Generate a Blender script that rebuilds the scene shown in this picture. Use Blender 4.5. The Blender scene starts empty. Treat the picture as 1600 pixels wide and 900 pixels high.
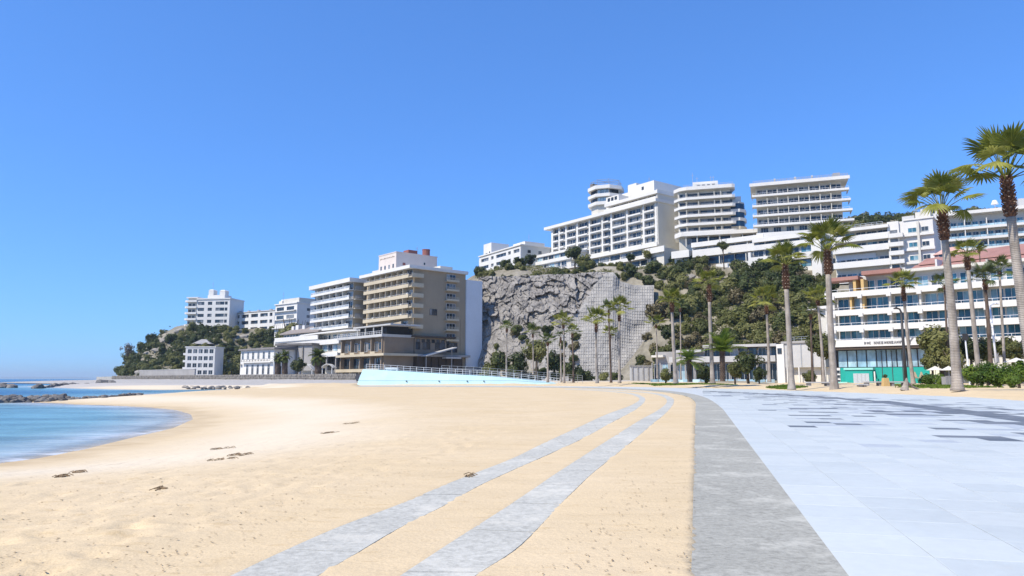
import bpy, bmesh, math, random
import numpy as np
from mathutils import Vector, Matrix

random.seed(7)
rng = np.random.default_rng(11)
scn = bpy.context.scene
COL = scn.collection
R = math.radians

# ------------------------------------------------------------------ camera, sky, sun, exposure
CAM_H = 1.1
PITCH = R(7.28)
cam_data = bpy.data.cameras.new('camera')
cam_data.lens = 25.0
cam_data.sensor_width = 36.0
cam_data.clip_start = 0.1
cam_data.clip_end = 60000
cam = bpy.data.objects.new('camera', cam_data)
cam.location = (0, 0, CAM_H)
cam.rotation_euler = (math.pi / 2 + PITCH, 0, 0)
COL.objects.link(cam)
scn.camera = cam

SUN_AZ = math.atan2(-0.82, -0.57)      # compass-like angle of the direction TO the sun, from +Y towards +X
SUN_EL = R(50)
world = bpy.data.worlds.new('World')
scn.world = world
world.use_nodes = True
wn = world.node_tree
sky = wn.nodes.new('ShaderNodeTexSky')
sky.sky_type = 'NISHITA'
sky.sun_disc = False
sky.sun_elevation = SUN_EL
sky.sun_rotation = SUN_AZ
sky.altitude = 0
sky.air_density = 1.0
sky.dust_density = 0.05
sky.ozone_density = 3.0
gm = wn.nodes.new('ShaderNodeGamma')                   # the camera's soft tone curve for the sky
gm.inputs[1].default_value = 0.66
tint = wn.nodes.new('ShaderNodeMix'); tint.data_type = 'RGBA'; tint.blend_type = 'MULTIPLY'; tint.clamp_result = False
tint.inputs[0].default_value = 1.0; tint.inputs[7].default_value = (0.495, 0.985, 1.83, 1)   # cool white balance of the photograph
wn.links.new(sky.outputs[0], gm.inputs[0])
wn.links.new(gm.outputs[0], tint.inputs[6])
wn.links.new(tint.outputs[2], wn.nodes['Background'].inputs[0])
wn.nodes['Background'].inputs[1].default_value = 0.15

sd = bpy.data.lights.new('sun', 'SUN')
sd.energy = 4.6
sd.angle = R(0.53)
sd.color = (1.0, 0.91, 0.77)
sun = bpy.data.objects.new('sun', sd)
sdir = Vector((math.sin(SUN_AZ) * math.cos(SUN_EL), math.cos(SUN_AZ) * math.cos(SUN_EL), math.sin(SUN_EL)))
sun.rotation_euler = sdir.to_track_quat('Z', 'Y').to_euler()
sun.location = sdir * 200
COL.objects.link(sun)
scn.view_settings.view_transform = 'Standard'
scn.view_settings.look = 'None'
scn.view_settings.gamma = 1.0
scn.view_settings.use_curve_mapping = False
scn.view_settings.exposure = 0.43

# ------------------------------------------------------------------ photograph pixel -> place
F = 25 / 36 * 1600
cp, sp = math.cos(PITCH), math.sin(PITCH)
def ray(px, py):
    u = (px - 800) / F; v = (450 - py) / F
    return (u, cp - v * sp, sp + v * cp)
def P(px, py, d):
    r = ray(px, py); t = d / r[1]
    return Vector((r[0] * t, d, CAM_H + r[2] * t))
def G(px, py, z=0.0):
    r = ray(px, py); t = (z - CAM_H) / r[2]
    return (r[0] * t, r[1] * t)
def Zat(py, d, px=800):
    return P(px, py, d).z

# ------------------------------------------------------------------ mesh helper
class MB:
    def __init__(s): s.v = []; s.f = []
    def box(s, x0, x1, y0, y1, z0, z1):
        b = len(s.v)
        s.v += [(x0,y0,z0),(x1,y0,z0),(x1,y1,z0),(x0,y1,z0),(x0,y0,z1),(x1,y0,z1),(x1,y1,z1),(x0,y1,z1)]
        s.f += [(b,b+3,b+2,b+1),(b+4,b+5,b+6,b+7),(b,b+1,b+5,b+4),(b+1,b+2,b+6,b+5),(b+2,b+3,b+7,b+6),(b+3,b,b+4,b+7)]
        return s
    def prism(s, pts, z0, z1):
        a = sum(pts[i][0]*pts[(i+1)%len(pts)][1]-pts[(i+1)%len(pts)][0]*pts[i][1] for i in range(len(pts)))
        if a < 0: pts = pts[::-1]
        b = len(s.v); n = len(pts)
        s.v += [(p[0],p[1],z0) for p in pts] + [(p[0],p[1],z1) for p in pts]
        s.f.append(tuple(range(b+n-1, b-1, -1))); s.f.append(tuple(range(b+n, b+2*n)))
        for i in range(n):
            j = (i+1) % n
            s.f.append((b+i, b+j, b+n+j, b+n+i))
        return s
    def hex8(s, lo, hi):
        """two quads (4 points each, counter-clockwise from above): bottom and top"""
        b = len(s.v); s.v += [tuple(p) for p in lo] + [tuple(p) for p in hi]
        s.f += [(b,b+3,b+2,b+1),(b+4,b+5,b+6,b+7),(b,b+1,b+5,b+4),(b+1,b+2,b+6,b+5),(b+2,b+3,b+7,b+6),(b+3,b,b+4,b+7)]
        return s
    def tube(s, pts, rad, n=8, cap=True):
        pts = [Vector(p) for p in pts]
        if not hasattr(rad, '__len__'): rad = [rad]*len(pts)
        b = len(s.v); up = None
        for i, p in enumerate(pts):
            t = (pts[min(i+1,len(pts)-1)] - pts[max(i-1,0)])
            t = t.normalized() if t.length > 1e-9 else Vector((0,0,1))
            if up is None:
                up = Vector((1,0,0)) if abs(t.x) < 0.9 else Vector((0,1,0))
            a = (up - t*up.dot(t)).normalized(); c = t.cross(a); up = a
            for k in range(n):
                q = 2*math.pi*k/n
                s.v.append(tuple(p + a*(math.cos(q)*rad[i]) + c*(math.sin(q)*rad[i])))
        for i in range(len(pts)-1):
            for k in range(n):
                j = (k+1) % n
                s.f.append((b+i*n+k, b+i*n+j, b+(i+1)*n+j, b+(i+1)*n+k))
        if cap:
            s.f.append(tuple(b+k for k in range(n-1,-1,-1)))
            s.f.append(tuple(b+(len(pts)-1)*n+k for k in range(n)))
        return s
    def face(s, *pts):
        b = len(s.v); s.v += [tuple(p) for p in pts]; s.f.append(tuple(range(b,b+len(pts)))); return s
    def mesh(s, name, m, smooth=False):
        me = bpy.data.meshes.new(name); me.from_pydata(s.v, [], s.f); me.update()
        if m: me.materials.append(m)
        if smooth: me.polygons.foreach_set('use_smooth', [True]*len(me.polygons))
        return me
    def build(s, name, m, parent=None, loc=(0,0,0), rz=0.0, smooth=False):
        return link(name, s.mesh(name, m, smooth), parent, loc, rz)

def link(name, me, parent=None, loc=(0,0,0), rz=0.0):
    o = bpy.data.objects.new(name, me)
    o.location = loc
    if rz: o.rotation_euler = (0,0,rz)
    if parent is not None: o.parent = parent
    COL.objects.link(o)
    return o
def tag(o, label=None, cat=None, group=None, kind=None):
    if label: o['label'] = label
    if cat: o['category'] = cat
    if group: o['group'] = group
    if kind: o['kind'] = kind
    return o
def thing(name, label, cat, loc=(0,0,0), rz=0.0, group=None):
    o = bpy.data.objects.new(name, None); o.location = loc; o.rotation_euler = (0,0,rz)
    o.empty_display_size = 0.3
    COL.objects.link(o)
    return tag(o, label, cat, group)
def grid_mesh(name, X, Y, Z, m, smooth=True, keep=None):
    """X, Y, Z arrays (rows, cols) -> quad mesh"""
    nr, nc = Z.shape
    co = np.stack([X, Y, Z], -1).reshape(-1, 3)
    i = np.arange(nr*nc).reshape(nr, nc)
    q = np.stack([i[:-1,:-1], i[:-1,1:], i[1:,1:], i[1:,:-1]], -1).reshape(-1, 4)
    if keep is not None: q = q[keep.reshape(-1)]
    return quads_mesh(name, co, q, m, smooth)
def quads_mesh(name, co, q, m, smooth=False):
    me = bpy.data.meshes.new(name)
    k = q.shape[1]
    me.vertices.add(len(co)); me.vertices.foreach_set('co', np.ascontiguousarray(co, dtype=np.float32).ravel())
    me.loops.add(q.size); me.loops.foreach_set('vertex_index', np.ascontiguousarray(q, dtype=np.int32).ravel())
    me.polygons.add(len(q))
    me.polygons.foreach_set('loop_start', np.arange(0, q.size, k, dtype=np.int32))
    me.polygons.foreach_set('loop_total', np.full(len(q), k, dtype=np.int32))
    me.polygons.foreach_set('use_smooth', np.full(len(q), smooth, dtype=bool))
    me.update(calc_edges=True); me.validate()
    if m: me.materials.append(m)
    return me

# numpy noise
def vnoise(x, y, seed=0):
    xi = np.floor(x).astype(np.int64); yi = np.floor(y).astype(np.int64)
    fx = x - xi; fy = y - yi
    fx = fx*fx*(3-2*fx); fy = fy*fy*(3-2*fy)
    def h(a, b):
        n = (a*374761393 + b*668265263 + seed*982451653) & 0x7fffffff
        n = ((n ^ (n >> 13)) * 1274126177) & 0x7fffffff
        return ((n ^ (n >> 16)) & 0xffff) / 65535.0
    return (h(xi,yi)*(1-fx)+h(xi+1,yi)*fx)*(1-fy) + (h(xi,yi+1)*(1-fx)+h(xi+1,yi+1)*fx)*fy
def fbm(x, y, o=4, seed=0):
    s = 0; a = 0.5
    for k in range(o):
        s = s + a*vnoise(x*2**k, y*2**k, seed+k*17); a *= 0.5
    return s
def voro(x, y, seed=0):
    """cellular noise: distance to nearest, gap to second, id value"""
    xi = np.floor(x).astype(np.int64); yi = np.floor(y).astype(np.int64)
    f1 = np.full(x.shape, 9.0); f2 = np.full(x.shape, 9.0); idv = np.zeros(x.shape); ox = np.zeros(x.shape); oy = np.zeros(x.shape)
    def h(a, b, s):
        n = (a*374761393 + b*668265263 + s*982451653) & 0x7fffffff
        n = ((n ^ (n >> 13)) * 1274126177) & 0x7fffffff
        return ((n ^ (n >> 16)) & 0xffff) / 65535.0
    for dx in (-1,0,1):
        for dy in (-1,0,1):
            a = xi+dx; b = yi+dy
            cx = a + h(a,b,seed); cy = b + h(a,b,seed+5)
            d = np.hypot(x-cx, y-cy); v = h(a,b,seed+9)
            new = d < f1
            f2 = np.where(new, f1, np.minimum(f2, d)); idv = np.where(new, v, idv); ox = np.where(new, x-cx, ox); oy = np.where(new, y-cy, oy); f1 = np.where(new, d, f1)
    return f1, f2-f1, idv, ox, oy
def sstep(a, b, x):
    t = np.clip((x-a)/(b-a), 0, 1); return t*t*(3-2*t)
def in_poly(x, y, poly):
    r = np.zeros(x.shape, bool); n = len(poly)
    for i in range(n):
        x1,y1 = poly[i]; x2,y2 = poly[(i+1)%n]
        c = ((y1 > y) != (y2 > y)) & (x < (x2-x1)*(y-y1)/(y2-y1+1e-12)+x1)
        r ^= c
    return r
def d_line(x, y, line, closed=False):
    d = np.full(x.shape, 1e9); n = len(line)
    for i in range(n if closed else n-1):
        x1,y1 = line[i]; x2,y2 = line[(i+1)%n]
        dx,dy = x2-x1, y2-y1; L = dx*dx+dy*dy+1e-12
        t = np.clip(((x-x1)*dx+(y-y1)*dy)/L, 0, 1)
        d = np.minimum(d, np.hypot(x-x1-t*dx, y-y1-t*dy))
    return d
def smooth_line(pts, n=6):
    """Catmull-Rom"""
    out = []
    p = [np.array(q, float) for q in pts]; p = [2*p[0]-p[1]] + p + [2*p[-1]-p[-2]]
    for i in range(1, len(p)-2):
        for k in range(n):
            t = k/n
            out.append(tuple(0.5*((2*p[i])+(-p[i-1]+p[i+1])*t+(2*p[i-1]-5*p[i]+4*p[i+1]-p[i+2])*t*t+(-p[i-1]+3*p[i]-3*p[i+1]+p[i+2])*t**3)))
    out.append(tuple(p[-2])); return out

# ------------------------------------------------------------------ materials
class NT:
    def __init__(s, name):
        s.m = bpy.data.materials.new(name); s.m.use_nodes = True; s.t = s.m.node_tree
        s.b = s.t.nodes['Principled BSDF']; s.out = s.t.nodes['Material Output']
    def n(s, typ, **kw):
        x = s.t.nodes.new(typ)
        for k, v in kw.items():
            if k in x.inputs.keys() if hasattr(x.inputs,'keys') else False: x.inputs[k].default_value = v
            else: setattr(x, k, v)
        return x
    def l(s, a, b): s.t.links.new(a, b)
    def pos(s, scale=(1,1,1)):
        g = s.n('ShaderNodeNewGeometry'); mp = s.n('ShaderNodeMapping'); mp.inputs['Scale'].default_value = scale
        s.l(g.outputs['Position'], mp.inputs['Vector']); return mp.outputs[0]
    def noise(s, scale, vec=None, detail=4, rough=0.55):
        x = s.n('ShaderNodeTexNoise'); x.inputs['Scale'].default_value = scale; x.inputs['Detail'].default_value = detail; x.inputs['Roughness'].default_value = rough
        s.l(vec if vec is not None else s.pos(), x.inputs['Vector']); return x.outputs['Fac']
    def ramp(s, fac, stops, interp='LINEAR'):
        x = s.n('ShaderNodeValToRGB'); x.color_ramp.interpolation = interp
        e = x.color_ramp.elements
        while len(e) < len(stops): e.new(0.5)
        for i, (p, c) in enumerate(stops):
            e[i].position = p; e[i].color = (c[0],c[1],c[2],1) if hasattr(c,'__len__') else (c,c,c,1)
        s.l(fac, x.inputs[0]); return x.outputs[0]
    def mix(s, a, b, fac, mode='MIX'):
        x = s.n('ShaderNodeMix'); x.data_type = 'RGBA'; x.blend_type = mode
        for sock, v in ((x.inputs[6], a), (x.inputs[7], b), (x.inputs[0], fac)):
            if hasattr(v, 'is_linked'): s.l(v, sock)
            elif hasattr(v, '__len__'): sock.default_value = (v[0],v[1],v[2],1)
            else: sock.default_value = v
        return x.outputs[2]
    def bump(s, h, strength=0.3, dist=0.02):
        x = s.n('ShaderNodeBump'); x.inputs['Strength'].default_value = strength; x.inputs['Distance'].default_value = dist
        s.l(h, x.inputs['Height']); s.l(x.outputs[0], s.b.inputs['Normal']); return x
    def color(s, c):
        if hasattr(c, 'is_linked'): s.l(c, s.b.inputs['Base Color'])
        else: s.b.inputs['Base Color'].default_value = (c[0],c[1],c[2],1)
    def set(s, rough=0.7, spec=0.3, metal=0.0):
        s.b.inputs['Roughness'].default_value = rough; s.b.inputs['Specular IOR Level'].default_value = spec; s.b.inputs['Metallic'].default_value = metal
        return s

def wall_mat(name, c, var=0.12, streak=0.2, rough=0.8, fine=0.05):
    t = NT(name).set(rough, 0.25)
    a = t.noise(0.25, detail=5)
    col = t.ramp(a, [(0.3, [x*(1-var) for x in c]), (0.62, c)])
    st = t.noise(0.9, t.pos((1,1,0.08)), detail=5, rough=0.7)
    col = t.mix(col, [x*0.55 for x in c], t.ramp(st, [(0.55, 0.0), (0.85, streak)]))
    f = t.noise(6.0, detail=3)
    col = t.mix(col, t.ramp(f, [(0.35, 1-fine*2), (0.65, 1.0)]), 1.0, 'MULTIPLY')
    t.color(col); return t.m
def plain_mat(name, c, rough=0.6, spec=0.3, metal=0.0, var=0.1, scale=2.0):
    t = NT(name).set(rough, spec, metal)
    t.color(t.ramp(t.noise(scale), [(0.3, [x*(1-var) for x in c]), (0.7, [min(1,x*(1+var*0.5)) for x in c])])); return t.m
def rock_mat(name, c0, c1, scale=0.5, bump=0.6, bdist=0.15):
    t = NT(name).set(0.9, 0.15)
    a = t.noise(scale, detail=8, rough=0.65)
    b = t.noise(scale*6, detail=4)
    col = t.ramp(a, [(0.3, c0), (0.7, c1)])
    col = t.mix(col, t.ramp(b, [(0.3, 0.65), (0.7, 1.0)]), 1.0, 'MULTIPLY')
    t.color(col); t.bump(t.noise(scale*5, detail=6), bump, bdist); return t.m
def glass_mat(name, dark, tint, curtain, p0=0.5, p1=0.8):
    """window glass: the room or the curtain behind it differs from window to window"""
    t = NT(name).set(0.06, 0.55)
    oi = t.n('ShaderNodeObjectInfo')
    c = t.ramp(oi.outputs['Random'], [(0.0, dark), (p0, tint), (p1, curtain)], 'CONSTANT')
    f = t.noise(0.7, t.pos((1,1,0.6)), detail=2)
    c = t.mix(c, t.ramp(f, [(0.35, 0.55), (0.65, 1.05)]), 1.0, 'MULTIPLY')
    t.color(c); return t.m
def leaf_mat(name, c0, c1, c2, scale=0.7, trans=0.25, rough=0.5):
    t = NT(name).set(rough, 0.25)
    oi = t.n('ShaderNodeObjectInfo')
    a = t.noise(scale, detail=3)
    ad = t.n('ShaderNodeMath', operation='MULTIPLY_ADD'); t.l(oi.outputs['Random'], ad.inputs[0]); ad.inputs[1].default_value = 0.35; t.l(a, ad.inputs[2])
    c = t.ramp(ad.outputs[0], [(0.4, c0), (0.65, c1), (0.95, c2)])
    t.color(c)
    tr = t.n('ShaderNodeBsdfTranslucent'); t.l(c, tr.inputs[0])
    mx = t.n('ShaderNodeMixShader'); mx.inputs[0].default_value = trans
    t.l(t.b.outputs[0], mx.inputs[1]); t.l(tr.outputs[0], mx.inputs[2]); t.l(mx.outputs[0], t.out.inputs[0]); return t.m

M = {}
M['white'] = wall_mat('white_paint', (0.69,0.68,0.645), 0.08, 0.22)
M['white2'] = wall_mat('off_white_paint', (0.62,0.60,0.535), 0.10, 0.3)
M['cream'] = wall_mat('cream_paint', (0.52,0.455,0.335), 0.10, 0.3)
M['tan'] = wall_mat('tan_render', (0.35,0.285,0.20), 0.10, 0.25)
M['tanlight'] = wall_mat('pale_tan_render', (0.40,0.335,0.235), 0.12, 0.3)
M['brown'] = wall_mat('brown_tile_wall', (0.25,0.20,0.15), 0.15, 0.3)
M['shadebrown'] = wall_mat('shade_darkened_brown', (0.085,0.065,0.05), 0.2, 0.3)  # brown darkened to carry the shade of the podium side
M['pinkwhite'] = wall_mat('pinkish_white_render', (0.66,0.585,0.53), 0.08, 0.2)
M['bluegrey'] = wall_mat('blue_grey_and_shaded_white', (0.62,0.66,0.70), 0.06, 0.15)  # also carries the shade of the white service tower as colour
M['grey'] = wall_mat('grey_concrete', (0.36,0.35,0.34), 0.2, 0.35)
M['lightgrey'] = wall_mat('light_grey_concrete', (0.50,0.50,0.49), 0.15, 0.3)
M['darkroof'] = plain_mat('dark_roof', (0.16,0.15,0.145), 0.85, var=0.25, scale=0.6)
M['roofbrown'] = plain_mat('grey_brown_roof', (0.25,0.22,0.20), 0.85, var=0.2, scale=0.8)
M['redroof'] = wall_mat('faded_red_roof', (0.36,0.195,0.165), 0.2, 0.25)
M['pinkwall'] = wall_mat('pink_wall', (0.58,0.36,0.31), 0.12, 0.2)
M['redpaint'] = wall_mat('red_paint', (0.30,0.125,0.105), 0.2, 0.3)
M['teal'] = wall_mat('teal_paint', (0.02,0.36,0.30), 0.10, 0.1, rough=0.5)
M['tealpale'] = wall_mat('pale_teal_paint', (0.30,0.66,0.60), 0.10, 0.1)
M['yellow'] = wall_mat('ochre_paint', (0.58,0.40,0.17), 0.1, 0.15)
M['creampanel'] = wall_mat('pale_yellow_panel', (0.72,0.70,0.52), 0.05, 0.08)
M['dark'] = plain_mat('painted_interior_shade', (0.02,0.021,0.024), 0.7, var=0.3)  # near-black colour standing in for the shade inside openings
M['frame'] = plain_mat('window_frame_white', (0.62,0.63,0.64), 0.5, var=0.05)
M['framedark'] = plain_mat('window_frame_dark', (0.06,0.06,0.065), 0.4, var=0.1)
M['glass'] = glass_mat('window_glass', (0.018,0.03,0.045), (0.05,0.085,0.12), (0.32,0.34,0.35), 0.5, 0.8)
M['glassblue'] = glass_mat('blue_window_glass', (0.02,0.10,0.16), (0.06,0.20,0.28), (0.22,0.36,0.43), 0.35, 0.7)
M['glassdark'] = glass_mat('dark_window_glass', (0.03,0.04,0.052), (0.065,0.085,0.105), (0.22,0.23,0.24), 0.5, 0.8)
M['glasspale'] = glass_mat('pale_blue_glass', (0.30,0.46,0.56), (0.36,0.53,0.62), (0.44,0.60,0.68), 0.35, 0.7)
M['balustrade'] = glass_mat('balustrade_glass', (0.36,0.39,0.40), (0.42,0.45,0.46), (0.48,0.50,0.51), 0.35, 0.7)
M['glassnavy'] = glass_mat('navy_window_glass', (0.01,0.03,0.07), (0.015,0.05,0.10), (0.03,0.08,0.14), 0.5, 0.8)
M['metal'] = plain_mat('galvanised_metal', (0.45,0.46,0.46), 0.4, 0.5, 0.6, var=0.1)
M['whitemetal'] = plain_mat('white_metal', (0.72,0.73,0.74), 0.45, var=0.05)
M['darkmetal'] = plain_mat('dark_metal', (0.045,0.043,0.042), 0.45, var=0.15)
M['blackpaint'] = plain_mat('grey_letter_paint', (0.17,0.17,0.175), 0.5)
M['lattice'] = rock_mat('sprayed_concrete', (0.27,0.26,0.245), (0.45,0.435,0.40), 0.35, 0.6, 0.12)
M['latbeam'] = rock_mat('lattice_concrete', (0.31,0.30,0.28), (0.48,0.465,0.435), 0.6, 0.3, 0.05)
M['cliff'] = rock_mat('cliff_rock', (0.165,0.155,0.145), (0.40,0.38,0.35), 0.30, 0.7, 0.15)
M['boulder'] = rock_mat('boulder_rock', (0.10,0.10,0.10), (0.30,0.285,0.265), 0.9, 0.7, 0.08)
M['stonewall'] = rock_mat('sea_wall_stone', (0.14,0.13,0.12), (0.34,0.32,0.29), 1.2, 0.8, 0.1)
M['hill'] = rock_mat('hill_soil', (0.16,0.145,0.10), (0.38,0.35,0.285), 0.10, 0.5, 0.4)
M['gravel'] = rock_mat('grey_gravel', (0.40,0.38,0.35), (0.52,0.50,0.46), 0.3, 0.4, 0.05)
M['granite'] = None
M['leafdark'] = leaf_mat('dark_leaves', (0.034,0.050,0.017), (0.070,0.092,0.029), (0.13,0.148,0.050), 0.25, 0.35)
M['leafolive'] = leaf_mat('olive_leaves', (0.075,0.088,0.028), (0.16,0.17,0.052), (0.25,0.245,0.09), 0.3, 0.35)
M['leafbright'] = leaf_mat('bright_leaves', (0.04,0.08,0.010), (0.10,0.165,0.02), (0.19,0.26,0.04), 0.8, 0.35)
M['leafbrown'] = leaf_mat('brownish_leaves', (0.065,0.055,0.028), (0.12,0.10,0.048), (0.19,0.165,0.08), 0.4, 0.2)
M['leafgrey'] = leaf_mat('dry_twigs', (0.10,0.09,0.075), (0.17,0.155,0.13), (0.25,0.235,0.20), 0.5, 0.1)
M['bark'] = rock_mat('bark', (0.07,0.055,0.04), (0.17,0.14,0.11), 3.0, 0.6, 0.03)
M['frond'] = leaf_mat('palm_frond', (0.085,0.11,0.016), (0.19,0.21,0.032), (0.34,0.34,0.09), 1.2, 0.4, 0.45)
M['fronddark'] = leaf_mat('dark_palm_frond', (0.05,0.075,0.018), (0.10,0.13,0.03), (0.18,0.20,0.06), 1.2, 0.25, 0.45)
M['frondyoung'] = leaf_mat('young_palm_frond', (0.07,0.12,0.012), (0.135,0.20,0.022), (0.23,0.29,0.05), 1.0, 0.3, 0.45)
M['frondgrey'] = leaf_mat('shaded_palm_frond', (0.04,0.06,0.022), (0.08,0.105,0.035), (0.14,0.155,0.06), 1.2, 0.2, 0.5)

def palm_trunk_mat(name, c0, c1, ring=9.0):
    t = NT(name).set(0.9, 0.15)
    w = t.n('ShaderNodeTexWave'); w.wave_type = 'BANDS'; w.bands_direction = 'Z'
    w.inputs['Scale'].default_value = ring/6.28*2; w.inputs['Distortion'].default_value = 2.5; w.inputs['Detail'].default_value = 3; w.inputs['Detail Scale'].default_value = 1.5
    t.l(t.pos(), w.inputs['Vector'])
    a = t.noise(1.2, detail=6)
    col = t.ramp(a, [(0.3, c0), (0.7, c1)])
    col = t.mix(col, t.ramp(w.outputs['Fac'], [(0.15, 0.62), (0.5, 1.0)]), 0.7, 'MULTIPLY')
    v = t.noise(4.0, t.pos((1,1,0.15)), detail=5)
    col = t.mix(col, t.ramp(v, [(0.35, 0.72), (0.6, 1.0)]), 1.0, 'MULTIPLY')
    t.color(col); t.bump(w.outputs['Fac'], 0.5, 0.03); return t.m
M['trunk'] = palm_trunk_mat('palm_trunk', (0.27,0.235,0.20), (0.47,0.42,0.365))
M['trunkdark'] = palm_trunk_mat('brown_palm_trunk', (0.09,0.065,0.05), (0.19,0.145,0.115))
M['boot'] = rock_mat('palm_leaf_bases', (0.075,0.035,0.022), (0.21,0.115,0.075), 2.5, 0.6, 0.05)
M['bootcut'] = plain_mat('cut_leaf_base', (0.42,0.33,0.25), 0.9, var=0.3, scale=9)
# ------------------------------------------------------------------ shoreline and beach
SEA = -0.5
def S(px, py): return G(px, py, SEA)
shore = [(-700,-60), (-200,-30), (-60,2), (-22,9.0)] + [S(*p) for p in ((0,726),(75,716),(150,701),(225,682),(280,669),(310,655),(305,647),(280,640.5),(240,636.5),(175,633.2),(120,631.8))] \
    + [(-29.5,47.6), (-34,50), (-33.5,54), (-36,66)] + [S(*p) for p in ((217,617.2),(300,613.6),(360,611.2),(400,608.8))] \
    + [S(330,608.2), S(250,609.3), S(175,608.3), S(110,606.6), S(82,605.6)] + [(-103,152), (-122,209), (-165,296), (-232,380), (-262,440), (-240,560), (-150,760), (100,900)]
land = shore + [(900,900), (900,-200), (-700,-200)]

# kerb and promenade outlines (ground plan)
kr = [G(*p) for p in ((1325,900),(1130,640),(1115,628),(1100,620.5),(1082,615.8),(1055,611.8),(1015,608.6),(955,606.2),(900,605.1),(800,604.2),(700,603.7),(557,603.4))]
kl = [G(*p) for p in ((1080,900),(1086.5,640),(1086.5,629),(1079,621.8),(1066,617.4),(1043,613.3),(1003,610),(948,607.5),(890,606.1),(800,605.0),(700,604.4),(557,604.1))]
E1 = Vector((kr[1][0]-kr[0][0], kr[1][1]-kr[0][1])).normalized()
E2 = Vector((E1.y, -E1.x))
kr0 = (kr[0][0]-E1.x*9, kr[0][1]-E1.y*9); kl0 = (kl[0][0]-E1.x*9, kl[0][1]-E1.y*9)
far_edge = [G(*p) for p in ((557,602.3),(700,602.5),(800,602.9),(930,603.9),(1000,604.7),(1100,606.4),(1200,609),(1300,612.3),(1400,615.8),(1500,620),(1600,626.5))] + [(33,28),(36,10),(36,-5)]
plaza = [kr0] + kr + far_edge
sandcore = [(kl0[0]+0.03, kl0[1])] + [(q[0]+0.03, q[1]-0.02) for q in kl] + far_edge
stripA = ([(365,900),(435,867),(530,825),(625,789),(705,755),(800,717.5),(850,693),(900,670),(950,647),(985,634),(999,625),(994,619.5),(976,614.6),(930,610.6),(880,608.4)],
          [(500,900),(548,872),(620,829),(700,788),(755,757),(825,725),(872,704),(914,684),(957,660),(995,639),(1008,626),(1004,619.8),(986,614.4),(938,610.2),(886,608.0)])
stripB = ([(628,900),(710,846),(800,788),(840,761),(875,737),(940,695),(1000,657),(1030,640),(1042,628),(1036,620.2),(1014,614.6),(966,610.6),(900,607.8)],
          [(745,900),(815,852),(875,790),(902,763),(930,737),(977,699),(1022,661),(1044,642),(1053,628),(1048,620.6),(1026,614.5),(976,610.2),(908,607.4)])
STEP_LINES = [[tuple((np.array(G(*p))+np.array(G(*q)))/2) for p, q in zip(*st)] for st in (stripA, stripB)]
def _poly(st): return [G(*p) for p in st[0]] + [G(*p) for p in st[1]][::-1]
STEP_POLYS = []
for st in (stripA, stripB):
    a_ = smooth_line([G(*p) for p in st[0]], 5); b_ = smooth_line([G(*p) for p in st[1]], 5)
    a_ = [(2*a_[0][0]-a_[6][0], 2*a_[0][1]-a_[6][1])]+a_; b_ = [(2*b_[0][0]-b_[6][0], 2*b_[0][1]-b_[6][1])]+b_
    STEP_POLYS.append(a_ + b_[::-1])
def UNDER(x, y):
    r = np.zeros(x.shape)
    for p in STEP_POLYS: r = np.maximum(r, np.where(in_poly(x, y, p), sstep(0.02, 0.07, d_line(x, y, p, True)), 0))
    return r
def sandz(x, y):
    dl = d_line(x, y, shore); dl = np.where(in_poly(x, y, land), dl, -dl)
    z = np.where(dl > 0, SEA + (0.5)*sstep(-0.8, 8.5, dl), SEA + 0.016 + 0.085*dl*np.clip(1, 0, 1))
    z = np.maximum(z, -4.0)
    inn = in_poly(x, y, plaza)
    de = d_line(x, y, far_edge)
    right = (~inn) & (((x > -40) & (y > 60) & (de < 200)) | (x > 20))
    right &= (x*0.0 + y > 10) & ~((x < 26) & (y < 100) & (de > 20)) & (~in_poly(x, y, [kl0]+kl+[(-200,110),(-200,-60)]))
    mound = fbm(x*0.22, y*0.22, 3, 5)
    z = np.where(right, z + 0.02 + (0.24 + 0.42*(mound-0.35))*sstep(0, 5.5, de), z)
    z = np.where(inn, -0.12, z)
    kz = in_poly(x, y, sandcore) & ~inn
    z = np.where(kz, -0.10, z)
    dry = sstep(0.5, 3.0, dl) * (~inn) * (~kz)
    z = z + dry*((fbm(x*0.7, y*0.7, 3, 1)-0.45)*0.05 + (fbm(x*0.12, y*0.12, 3, 2)-0.45)*0.10*sstep(9, 16, dl*1.0) * sstep(14, 30, y)) - 0.006*dry
    nA = np.minimum(np.minimum(d_line(x, y, STEP_LINES[0]), d_line(x, y, STEP_LINES[1])), d_line(x, y, [kl0]+kl)+0.3)
    z = np.where((nA < 3.0) & ~kz & ~inn, z*(1-sstep(3.0, 1.2, nA)) + sstep(3.0, 1.2, nA)*(0.0085 + (fbm(x*1.6, y*1.6, 4, 15)-0.5)*0.014 - 0.03*UNDER(x, y)), z)
    # gentle rise to the foot of the hotels
    z = z + 0.55*sstep(128, 200, y)*(x > -48)*sstep(-48, -30, x)
    return z, dl, dry

xs_mid = np.arange(-13.5, 7.0, 0.055)
def grow(a, b, s0, g):
    out = [a]; s = s0
    while out[-1] < b: out.append(out[-1]+s); s *= g
    return np.array(out)
xr = grow(7.0, 700, 0.06, 1.045)
xl = -grow(13.5, 700, 0.06, 1.04)[::-1]
xs = np.unique(np.concatenate([xl, xs_mid, xr]))
ys = np.concatenate([-grow(-1.5, 190, 0.5, 1.3)[::-1][:-1], grow(1.5, 900, 0.022, 1.0135)])
gx, gy = np.meshgrid(xs, ys)
gz, gdl, gdry = sandz(gx, gy)
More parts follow.
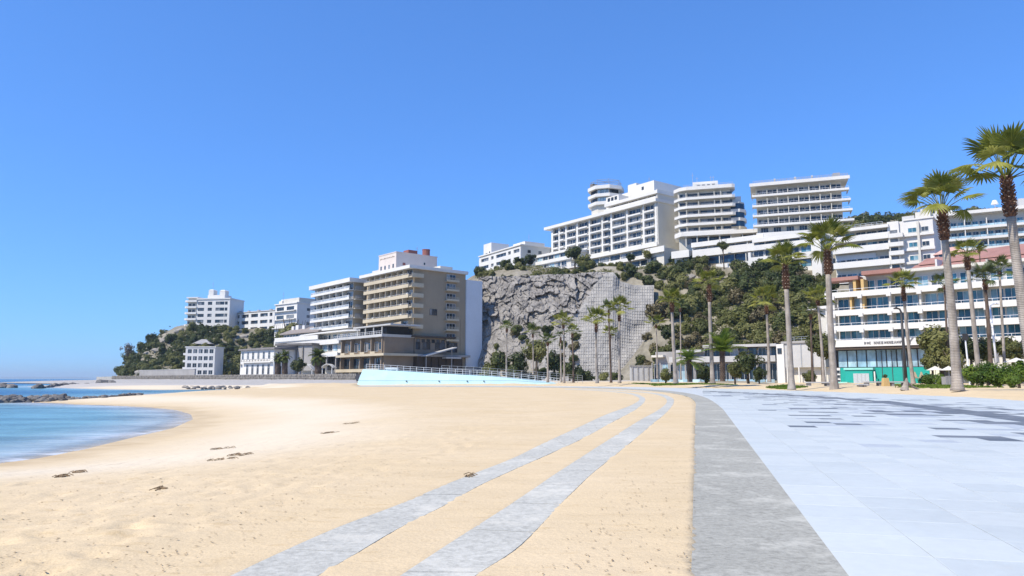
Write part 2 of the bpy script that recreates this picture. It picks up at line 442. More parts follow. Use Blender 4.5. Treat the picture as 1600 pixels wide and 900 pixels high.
# footprints and hollows in the loose sand
near_step = np.minimum(d_line(gx, gy, STEP_LINES[0]), d_line(gx, gy, STEP_LINES[1]))
gmask = gdry*sstep(0.85, 1.3, near_step)
def hollows(n, xa, xb, ya, yb, ra, rb, depth, stretch=1.0):
    for _ in range(n):
        y0 = ya * (yb/ya)**random.random(); x0 = random.uniform(xa, xb) * (0.35 + 0.65*y0/yb)
        r = random.uniform(ra, rb); q = random.uniform(0, 3.14)
        i0, i1 = np.searchsorted(ys, [y0-3*r, y0+3*r]); j0, j1 = np.searchsorted(xs, [x0-3*r, x0+3*r])
        if i1 <= i0 or j1 <= j0: continue
        X = gx[i0:i1,j0:j1]-x0; Y = gy[i0:i1,j0:j1]-y0
        u = X*math.cos(q)+Y*math.sin(q); v = (-X*math.sin(q)+Y*math.cos(q))*1.7
        e = (u*u+v*v)/(r*r)
        gz[i0:i1,j0:j1] += gmask[i0:i1,j0:j1]*depth*random.uniform(0.4,1.0)*(-np.exp(-e) + 0.45*np.exp(-((np.sqrt(e)-1.5)**2)*3))
hollows(2600, -13, 2.0, 3.2, 30, 0.05, 0.13, 0.013)
hollows(1300, -13, -0.5, 3.2, 16, 0.06, 0.16, 0.024)
hollows(120, 0.0, 3.0, 3.2, 16, 0.03, 0.06, 0.006)

t = NT('sand').set(0.95, 0.1)
at = t.n('ShaderNodeAttribute', attribute_name='wet')
big = t.noise(0.35, detail=5); mid = t.noise(5.0, t.pos((0.6,1.6,1)), detail=5, rough=0.65); fine = t.noise(90.0, detail=2)
dry = t.ramp(big, [(0.3, (0.605,0.478,0.295)), (0.7, (0.65,0.525,0.345))])
dry = t.mix(dry, (0.50,0.37,0.20), t.ramp(mid, [(0.56, 0.0), (0.72, 0.6)]))
dry = t.mix(dry, t.ramp(t.noise(1.3, t.pos((0.7,1.6,1)), detail=7, rough=0.7), [(0.3,0.90),(0.65,1.02)]), 1.0, 'MULTIPLY')
dry = t.mix(dry, t.ramp(fine, [(0.25, 0.82), (0.6, 1.0)]), 1.0, 'MULTIPLY')
pale = t.mix(dry, (0.655,0.58,0.45), 0.75)
sx = t.n('ShaderNodeSeparateColor'); t.l(at.outputs['Color'], sx.inputs[0])
col = t.mix(dry, pale, sx.outputs[1])
col = t.mix(col, t.ramp(t.noise(0.9, t.pos((1,2.5,1)), detail=6), [(0.35,(0.44,0.34,0.21)), (0.6,(0.53,0.425,0.275))]), sx.outputs[0])
col = t.mix(col, t.ramp(t.noise(0.5, detail=6), [(0.3,(0.36,0.34,0.31)), (0.7,(0.50,0.475,0.44))]), sx.outputs[2])
t.color(col)
bh = t.n('ShaderNodeMath', operation='MULTIPLY_ADD'); t.l(mid, bh.inputs[0]); bh.inputs[1].default_value = 1.0; t.l(t.noise(22.0, detail=4), bh.inputs[2])
t.bump(bh.outputs[0], 0.35, 0.02)
M['sand'] = t.m
sm = grid_mesh('sand_beach', gx, gy, gz, M['sand'])
wet = sstep(1.2, 0.1, gdl + (fbm(gx*0.5, gy*0.5, 3, 8)-0.5)*1.6) * (gdl > -3)
band = np.exp(-((gdl - 4.6 - (fbm(gx*0.2, gy*0.2, 3, 9)-0.5)*3)/2.4)**2) * (gdl > 0)
pale = np.clip(band + sstep(78, 100, gy)*(gx < -38), 0, 1)
greyz = np.clip(sstep(118, 132, gy)*(gx < -36) + sstep(150, 170, gy), 0, 1)
ca = sm.color_attributes.new('wet', 'FLOAT_COLOR', 'POINT')
ca.data.foreach_set('color', np.stack([wet, pale, greyz, np.ones_like(wet)], -1).astype(np.float32).ravel())
tag(link('sand_beach', sm), kind='structure')

# ------------------------------------------------------------------ sea
wx = np.concatenate([-grow(12, 19000, 0.5, 1.06)[::-1], grow(-11.9, 500, 1.0, 1.15), ])
wx = np.unique(np.concatenate([wx, [3000., 15000., 19000.]]))
wy = np.unique(np.concatenate([[-19000., -2000., -300., -60.], np.arange(-20, 4, 4.), grow(5, 19500, 0.2, 1.028)]))
hx, hy = np.meshgrid(wx, wy)
hl = d_line(hx, hy, shore); hl = np.where(in_poly(hx, hy, land), -hl, hl)
cell = np.minimum(1.0, 2.0/np.maximum(1, np.hypot(hx, hy)*0.03))
hz = SEA + (fbm(hx*0.55, hy*1.3, 3, 21)-0.45)*0.06*sstep(0.3, 4, hl)*cell
keep = ~((hl[:-1,:-1] < -6) & (hl[1:,1:] < -6) & (hl[:-1,1:] < -6) & (hl[1:,:-1] < -6))
t = NT('sea_water').set(0.2, 0.22)
t.b.inputs['IOR'].default_value = 1.33
at = t.n('ShaderNodeAttribute', attribute_name='depth')
sx = t.n('ShaderNodeSeparateColor'); t.l(at.outputs['Color'], sx.inputs[0])
n1 = t.noise(0.35, t.pos((0.5,1.2,1)), detail=4)
body = t.ramp(sx.outputs[0], [(0.0,(0.44,0.46,0.46)), (0.18,(0.33,0.41,0.42)), (0.42,(0.17,0.32,0.345)), (1.0,(0.11,0.265,0.32))])
body = t.mix(body, (0.012,0.085,0.19), sx.outputs[1])
body = t.mix(body, t.ramp(n1, [(0.35, 0.55), (0.62, 1.0)]), 1.0, 'MULTIPLY')
foam = t.noise(1.6, t.pos((0.7,1.5,1)), detail=5)
fm = t.n('ShaderNodeMath', operation='MULTIPLY'); t.l(sx.outputs[2], fm.inputs[0]); t.l(t.ramp(foam, [(0.40, 0.0), (0.52, 0.9)]), fm.inputs[1])
t.color(t.mix(body, (0.8,0.82,0.84), fm.outputs[0]))
bm1 = t.noise(1.3, t.pos((0.55,1.5,1)), detail=6, rough=0.6)
t.bump(bm1, 0.8, 0.25)
tr = t.n('ShaderNodeBsdfTransparent'); mx = t.n('ShaderNodeMixShader')
al = t.n('ShaderNodeMath', operation='MAXIMUM'); t.l(t.ramp(sx.outputs[0], [(0.0, 0.15), (0.04, 0.5), (0.14, 1.0)]), al.inputs[0]); t.l(fm.outputs[0], al.inputs[1]); t.l(al.outputs[0], mx.inputs[0]); t.l(tr.outputs[0], mx.inputs[1]); t.l(t.b.outputs[0], mx.inputs[2]); t.l(mx.outputs[0], t.out.inputs[0])
M['sea'] = t.m
wm = grid_mesh('sea', hx, hy, hz, M['sea'], keep=keep)
ca = wm.color_attributes.new('depth', 'FLOAT_COLOR', 'POINT')
dep = np.clip(hl/9.0, 0, 1); outer = sstep(50, 75, hy - 0*hx)*sstep(3, 20, hl)
outer = np.maximum(outer, sstep(60, 140, hl))
fo = np.exp(-((hl-0.35)/0.35)**2) + 0.25*np.exp(-((hl-1.7)/0.3)**2)
cc = np.stack([dep, outer, np.clip(fo,0,1), np.ones_like(dep)], -1).astype(np.float32).reshape(-1, 4)
if len(wm.vertices) == len(cc): ca.data.foreach_set('color', cc.ravel())
tag(link('sea', wm), kind='structure')

# far coast across the bay
mb = MB(); n = 60
for k in range(n):
    pass
top = []
for k in range(n+1):
    px = -420 + 640*k/n
    h = 34*sstep(560, 60, px+400)*0 + (95*fbm(np.array([k*0.13]), np.array([0.5]), 4, 31)[0] + 10)*float(sstep(215, 20, px))
    top.append((px, h))
for k in range(n):
    (p0,h0),(p1,h1) = top[k], top[k+1]
    a = P(p0, 592, 16000); b = P(p1, 592, 16000)
    mb.hex8([(a.x,16000,-3),(b.x,16000,-3),(b.x,17500,-3),(a.x,17500,-3)], [(a.x,16700,h0+2),(b.x,16700,h1+2),(b.x,17000,h1+2),(a.x,17000,h0+2)])
M['farcoast'] = rock_mat('far_coast_land', (0.10,0.13,0.12), (0.2,0.22,0.2), 0.002, 0.0)
tag(mb.build('far_coast', M['farcoast']), kind='structure')

# ------------------------------------------------------------------ promenade
t = NT('pale_paving').set(0.5, 0.4)
g = t.n('ShaderNodeNewGeometry'); oi = t.n('ShaderNodeObjectInfo')
ri = t.n('ShaderNodeMath', operation='ADD'); t.l(g.outputs['Random Per Island'], ri.inputs[0]); t.l(oi.outputs['Random'], ri.inputs[1])
fr = t.n('ShaderNodeMath', operation='FRACT'); t.l(ri.outputs[0], fr.inputs[0])
c = t.ramp(fr.outputs[0], [(0.0,(0.485,0.525,0.515)), (0.5,(0.52,0.56,0.545)), (1.0,(0.55,0.585,0.565))])
c = t.mix(c, t.ramp(t.noise(0.6, detail=6), [(0.3,0.94),(0.7,1.02)]), 1.0, 'MULTIPLY')
c = t.mix(c, t.ramp(t.noise(7.0, detail=6, rough=0.7), [(0.25,0.91),(0.6,1.0)]), 1.0, 'MULTIPLY')
c = t.mix(c, (0.50,0.46,0.38), t.ramp(t.noise(2.2, detail=7, rough=0.7), [(0.62,0.0),(0.80,0.35)]))
t.color(c); t.bump(t.noise(40.0, detail=3), 0.15, 0.004)
M['pave'] = t.m
def pave_tone(name, a, b):
    t = NT(name).set(0.5, 0.35)
    g = t.n('ShaderNodeNewGeometry'); oi = t.n('ShaderNodeObjectInfo')
    ri = t.n('ShaderNodeMath', operation='ADD'); t.l(g.outputs['Random Per Island'], ri.inputs[0]); t.l(oi.outputs['Random'], ri.inputs[1])
    fr = t.n('ShaderNodeMath', operation='FRACT'); t.l(ri.outputs[0], fr.inputs[0])
    c = t.ramp(fr.outputs[0], [(0.0,a),(1.0,b)])
    c = t.mix(c, t.ramp(t.noise(5.0, detail=6, rough=0.7), [(0.25,0.85),(0.65,1.05)]), 1.0, 'MULTIPLY')
    t.color(c); return t.m
M['pavedark'] = pave_tone('charcoal_paving', (0.115,0.13,0.145), (0.18,0.195,0.21))
M['pavemid'] = pave_tone('blue_grey_paving', (0.36,0.395,0.42), (0.45,0.485,0.505))
M['grout'] = plain_mat('paving_bed', (0.46,0.49,0.49), 0.9)
bed = MB(); bed.face(*[(p[0],p[1],-0.007) for p in plaza])
plaza_o = tag(bed.build('promenade', M['grout']), kind='structure')
TS = 0.6; GAP = 0.005
org = Vector(kr[0])
seam = [G(*p) for p in ((1700,676),(1600,656),(1500,641),(1400,629.5),(1300,621.6),(1200,615.3),(1100,611.1),(1000,607.9),(930,606.2))]
ii, jj = np.meshgrid(np.arange(-14, 190), np.arange(-1, 66), indexing='ij')
off = (ii % 2)*0.0
cx = org.x + E1.x*(ii+0.5)*TS + E2.x*(jj+0.5+off)*TS
cy = org.y + E1.y*(ii+0.5)*TS + E2.y*(jj+0.5+off)*TS
plaza_t = [(kr0[0]-E2.x*0.6, kr0[1]-E2.y*0.6)] + [(q[0]-0.35, q[1]-0.05) for q in kr] + far_edge
ok = in_poly(cx, cy, plaza_t)
def curve_ok(): return ok
dsm = d_line(cx, cy, seam)
lefts = in_poly(cx, cy, [kr0]+kr+seam[::-1]+[(26,-5)])
rowseed = vnoise(ii*1.0, (jj/2.3), 41); runs = vnoise(ii*1.0+77, jj/1.6, 43); clus = fbm(cx*0.16, cy*0.16, 3, 44)
tr_ = np.random.default_rng(4); r1 = tr_.random(ii.shape); r2 = tr_.random(ii.shape)
r1 = np.where(tr_.random(ii.shape) < 0.25, np.roll(r1, 1, axis=1), r1)          # runs of two or three along a course
pd = np.where(lefts, np.clip(0.70 - dsm/9.5, 0, 0.66), np.clip(0.26 - dsm/16, 0, 0.26))*(0.30+1.5*np.clip(clus-0.15, 0, 1))
pd = pd*sstep(78, 50, cy)
dark = (r1 < pd*0.8) | (dsm < 0.62)
midt = (~dark) & (r2 < pd*0.9 + 0.01)
tone = np.where(dark, 2, np.where(midt, 1, 0))
def tile_mb(mb, x, y, zt=0.0):
    h = (TS-GAP)/2; b = 0.003
    def q(u, v, z): return (x+E1.x*u+E2.x*v, y+E1.y*u+E2.y*v, z)
    lo = [q(-h,-h,-0.007), q(-h,h,-0.007), q(h,h,-0.007), q(h,-h,-0.007)]
    md = [q(-h,-h,zt-0.0015), q(-h,h,zt-0.0015), q(h,h,zt-0.0015), q(h,-h,zt-0.0015)]
    tp = [q(-h+b,-h+b,zt), q(-h+b,h-b,zt), q(h-b,h-b,zt), q(h-b,-h+b,zt)]
    s = len(mb.v); mb.v += lo+md+tp
    for k in range(4):
        n = (k+1) % 4
        mb.f += [(s+n, s+k, s+4+k, s+4+n), (s+4+n, s+4+k, s+8+k, s+8+n)]
    mb.f.append((s+11, s+10, s+9, s+8))
cand = []
for i, j in zip(*np.nonzero(ok)):
    x, y = cx[i,j], cy[i,j]
    if y < 2.6: vis = False
    else:
        r = x/y; vis = r < 0.78
    cand.append((y if vis else 1e3+abs(y), x, y, tone[i,j]))
cand.sort()
tones = [M['pave'], M['pavemid'], M['pavedark']]
tm = MB(); tile_mb(tm, 0, 0)
tmesh = [tm.mesh('paving_slab', m) for m in tones]
rest = [MB(), MB(), MB()]
for k, (key, x, y, tn) in enumerate(cand):
    dz = (random.random()-0.5)*0.003
    if k < 290: link('paving_slab', tmesh[tn], plaza_o, (x, y, dz))
    else: tile_mb(rest[tn], x, y, dz*(y < 30))
for tn, nm in enumerate(('pale_paving', 'blue_grey_paving', 'charcoal_paving')):
    tag(rest[tn].build(nm, tones[tn], plaza_o), kind='stuff')

def rough_concrete(name, a, b, blot, bump=0.4):
    t = NT(name).set(0.85, 0.2)
    c = t.ramp(t.noise(26.0, detail=5, rough=0.75), [(0.3, a), (0.65, b)])
    c = t.mix(c, [x*0.72 for x in a], t.ramp(t.noise(14.0, detail=8, rough=0.8), [(0.48, 0.0), (0.62, 0.6)]))
    c = t.mix(c, blot, t.ramp(t.noise(1.1, detail=10, rough=0.78), [(0.52, 0.0), (0.60, 0.7)]))
    c = t.mix(c, t.ramp(t.noise(0.4, detail=4), [(0.3,0.86),(0.7,1.05)]), 1.0, 'MULTIPLY')
    t.color(c); t.bump(t.noise(60.0, detail=3), bump, 0.006); return t.m
M['kerb'] = rough_concrete('speckled_granite_kerb', (0.29,0.285,0.245), (0.41,0.405,0.35), (0.52,0.51,0.44))
M['strip'] = rough_concrete('pale_concrete_step', (0.40,0.395,0.345), (0.55,0.545,0.485), (0.60,0.58,0.50))
def resample(a, n):
    a = [np.array(p) for p in a]
    d = [0]
    for i in range(len(a)-1): d.append(d[-1]+np.linalg.norm(a[i+1]-a[i]))
    out = []
    for k in range(n):
        s = d[-1]*k/(n-1); i = max(0, min(len(a)-2, int(np.searchsorted(d, s)-1)))
        f = (s-d[i])/(d[i+1]-d[i]+1e-9); out.append(tuple(a[i]*(1-f)+a[i+1]*f))
    return out
def ribbon(mb, L, Rr, z0, z1):
    for i in range(len(L)-1):
        mb.hex8([(*L[i],z0),(*Rr[i],z0),(*Rr[i+1],z0),(*L[i+1],z0)], [(*L[i],z1),(*Rr[i],z1),(*Rr[i+1],z1),(*L[i+1],z1)])
def ribbon1(mb, L, Rr, z0, z1):
    """one closed strip without inner walls"""
    n = len(L); b = len(mb.v)
    for i in range(n): mb.v += [(*L[i],z0),(*Rr[i],z0),(*Rr[i],z1),(*L[i],z1)]
    for i in range(n-1):
        o = b+4*i
        for k in range(4): 
            k2 = (k+1) % 4
            mb.f.append((o+k, o+4+k, o+4+k2, o+k2))
    mb.f += [(b,b+1,b+2,b+3), (b+4*n-1,b+4*n-2,b+4*n-3,b+4*n-4)]
# the broad kerb, in long slabs
kerb_o = MB()
KL = [kl0] + [kl[0]] + smooth_line(kl[1:], 4); KR = [kr0] + [kr[0]] + smooth_line(kr[1:], 4)
ribbon1(kerb_o, [(p[0]+0.0, p[1]) for p in KL], [(p[0], p[1]) for p in KR], -0.12, 0.008)
tag(kerb_o.build('granite_kerb', M['kerb']), kind='structure')
for nm, (L, Rr), seg in (('upper_step', stripA, 1.15), ('lower_step', stripB, 1.15)):
    Lg = smooth_line([G(*p) for p in L], 5); Rg = smooth_line([G(*p) for p in Rr], 5)
    l0 = (2*Lg[0][0]-Lg[6][0], 2*Lg[0][1]-Lg[6][1]); r0 = (2*Rg[0][0]-Rg[6][0], 2*Rg[0][1]-Rg[6][1])
    Lg = [l0]+Lg; Rg = [r0]+Rg
    st = MB(); ribbon1(st, Lg, Rg, -0.15, -0.02)
    so = tag(st.build('buried_step', M['strip']), kind='structure')
    acc = 0; i0 = 0; tot = 0
    # cut into slabs about every 1.3 m, longer further away
    nfine = 600
    Lf, Rf = [], []
    for i in range(len(Lg)-1):
        for k in range(12):
            f = k/12; Lf.append((Lg[i][0]*(1-f)+Lg[i+1][0]*f, Lg[i][1]*(1-f)+Lg[i+1][1]*f)); Rf.append((Rg[i][0]*(1-f)+Rg[i+1][0]*f, Rg[i][1]*(1-f)+Rg[i+1][1]*f))
    Lf.append(Lg[-1]); Rf.append(Rg[-1])
    s = 0
    for i in range(1, len(Lf)):
        acc += math.hypot((Lf[i][0]+Rf[i][0]-Lf[i-1][0]-Rf[i-1][0])/2, (Lf[i][1]+Rf[i][1]-Lf[i-1][1]-Rf[i-1][1])/2)
        if acc > seg or i == len(Lf)-1:
            a, b = Lf[s:i+1], Rf[s:i+1]
            if len(a) >= 2:
                # pull the ends back by half a joint
                def inset(q, r, dlt):
                    v = Vector((r[0]-q[0], r[1]-q[1])); n = v.length
                    return (q[0]+v.x/n*min(dlt,n*0.4), q[1]+v.y/n*min(dlt,n*0.4))
                jd = 0.012
                a = [inset(a[0],a[1],jd)]+a[1:-1]+[inset(a[-1],a[-2],jd)]; b = [inset(b[0],b[1],jd)]+b[1:-1]+[inset(b[-1],b[-2],jd)]
                m2 = MB(); ribbon1(m2, a, b, -0.02, 0.0095+random.uniform(-.001,.001)); m2.build('concrete_slab', M['strip'], so)
            s = i; acc = 0; seg = 1.15 if Lf[i][1] < 20 else 4.0

# ------------------------------------------------------------------ headland and hill
hp = np.array([180,182,186,193,203,214,226,236,246,258,268,280,292,330,420,470,520,600,700], float)
hyv = np.array([597,588,576,569,560,548,536,528,521,515,511,509,513,515,517,521,521,520,520], float)
DH = 415.0
hX = np.array([P(a, b, DH).x for a, b in zip(hp, hyv)]); hZ = np.array([P(a, b, DH).z for a, b in zip(hp, hyv)]) - 1.5
def headz(x, y):
    base = np.interp(x - np.maximum(0, 415-y)*0.58, hX, hZ, left=-3, right=hZ[-1])
    s = sstep(322, 376, y + (fbm(x*0.03, y*0.03, 3, 51)-0.5)*30)
    b = sstep(560, 470, y)
    return np.maximum(-3, -1.5 + (base+1.5)*(0.0+1.0*s)*b + (fbm(x*0.06, y*0.06, 4, 52)-0.5)*5*s)
ax, ay = np.meshgrid(np.arange(-250, -60, 2.5), np.arange(305, 570, 2.5))
tag(link('headland', grid_mesh('headland', ax, ay, headz(ax, ay), M['hill'])), kind='structure')

ctl = [(p[0],p[1],p[2]) for p in [tuple(P(*q)) for q in (
    (745,440,250),(800,439,238),(850,438,228),(950,436,220),(1010,452,214),(740,430,285),(840,430,285),(870,426,280),(950,423,262),(1045,414,248),(900,428,250),(1000,428,236),(850,434,240),
    (1000,424,226),(1060,418,224),(1030,590,176),(1030,500,192),(1100,565,168),(1100,500,186),(1100,445,205),(1150,570,163),(1150,485,186),
    (1200,565,158),(1200,475,182),(1250,560,155),(1250,485,172),(1060,414,236),(1160,404,230),(1200,402,222),(1300,390,216),(1400,398,198),(1460,395,205),
    (1330,340,300),(1400,345,300),(1500,342,300),(1580,342,300),(1300,560,152),(1450,560,150),(1600,560,148),(1300,455,182),(1450,430,186),(1600,405,186),
    (600,560,300),(650,520,300),(700,470,290),(520,560,330),(1750,345,290),(1750,420,190))]]
ctl += [(x, 138, 0.0) for x in range(-30, 260, 35)] + [P(px,592,206).to_tuple()[:2]+(2.0,) for px in (800,850,900,950,1000)] + [P(px,592,214).to_tuple()[:2]+(14.0,) for px in (850,900,950)]
ctl += [P(px,592,d).to_tuple()[:2]+(1.0,) for px, d in ((735,215),(745,226),(755,228),(720,232),(700,240))] + [P(780,592,232).to_tuple()[:2]+(16.0,)]
ctl += [(-40,235,2),(-70,260,3),(-60,300,14),(150,420,45),(60,420,45),(-30,420,38),(250,420,60)]
C = np.array(ctl)
def tps(r2): return -np.sqrt(r2+0.0004)
nC = len(C)
A = np.zeros((nC+3, nC+3)); d2 = (C[:,None,0]-C[None,:,0])**2+(C[:,None,1]-C[None,:,1])**2
A[:nC,:nC] = tps(d2/1e4) + np.eye(nC)*1e-3; A[:nC,nC] = 1; A[:nC,nC+1:] = C[:,:2]/100; A[nC:,:nC] = A[:nC,nC:].T
wts = np.linalg.solve(A, np.concatenate([C[:,2], [0,0,0]]))
def hillz(x, y, rough=True):
    sh = np.shape(x); xf = np.ravel(x).astype(float); yf = np.ravel(y).astype(float)
    r2 = (xf[:,None]-C[None,:,0])**2+(yf[:,None]-C[None,:,1])**2
    z = tps(r2/1e4)@wts[:nC] + wts[nC] + (xf*wts[nC+1]+yf*wts[nC+2])/100
    if rough: z = z + (fbm(xf*0.09, yf*0.09, 4, 61)-0.48)*3.2*sstep(3, 9, z)
    return np.minimum(z, 85).reshape(sh)
ax, ay = np.meshgrid(np.arange(-80, 262, 2.2), np.arange(132, 430, 2.2))
az = hillz(ax, ay)
az = np.where(az < 0.3, az-1.0, az)
tag(link('hillside', grid_mesh('hillside', ax, ay, az, M['hill'])), kind='structure')

# ------------------------------------------------------------------ rock cliff with sprayed concrete lattice
nU, nV = 330, 170
u = np.linspace(0, 1, nU)[None,:].repeat(nV, 0); v = np.linspace(0, 1, nV)[:,None].repeat(nU, 1)
PXU = 748 + (1016-748)*u
topy = np.interp(PXU, [738,760,800,850,900,930,955,965,985,1016], [436,433,432,430,428,425,426,440,446,447])
D = 197 + 19*v**1.2 + 22*(1-u)**2.2 - 2*u
ZT = CAM_H + (592-topy)*D/F*1.0
rx_ = np.array((PXU-800)/F)
CX = rx_*D*(0.992+0.035*v); CZ = -1 + (ZT+1)*v
# outward displacement (towards -y)
LE = ([0,0.15,0.35,0.5,0.62,0.75,0.9,1.0], [0.36,0.36,0.38,0.48,0.57,0.62,0.67,0.74])
lat_edge = np.interp(v + (fbm(CX*0.15,CZ*0.15,3,70)-0.5)*0.10, *LE)
isl = sstep(-0.02, 0.02, u-lat_edge)
wx_ = CX + (fbm(CX*0.22, CZ*0.22, 3, 72)-0.5)*5; wz_ = CZ + (fbm(CX*0.22+9, CZ*0.22, 3, 73)-0.5)*5
s1, g1, id1, ox1, oy1 = voro(wx_*0.46+wz_*0.10, wz_*0.42, 71)
s2, g2, id2, ox2, oy2 = voro(wx_*1.0, wz_*0.7, 75)
def tl(i, k): return np.modf(i*k*37.7)[0]-0.5
rock = 2.0*id1 + 2.0*tl(id1,1.3)*ox1 + 2.2*(tl(id1,2.9)-0.25)*oy1 + 0.9*id2 + 1.0*tl(id2,1.7)*ox2 + 0.9*tl(id2,3.1)*oy2  + (fbm(CX*0.6,CZ*0.5,5,77)-0.5)*2.6 + 0.5*np.abs(np.modf((CZ+CX*0.12+fbm(CX*0.1,CZ*0.1,3,80)*6)*0.22)[0]-0.5)
rock = 0.85*rock*(0.40+0.60*sstep(0.35, 0.66, v + (fbm(CX*0.08,CZ*0.08,2,78)-0.5)*0.3))
smooth_c = 1.2 + (fbm(CX*0.14, CZ*0.14, 4, 79)-0.5)*4.2
disp = rock*(1-isl) + smooth_c*isl
CY = D - disp
q = grid_mesh('cliff', CX, CY, CZ, M['cliff'], smooth=False)
q.materials.append(M['lattice'])
fm = (isl[:-1,:-1].ravel() > 0.5).astype(np.int32); q.polygons.foreach_set('material_index', fm)
cliff = tag(link('rock_cliff', q), kind='structure')
mb = MB()
def lat_pt(a, b):
    j = a*(nU-1); i = b*(nV-1); i = int(round(min(max(i,0),nV-1))); j = int(round(min(max(j,0),nU-1)))
    return (CX[i,j], CY[i,j]-0.05, CZ[i,j])
for a in np.arange(0.37, 1.0, 0.0138):
    run = []
    for b in np.linspace(0.06, 0.985, 40):
        le = np.interp(b, *LE)
        if a > le: run.append(lat_pt(a, b))
    if len(run) > 3: mb.tube(run, 0.13, 4)
for b in np.arange(0.06, 0.985, 0.031):
    le = np.interp(b, *LE)
    mb.tube([lat_pt(a, b) for a in np.linspace(le+0.005, 0.998, 36)], 0.13, 4)
tag(mb.build('lattice_beam', M['latbeam'], cliff), kind='stuff')
# coping on the cliff lattice and its retaining wall at the foot
w = thing('retaining_wall', 'grey concrete retaining wall at the foot of the lattice slope beside the glass pavilion', 'wall', P(986,592,162))
b0 = MB(); L = P(1019,592,162).x - P(986,592,162).x
b0.box(0, L, 0, 1.5, -2, P(986,575,162).z-CAM_H+0.3); b0.build('wall', M['lightgrey'], w)
b0 = MB(); b0.box(-0.1, L+0.1, -0.15, 1.5, P(986,575,162).z-CAM_H+0.303, P(986,575,162).z-CAM_H+0.6); b0.build('coping', M['lattice'], w)
for k in range(4):
    b0 = MB(); b0.box(L*(k+0.3)/4-0.12, L*(k+0.3)/4+0.12, -0.14, -0.003, -1, P(986,575,162).z-CAM_H+0.25); b0.build('buttress', M['latbeam'], w)

# ------------------------------------------------------------------ sea wall, terrace behind it, slope below
a = P(236,594,262); b = P(556,594,163)
sw_pts = [(a.x-30, a.y+28), (a.x, a.y), ((a.x*2+b.x)/3-2, (a.y*2+b.y)/3+1), ((a.x+b.x*2)/3, (a.y+b.y*2)/3), (b.x, b.y)]
SWL = smooth_line(sw_pts, 10)
mb = MB(); nrm = Vector((b.y-a.y, -(b.x-a.x))).normalized()
if nrm.y < 0: nrm = -nrm
ribbon1(mb, SWL, [(p[0]+nrm.x*0.8, p[1]+nrm.y*0.8) for p in SWL], -0.5, 2.3)
sw = tag(mb.build('sea_wall', M['stonewall']), 'long dark stone sea wall running along the back of the beach below the white house', 'wall')
mb = MB()
for i in range(len(SWL)-1):
    for rr in range(4):
        for k in range(5):
            f = (k + (rr % 2)*0.5)/5; f1 = f+0.19
            if f1 > 1: continue
            p = (SWL[i][0]*(1-f)+SWL[i+1][0]*f, SWL[i][1]*(1-f)+SWL[i+1][1]*f); q2 = (SWL[i][0]*(1-f1)+SWL[i+1][0]*f1, SWL[i][1]*(1-f1)+SWL[i+1][1]*f1)
            e = random.uniform(0.03, 0.16); z0 = 0.15+rr*0.53; z1 = z0+0.47
            mb.hex8([(p[0]-nrm.x*e,p[1]-nrm.y*e,z0),(q2[0]-nrm.x*e,q2[1]-nrm.y*e,z0),(q2[0]+nrm.x*.02,q2[1]+nrm.y*.02,z0),(p[0]+nrm.x*.02,p[1]+nrm.y*.02,z0)],
                    [(p[0]-nrm.x*e,p[1]-nrm.y*e,z1),(q2[0]-nrm.x*e,q2[1]-nrm.y*e,z1),(q2[0]+nrm.x*.02,q2[1]+nrm.y*.02,z1),(p[0]+nrm.x*.02,p[1]+nrm.y*.02,z1)])
tag(mb.build('stone_facing', M['stonewall'], sw), kind='stuff')
mb = MB()
back = [(p[0]+nrm.x*0.8, p[1]+nrm.y*0.8) for p in SWL]
mb.prism(back + [(-20,200),(-20,262),(-60,300),(-110,345),(-200,345)], -0.4, 2.05)
tag(mb.build('terrace', M['gravel']), kind='structure')
# low concrete wall on the sea wall under the white block
o = thing('parapet_wall', 'pale grey concrete parapet along the top of the sea wall under the four storey block', 'wall', (0,0,0))
mb = MB(); sg = SWL[6:20]; ribbon1(mb, [(p[0]+nrm.x*1.5,p[1]+nrm.y*1.5) for p in sg], [(p[0]+nrm.x*1.9,p[1]+nrm.y*1.9) for p in sg], 2.0, 4.2); mb.build('wall', M['grey'], o)
mb = MB(); ribbon1(mb, [(p[0]+nrm.x*1.4,p[1]+nrm.y*1.4) for p in sg], [(p[0]+nrm.x*2.0,p[1]+nrm.y*2.0) for p in sg], 4.203, 4.4); mb.build('coping', M['lightgrey'], o)
# sloping gravel bank from the beach up to the wall foot
foot = [(p[0], p[1]) for p in SWL]
mb = MB()
low = [(-205,285)] + [P(px, py, d).to_tuple()[:2] for px, py, d in ((250,602,150),(330,602,128),(420,602,121),(500,602,119),(560,602,119))]
lo2 = resample(low, len(foot))
ns = 10
for k in range(ns):
    for i in range(len(foot)-1):
        pts = []
        for (ii2, kk) in ((i,k),(i+1,k),(i+1,k+1),(i,k+1)):
            f = kk/ns; x = lo2[ii2][0]*(1-f)+foot[ii2][0]*f; y = lo2[ii2][1]*(1-f)+foot[ii2][1]*f
            z = -0.35 + 1.15*f**0.8 + 0.25*float(vnoise(np.array([x*0.3]), np.array([y*0.3]), 5)[0])*f
            pts.append((x,y,z))
        mb.face(*pts)
tag(mb.build('gravel_bank', M['gravel'], smooth=True), kind='structure')
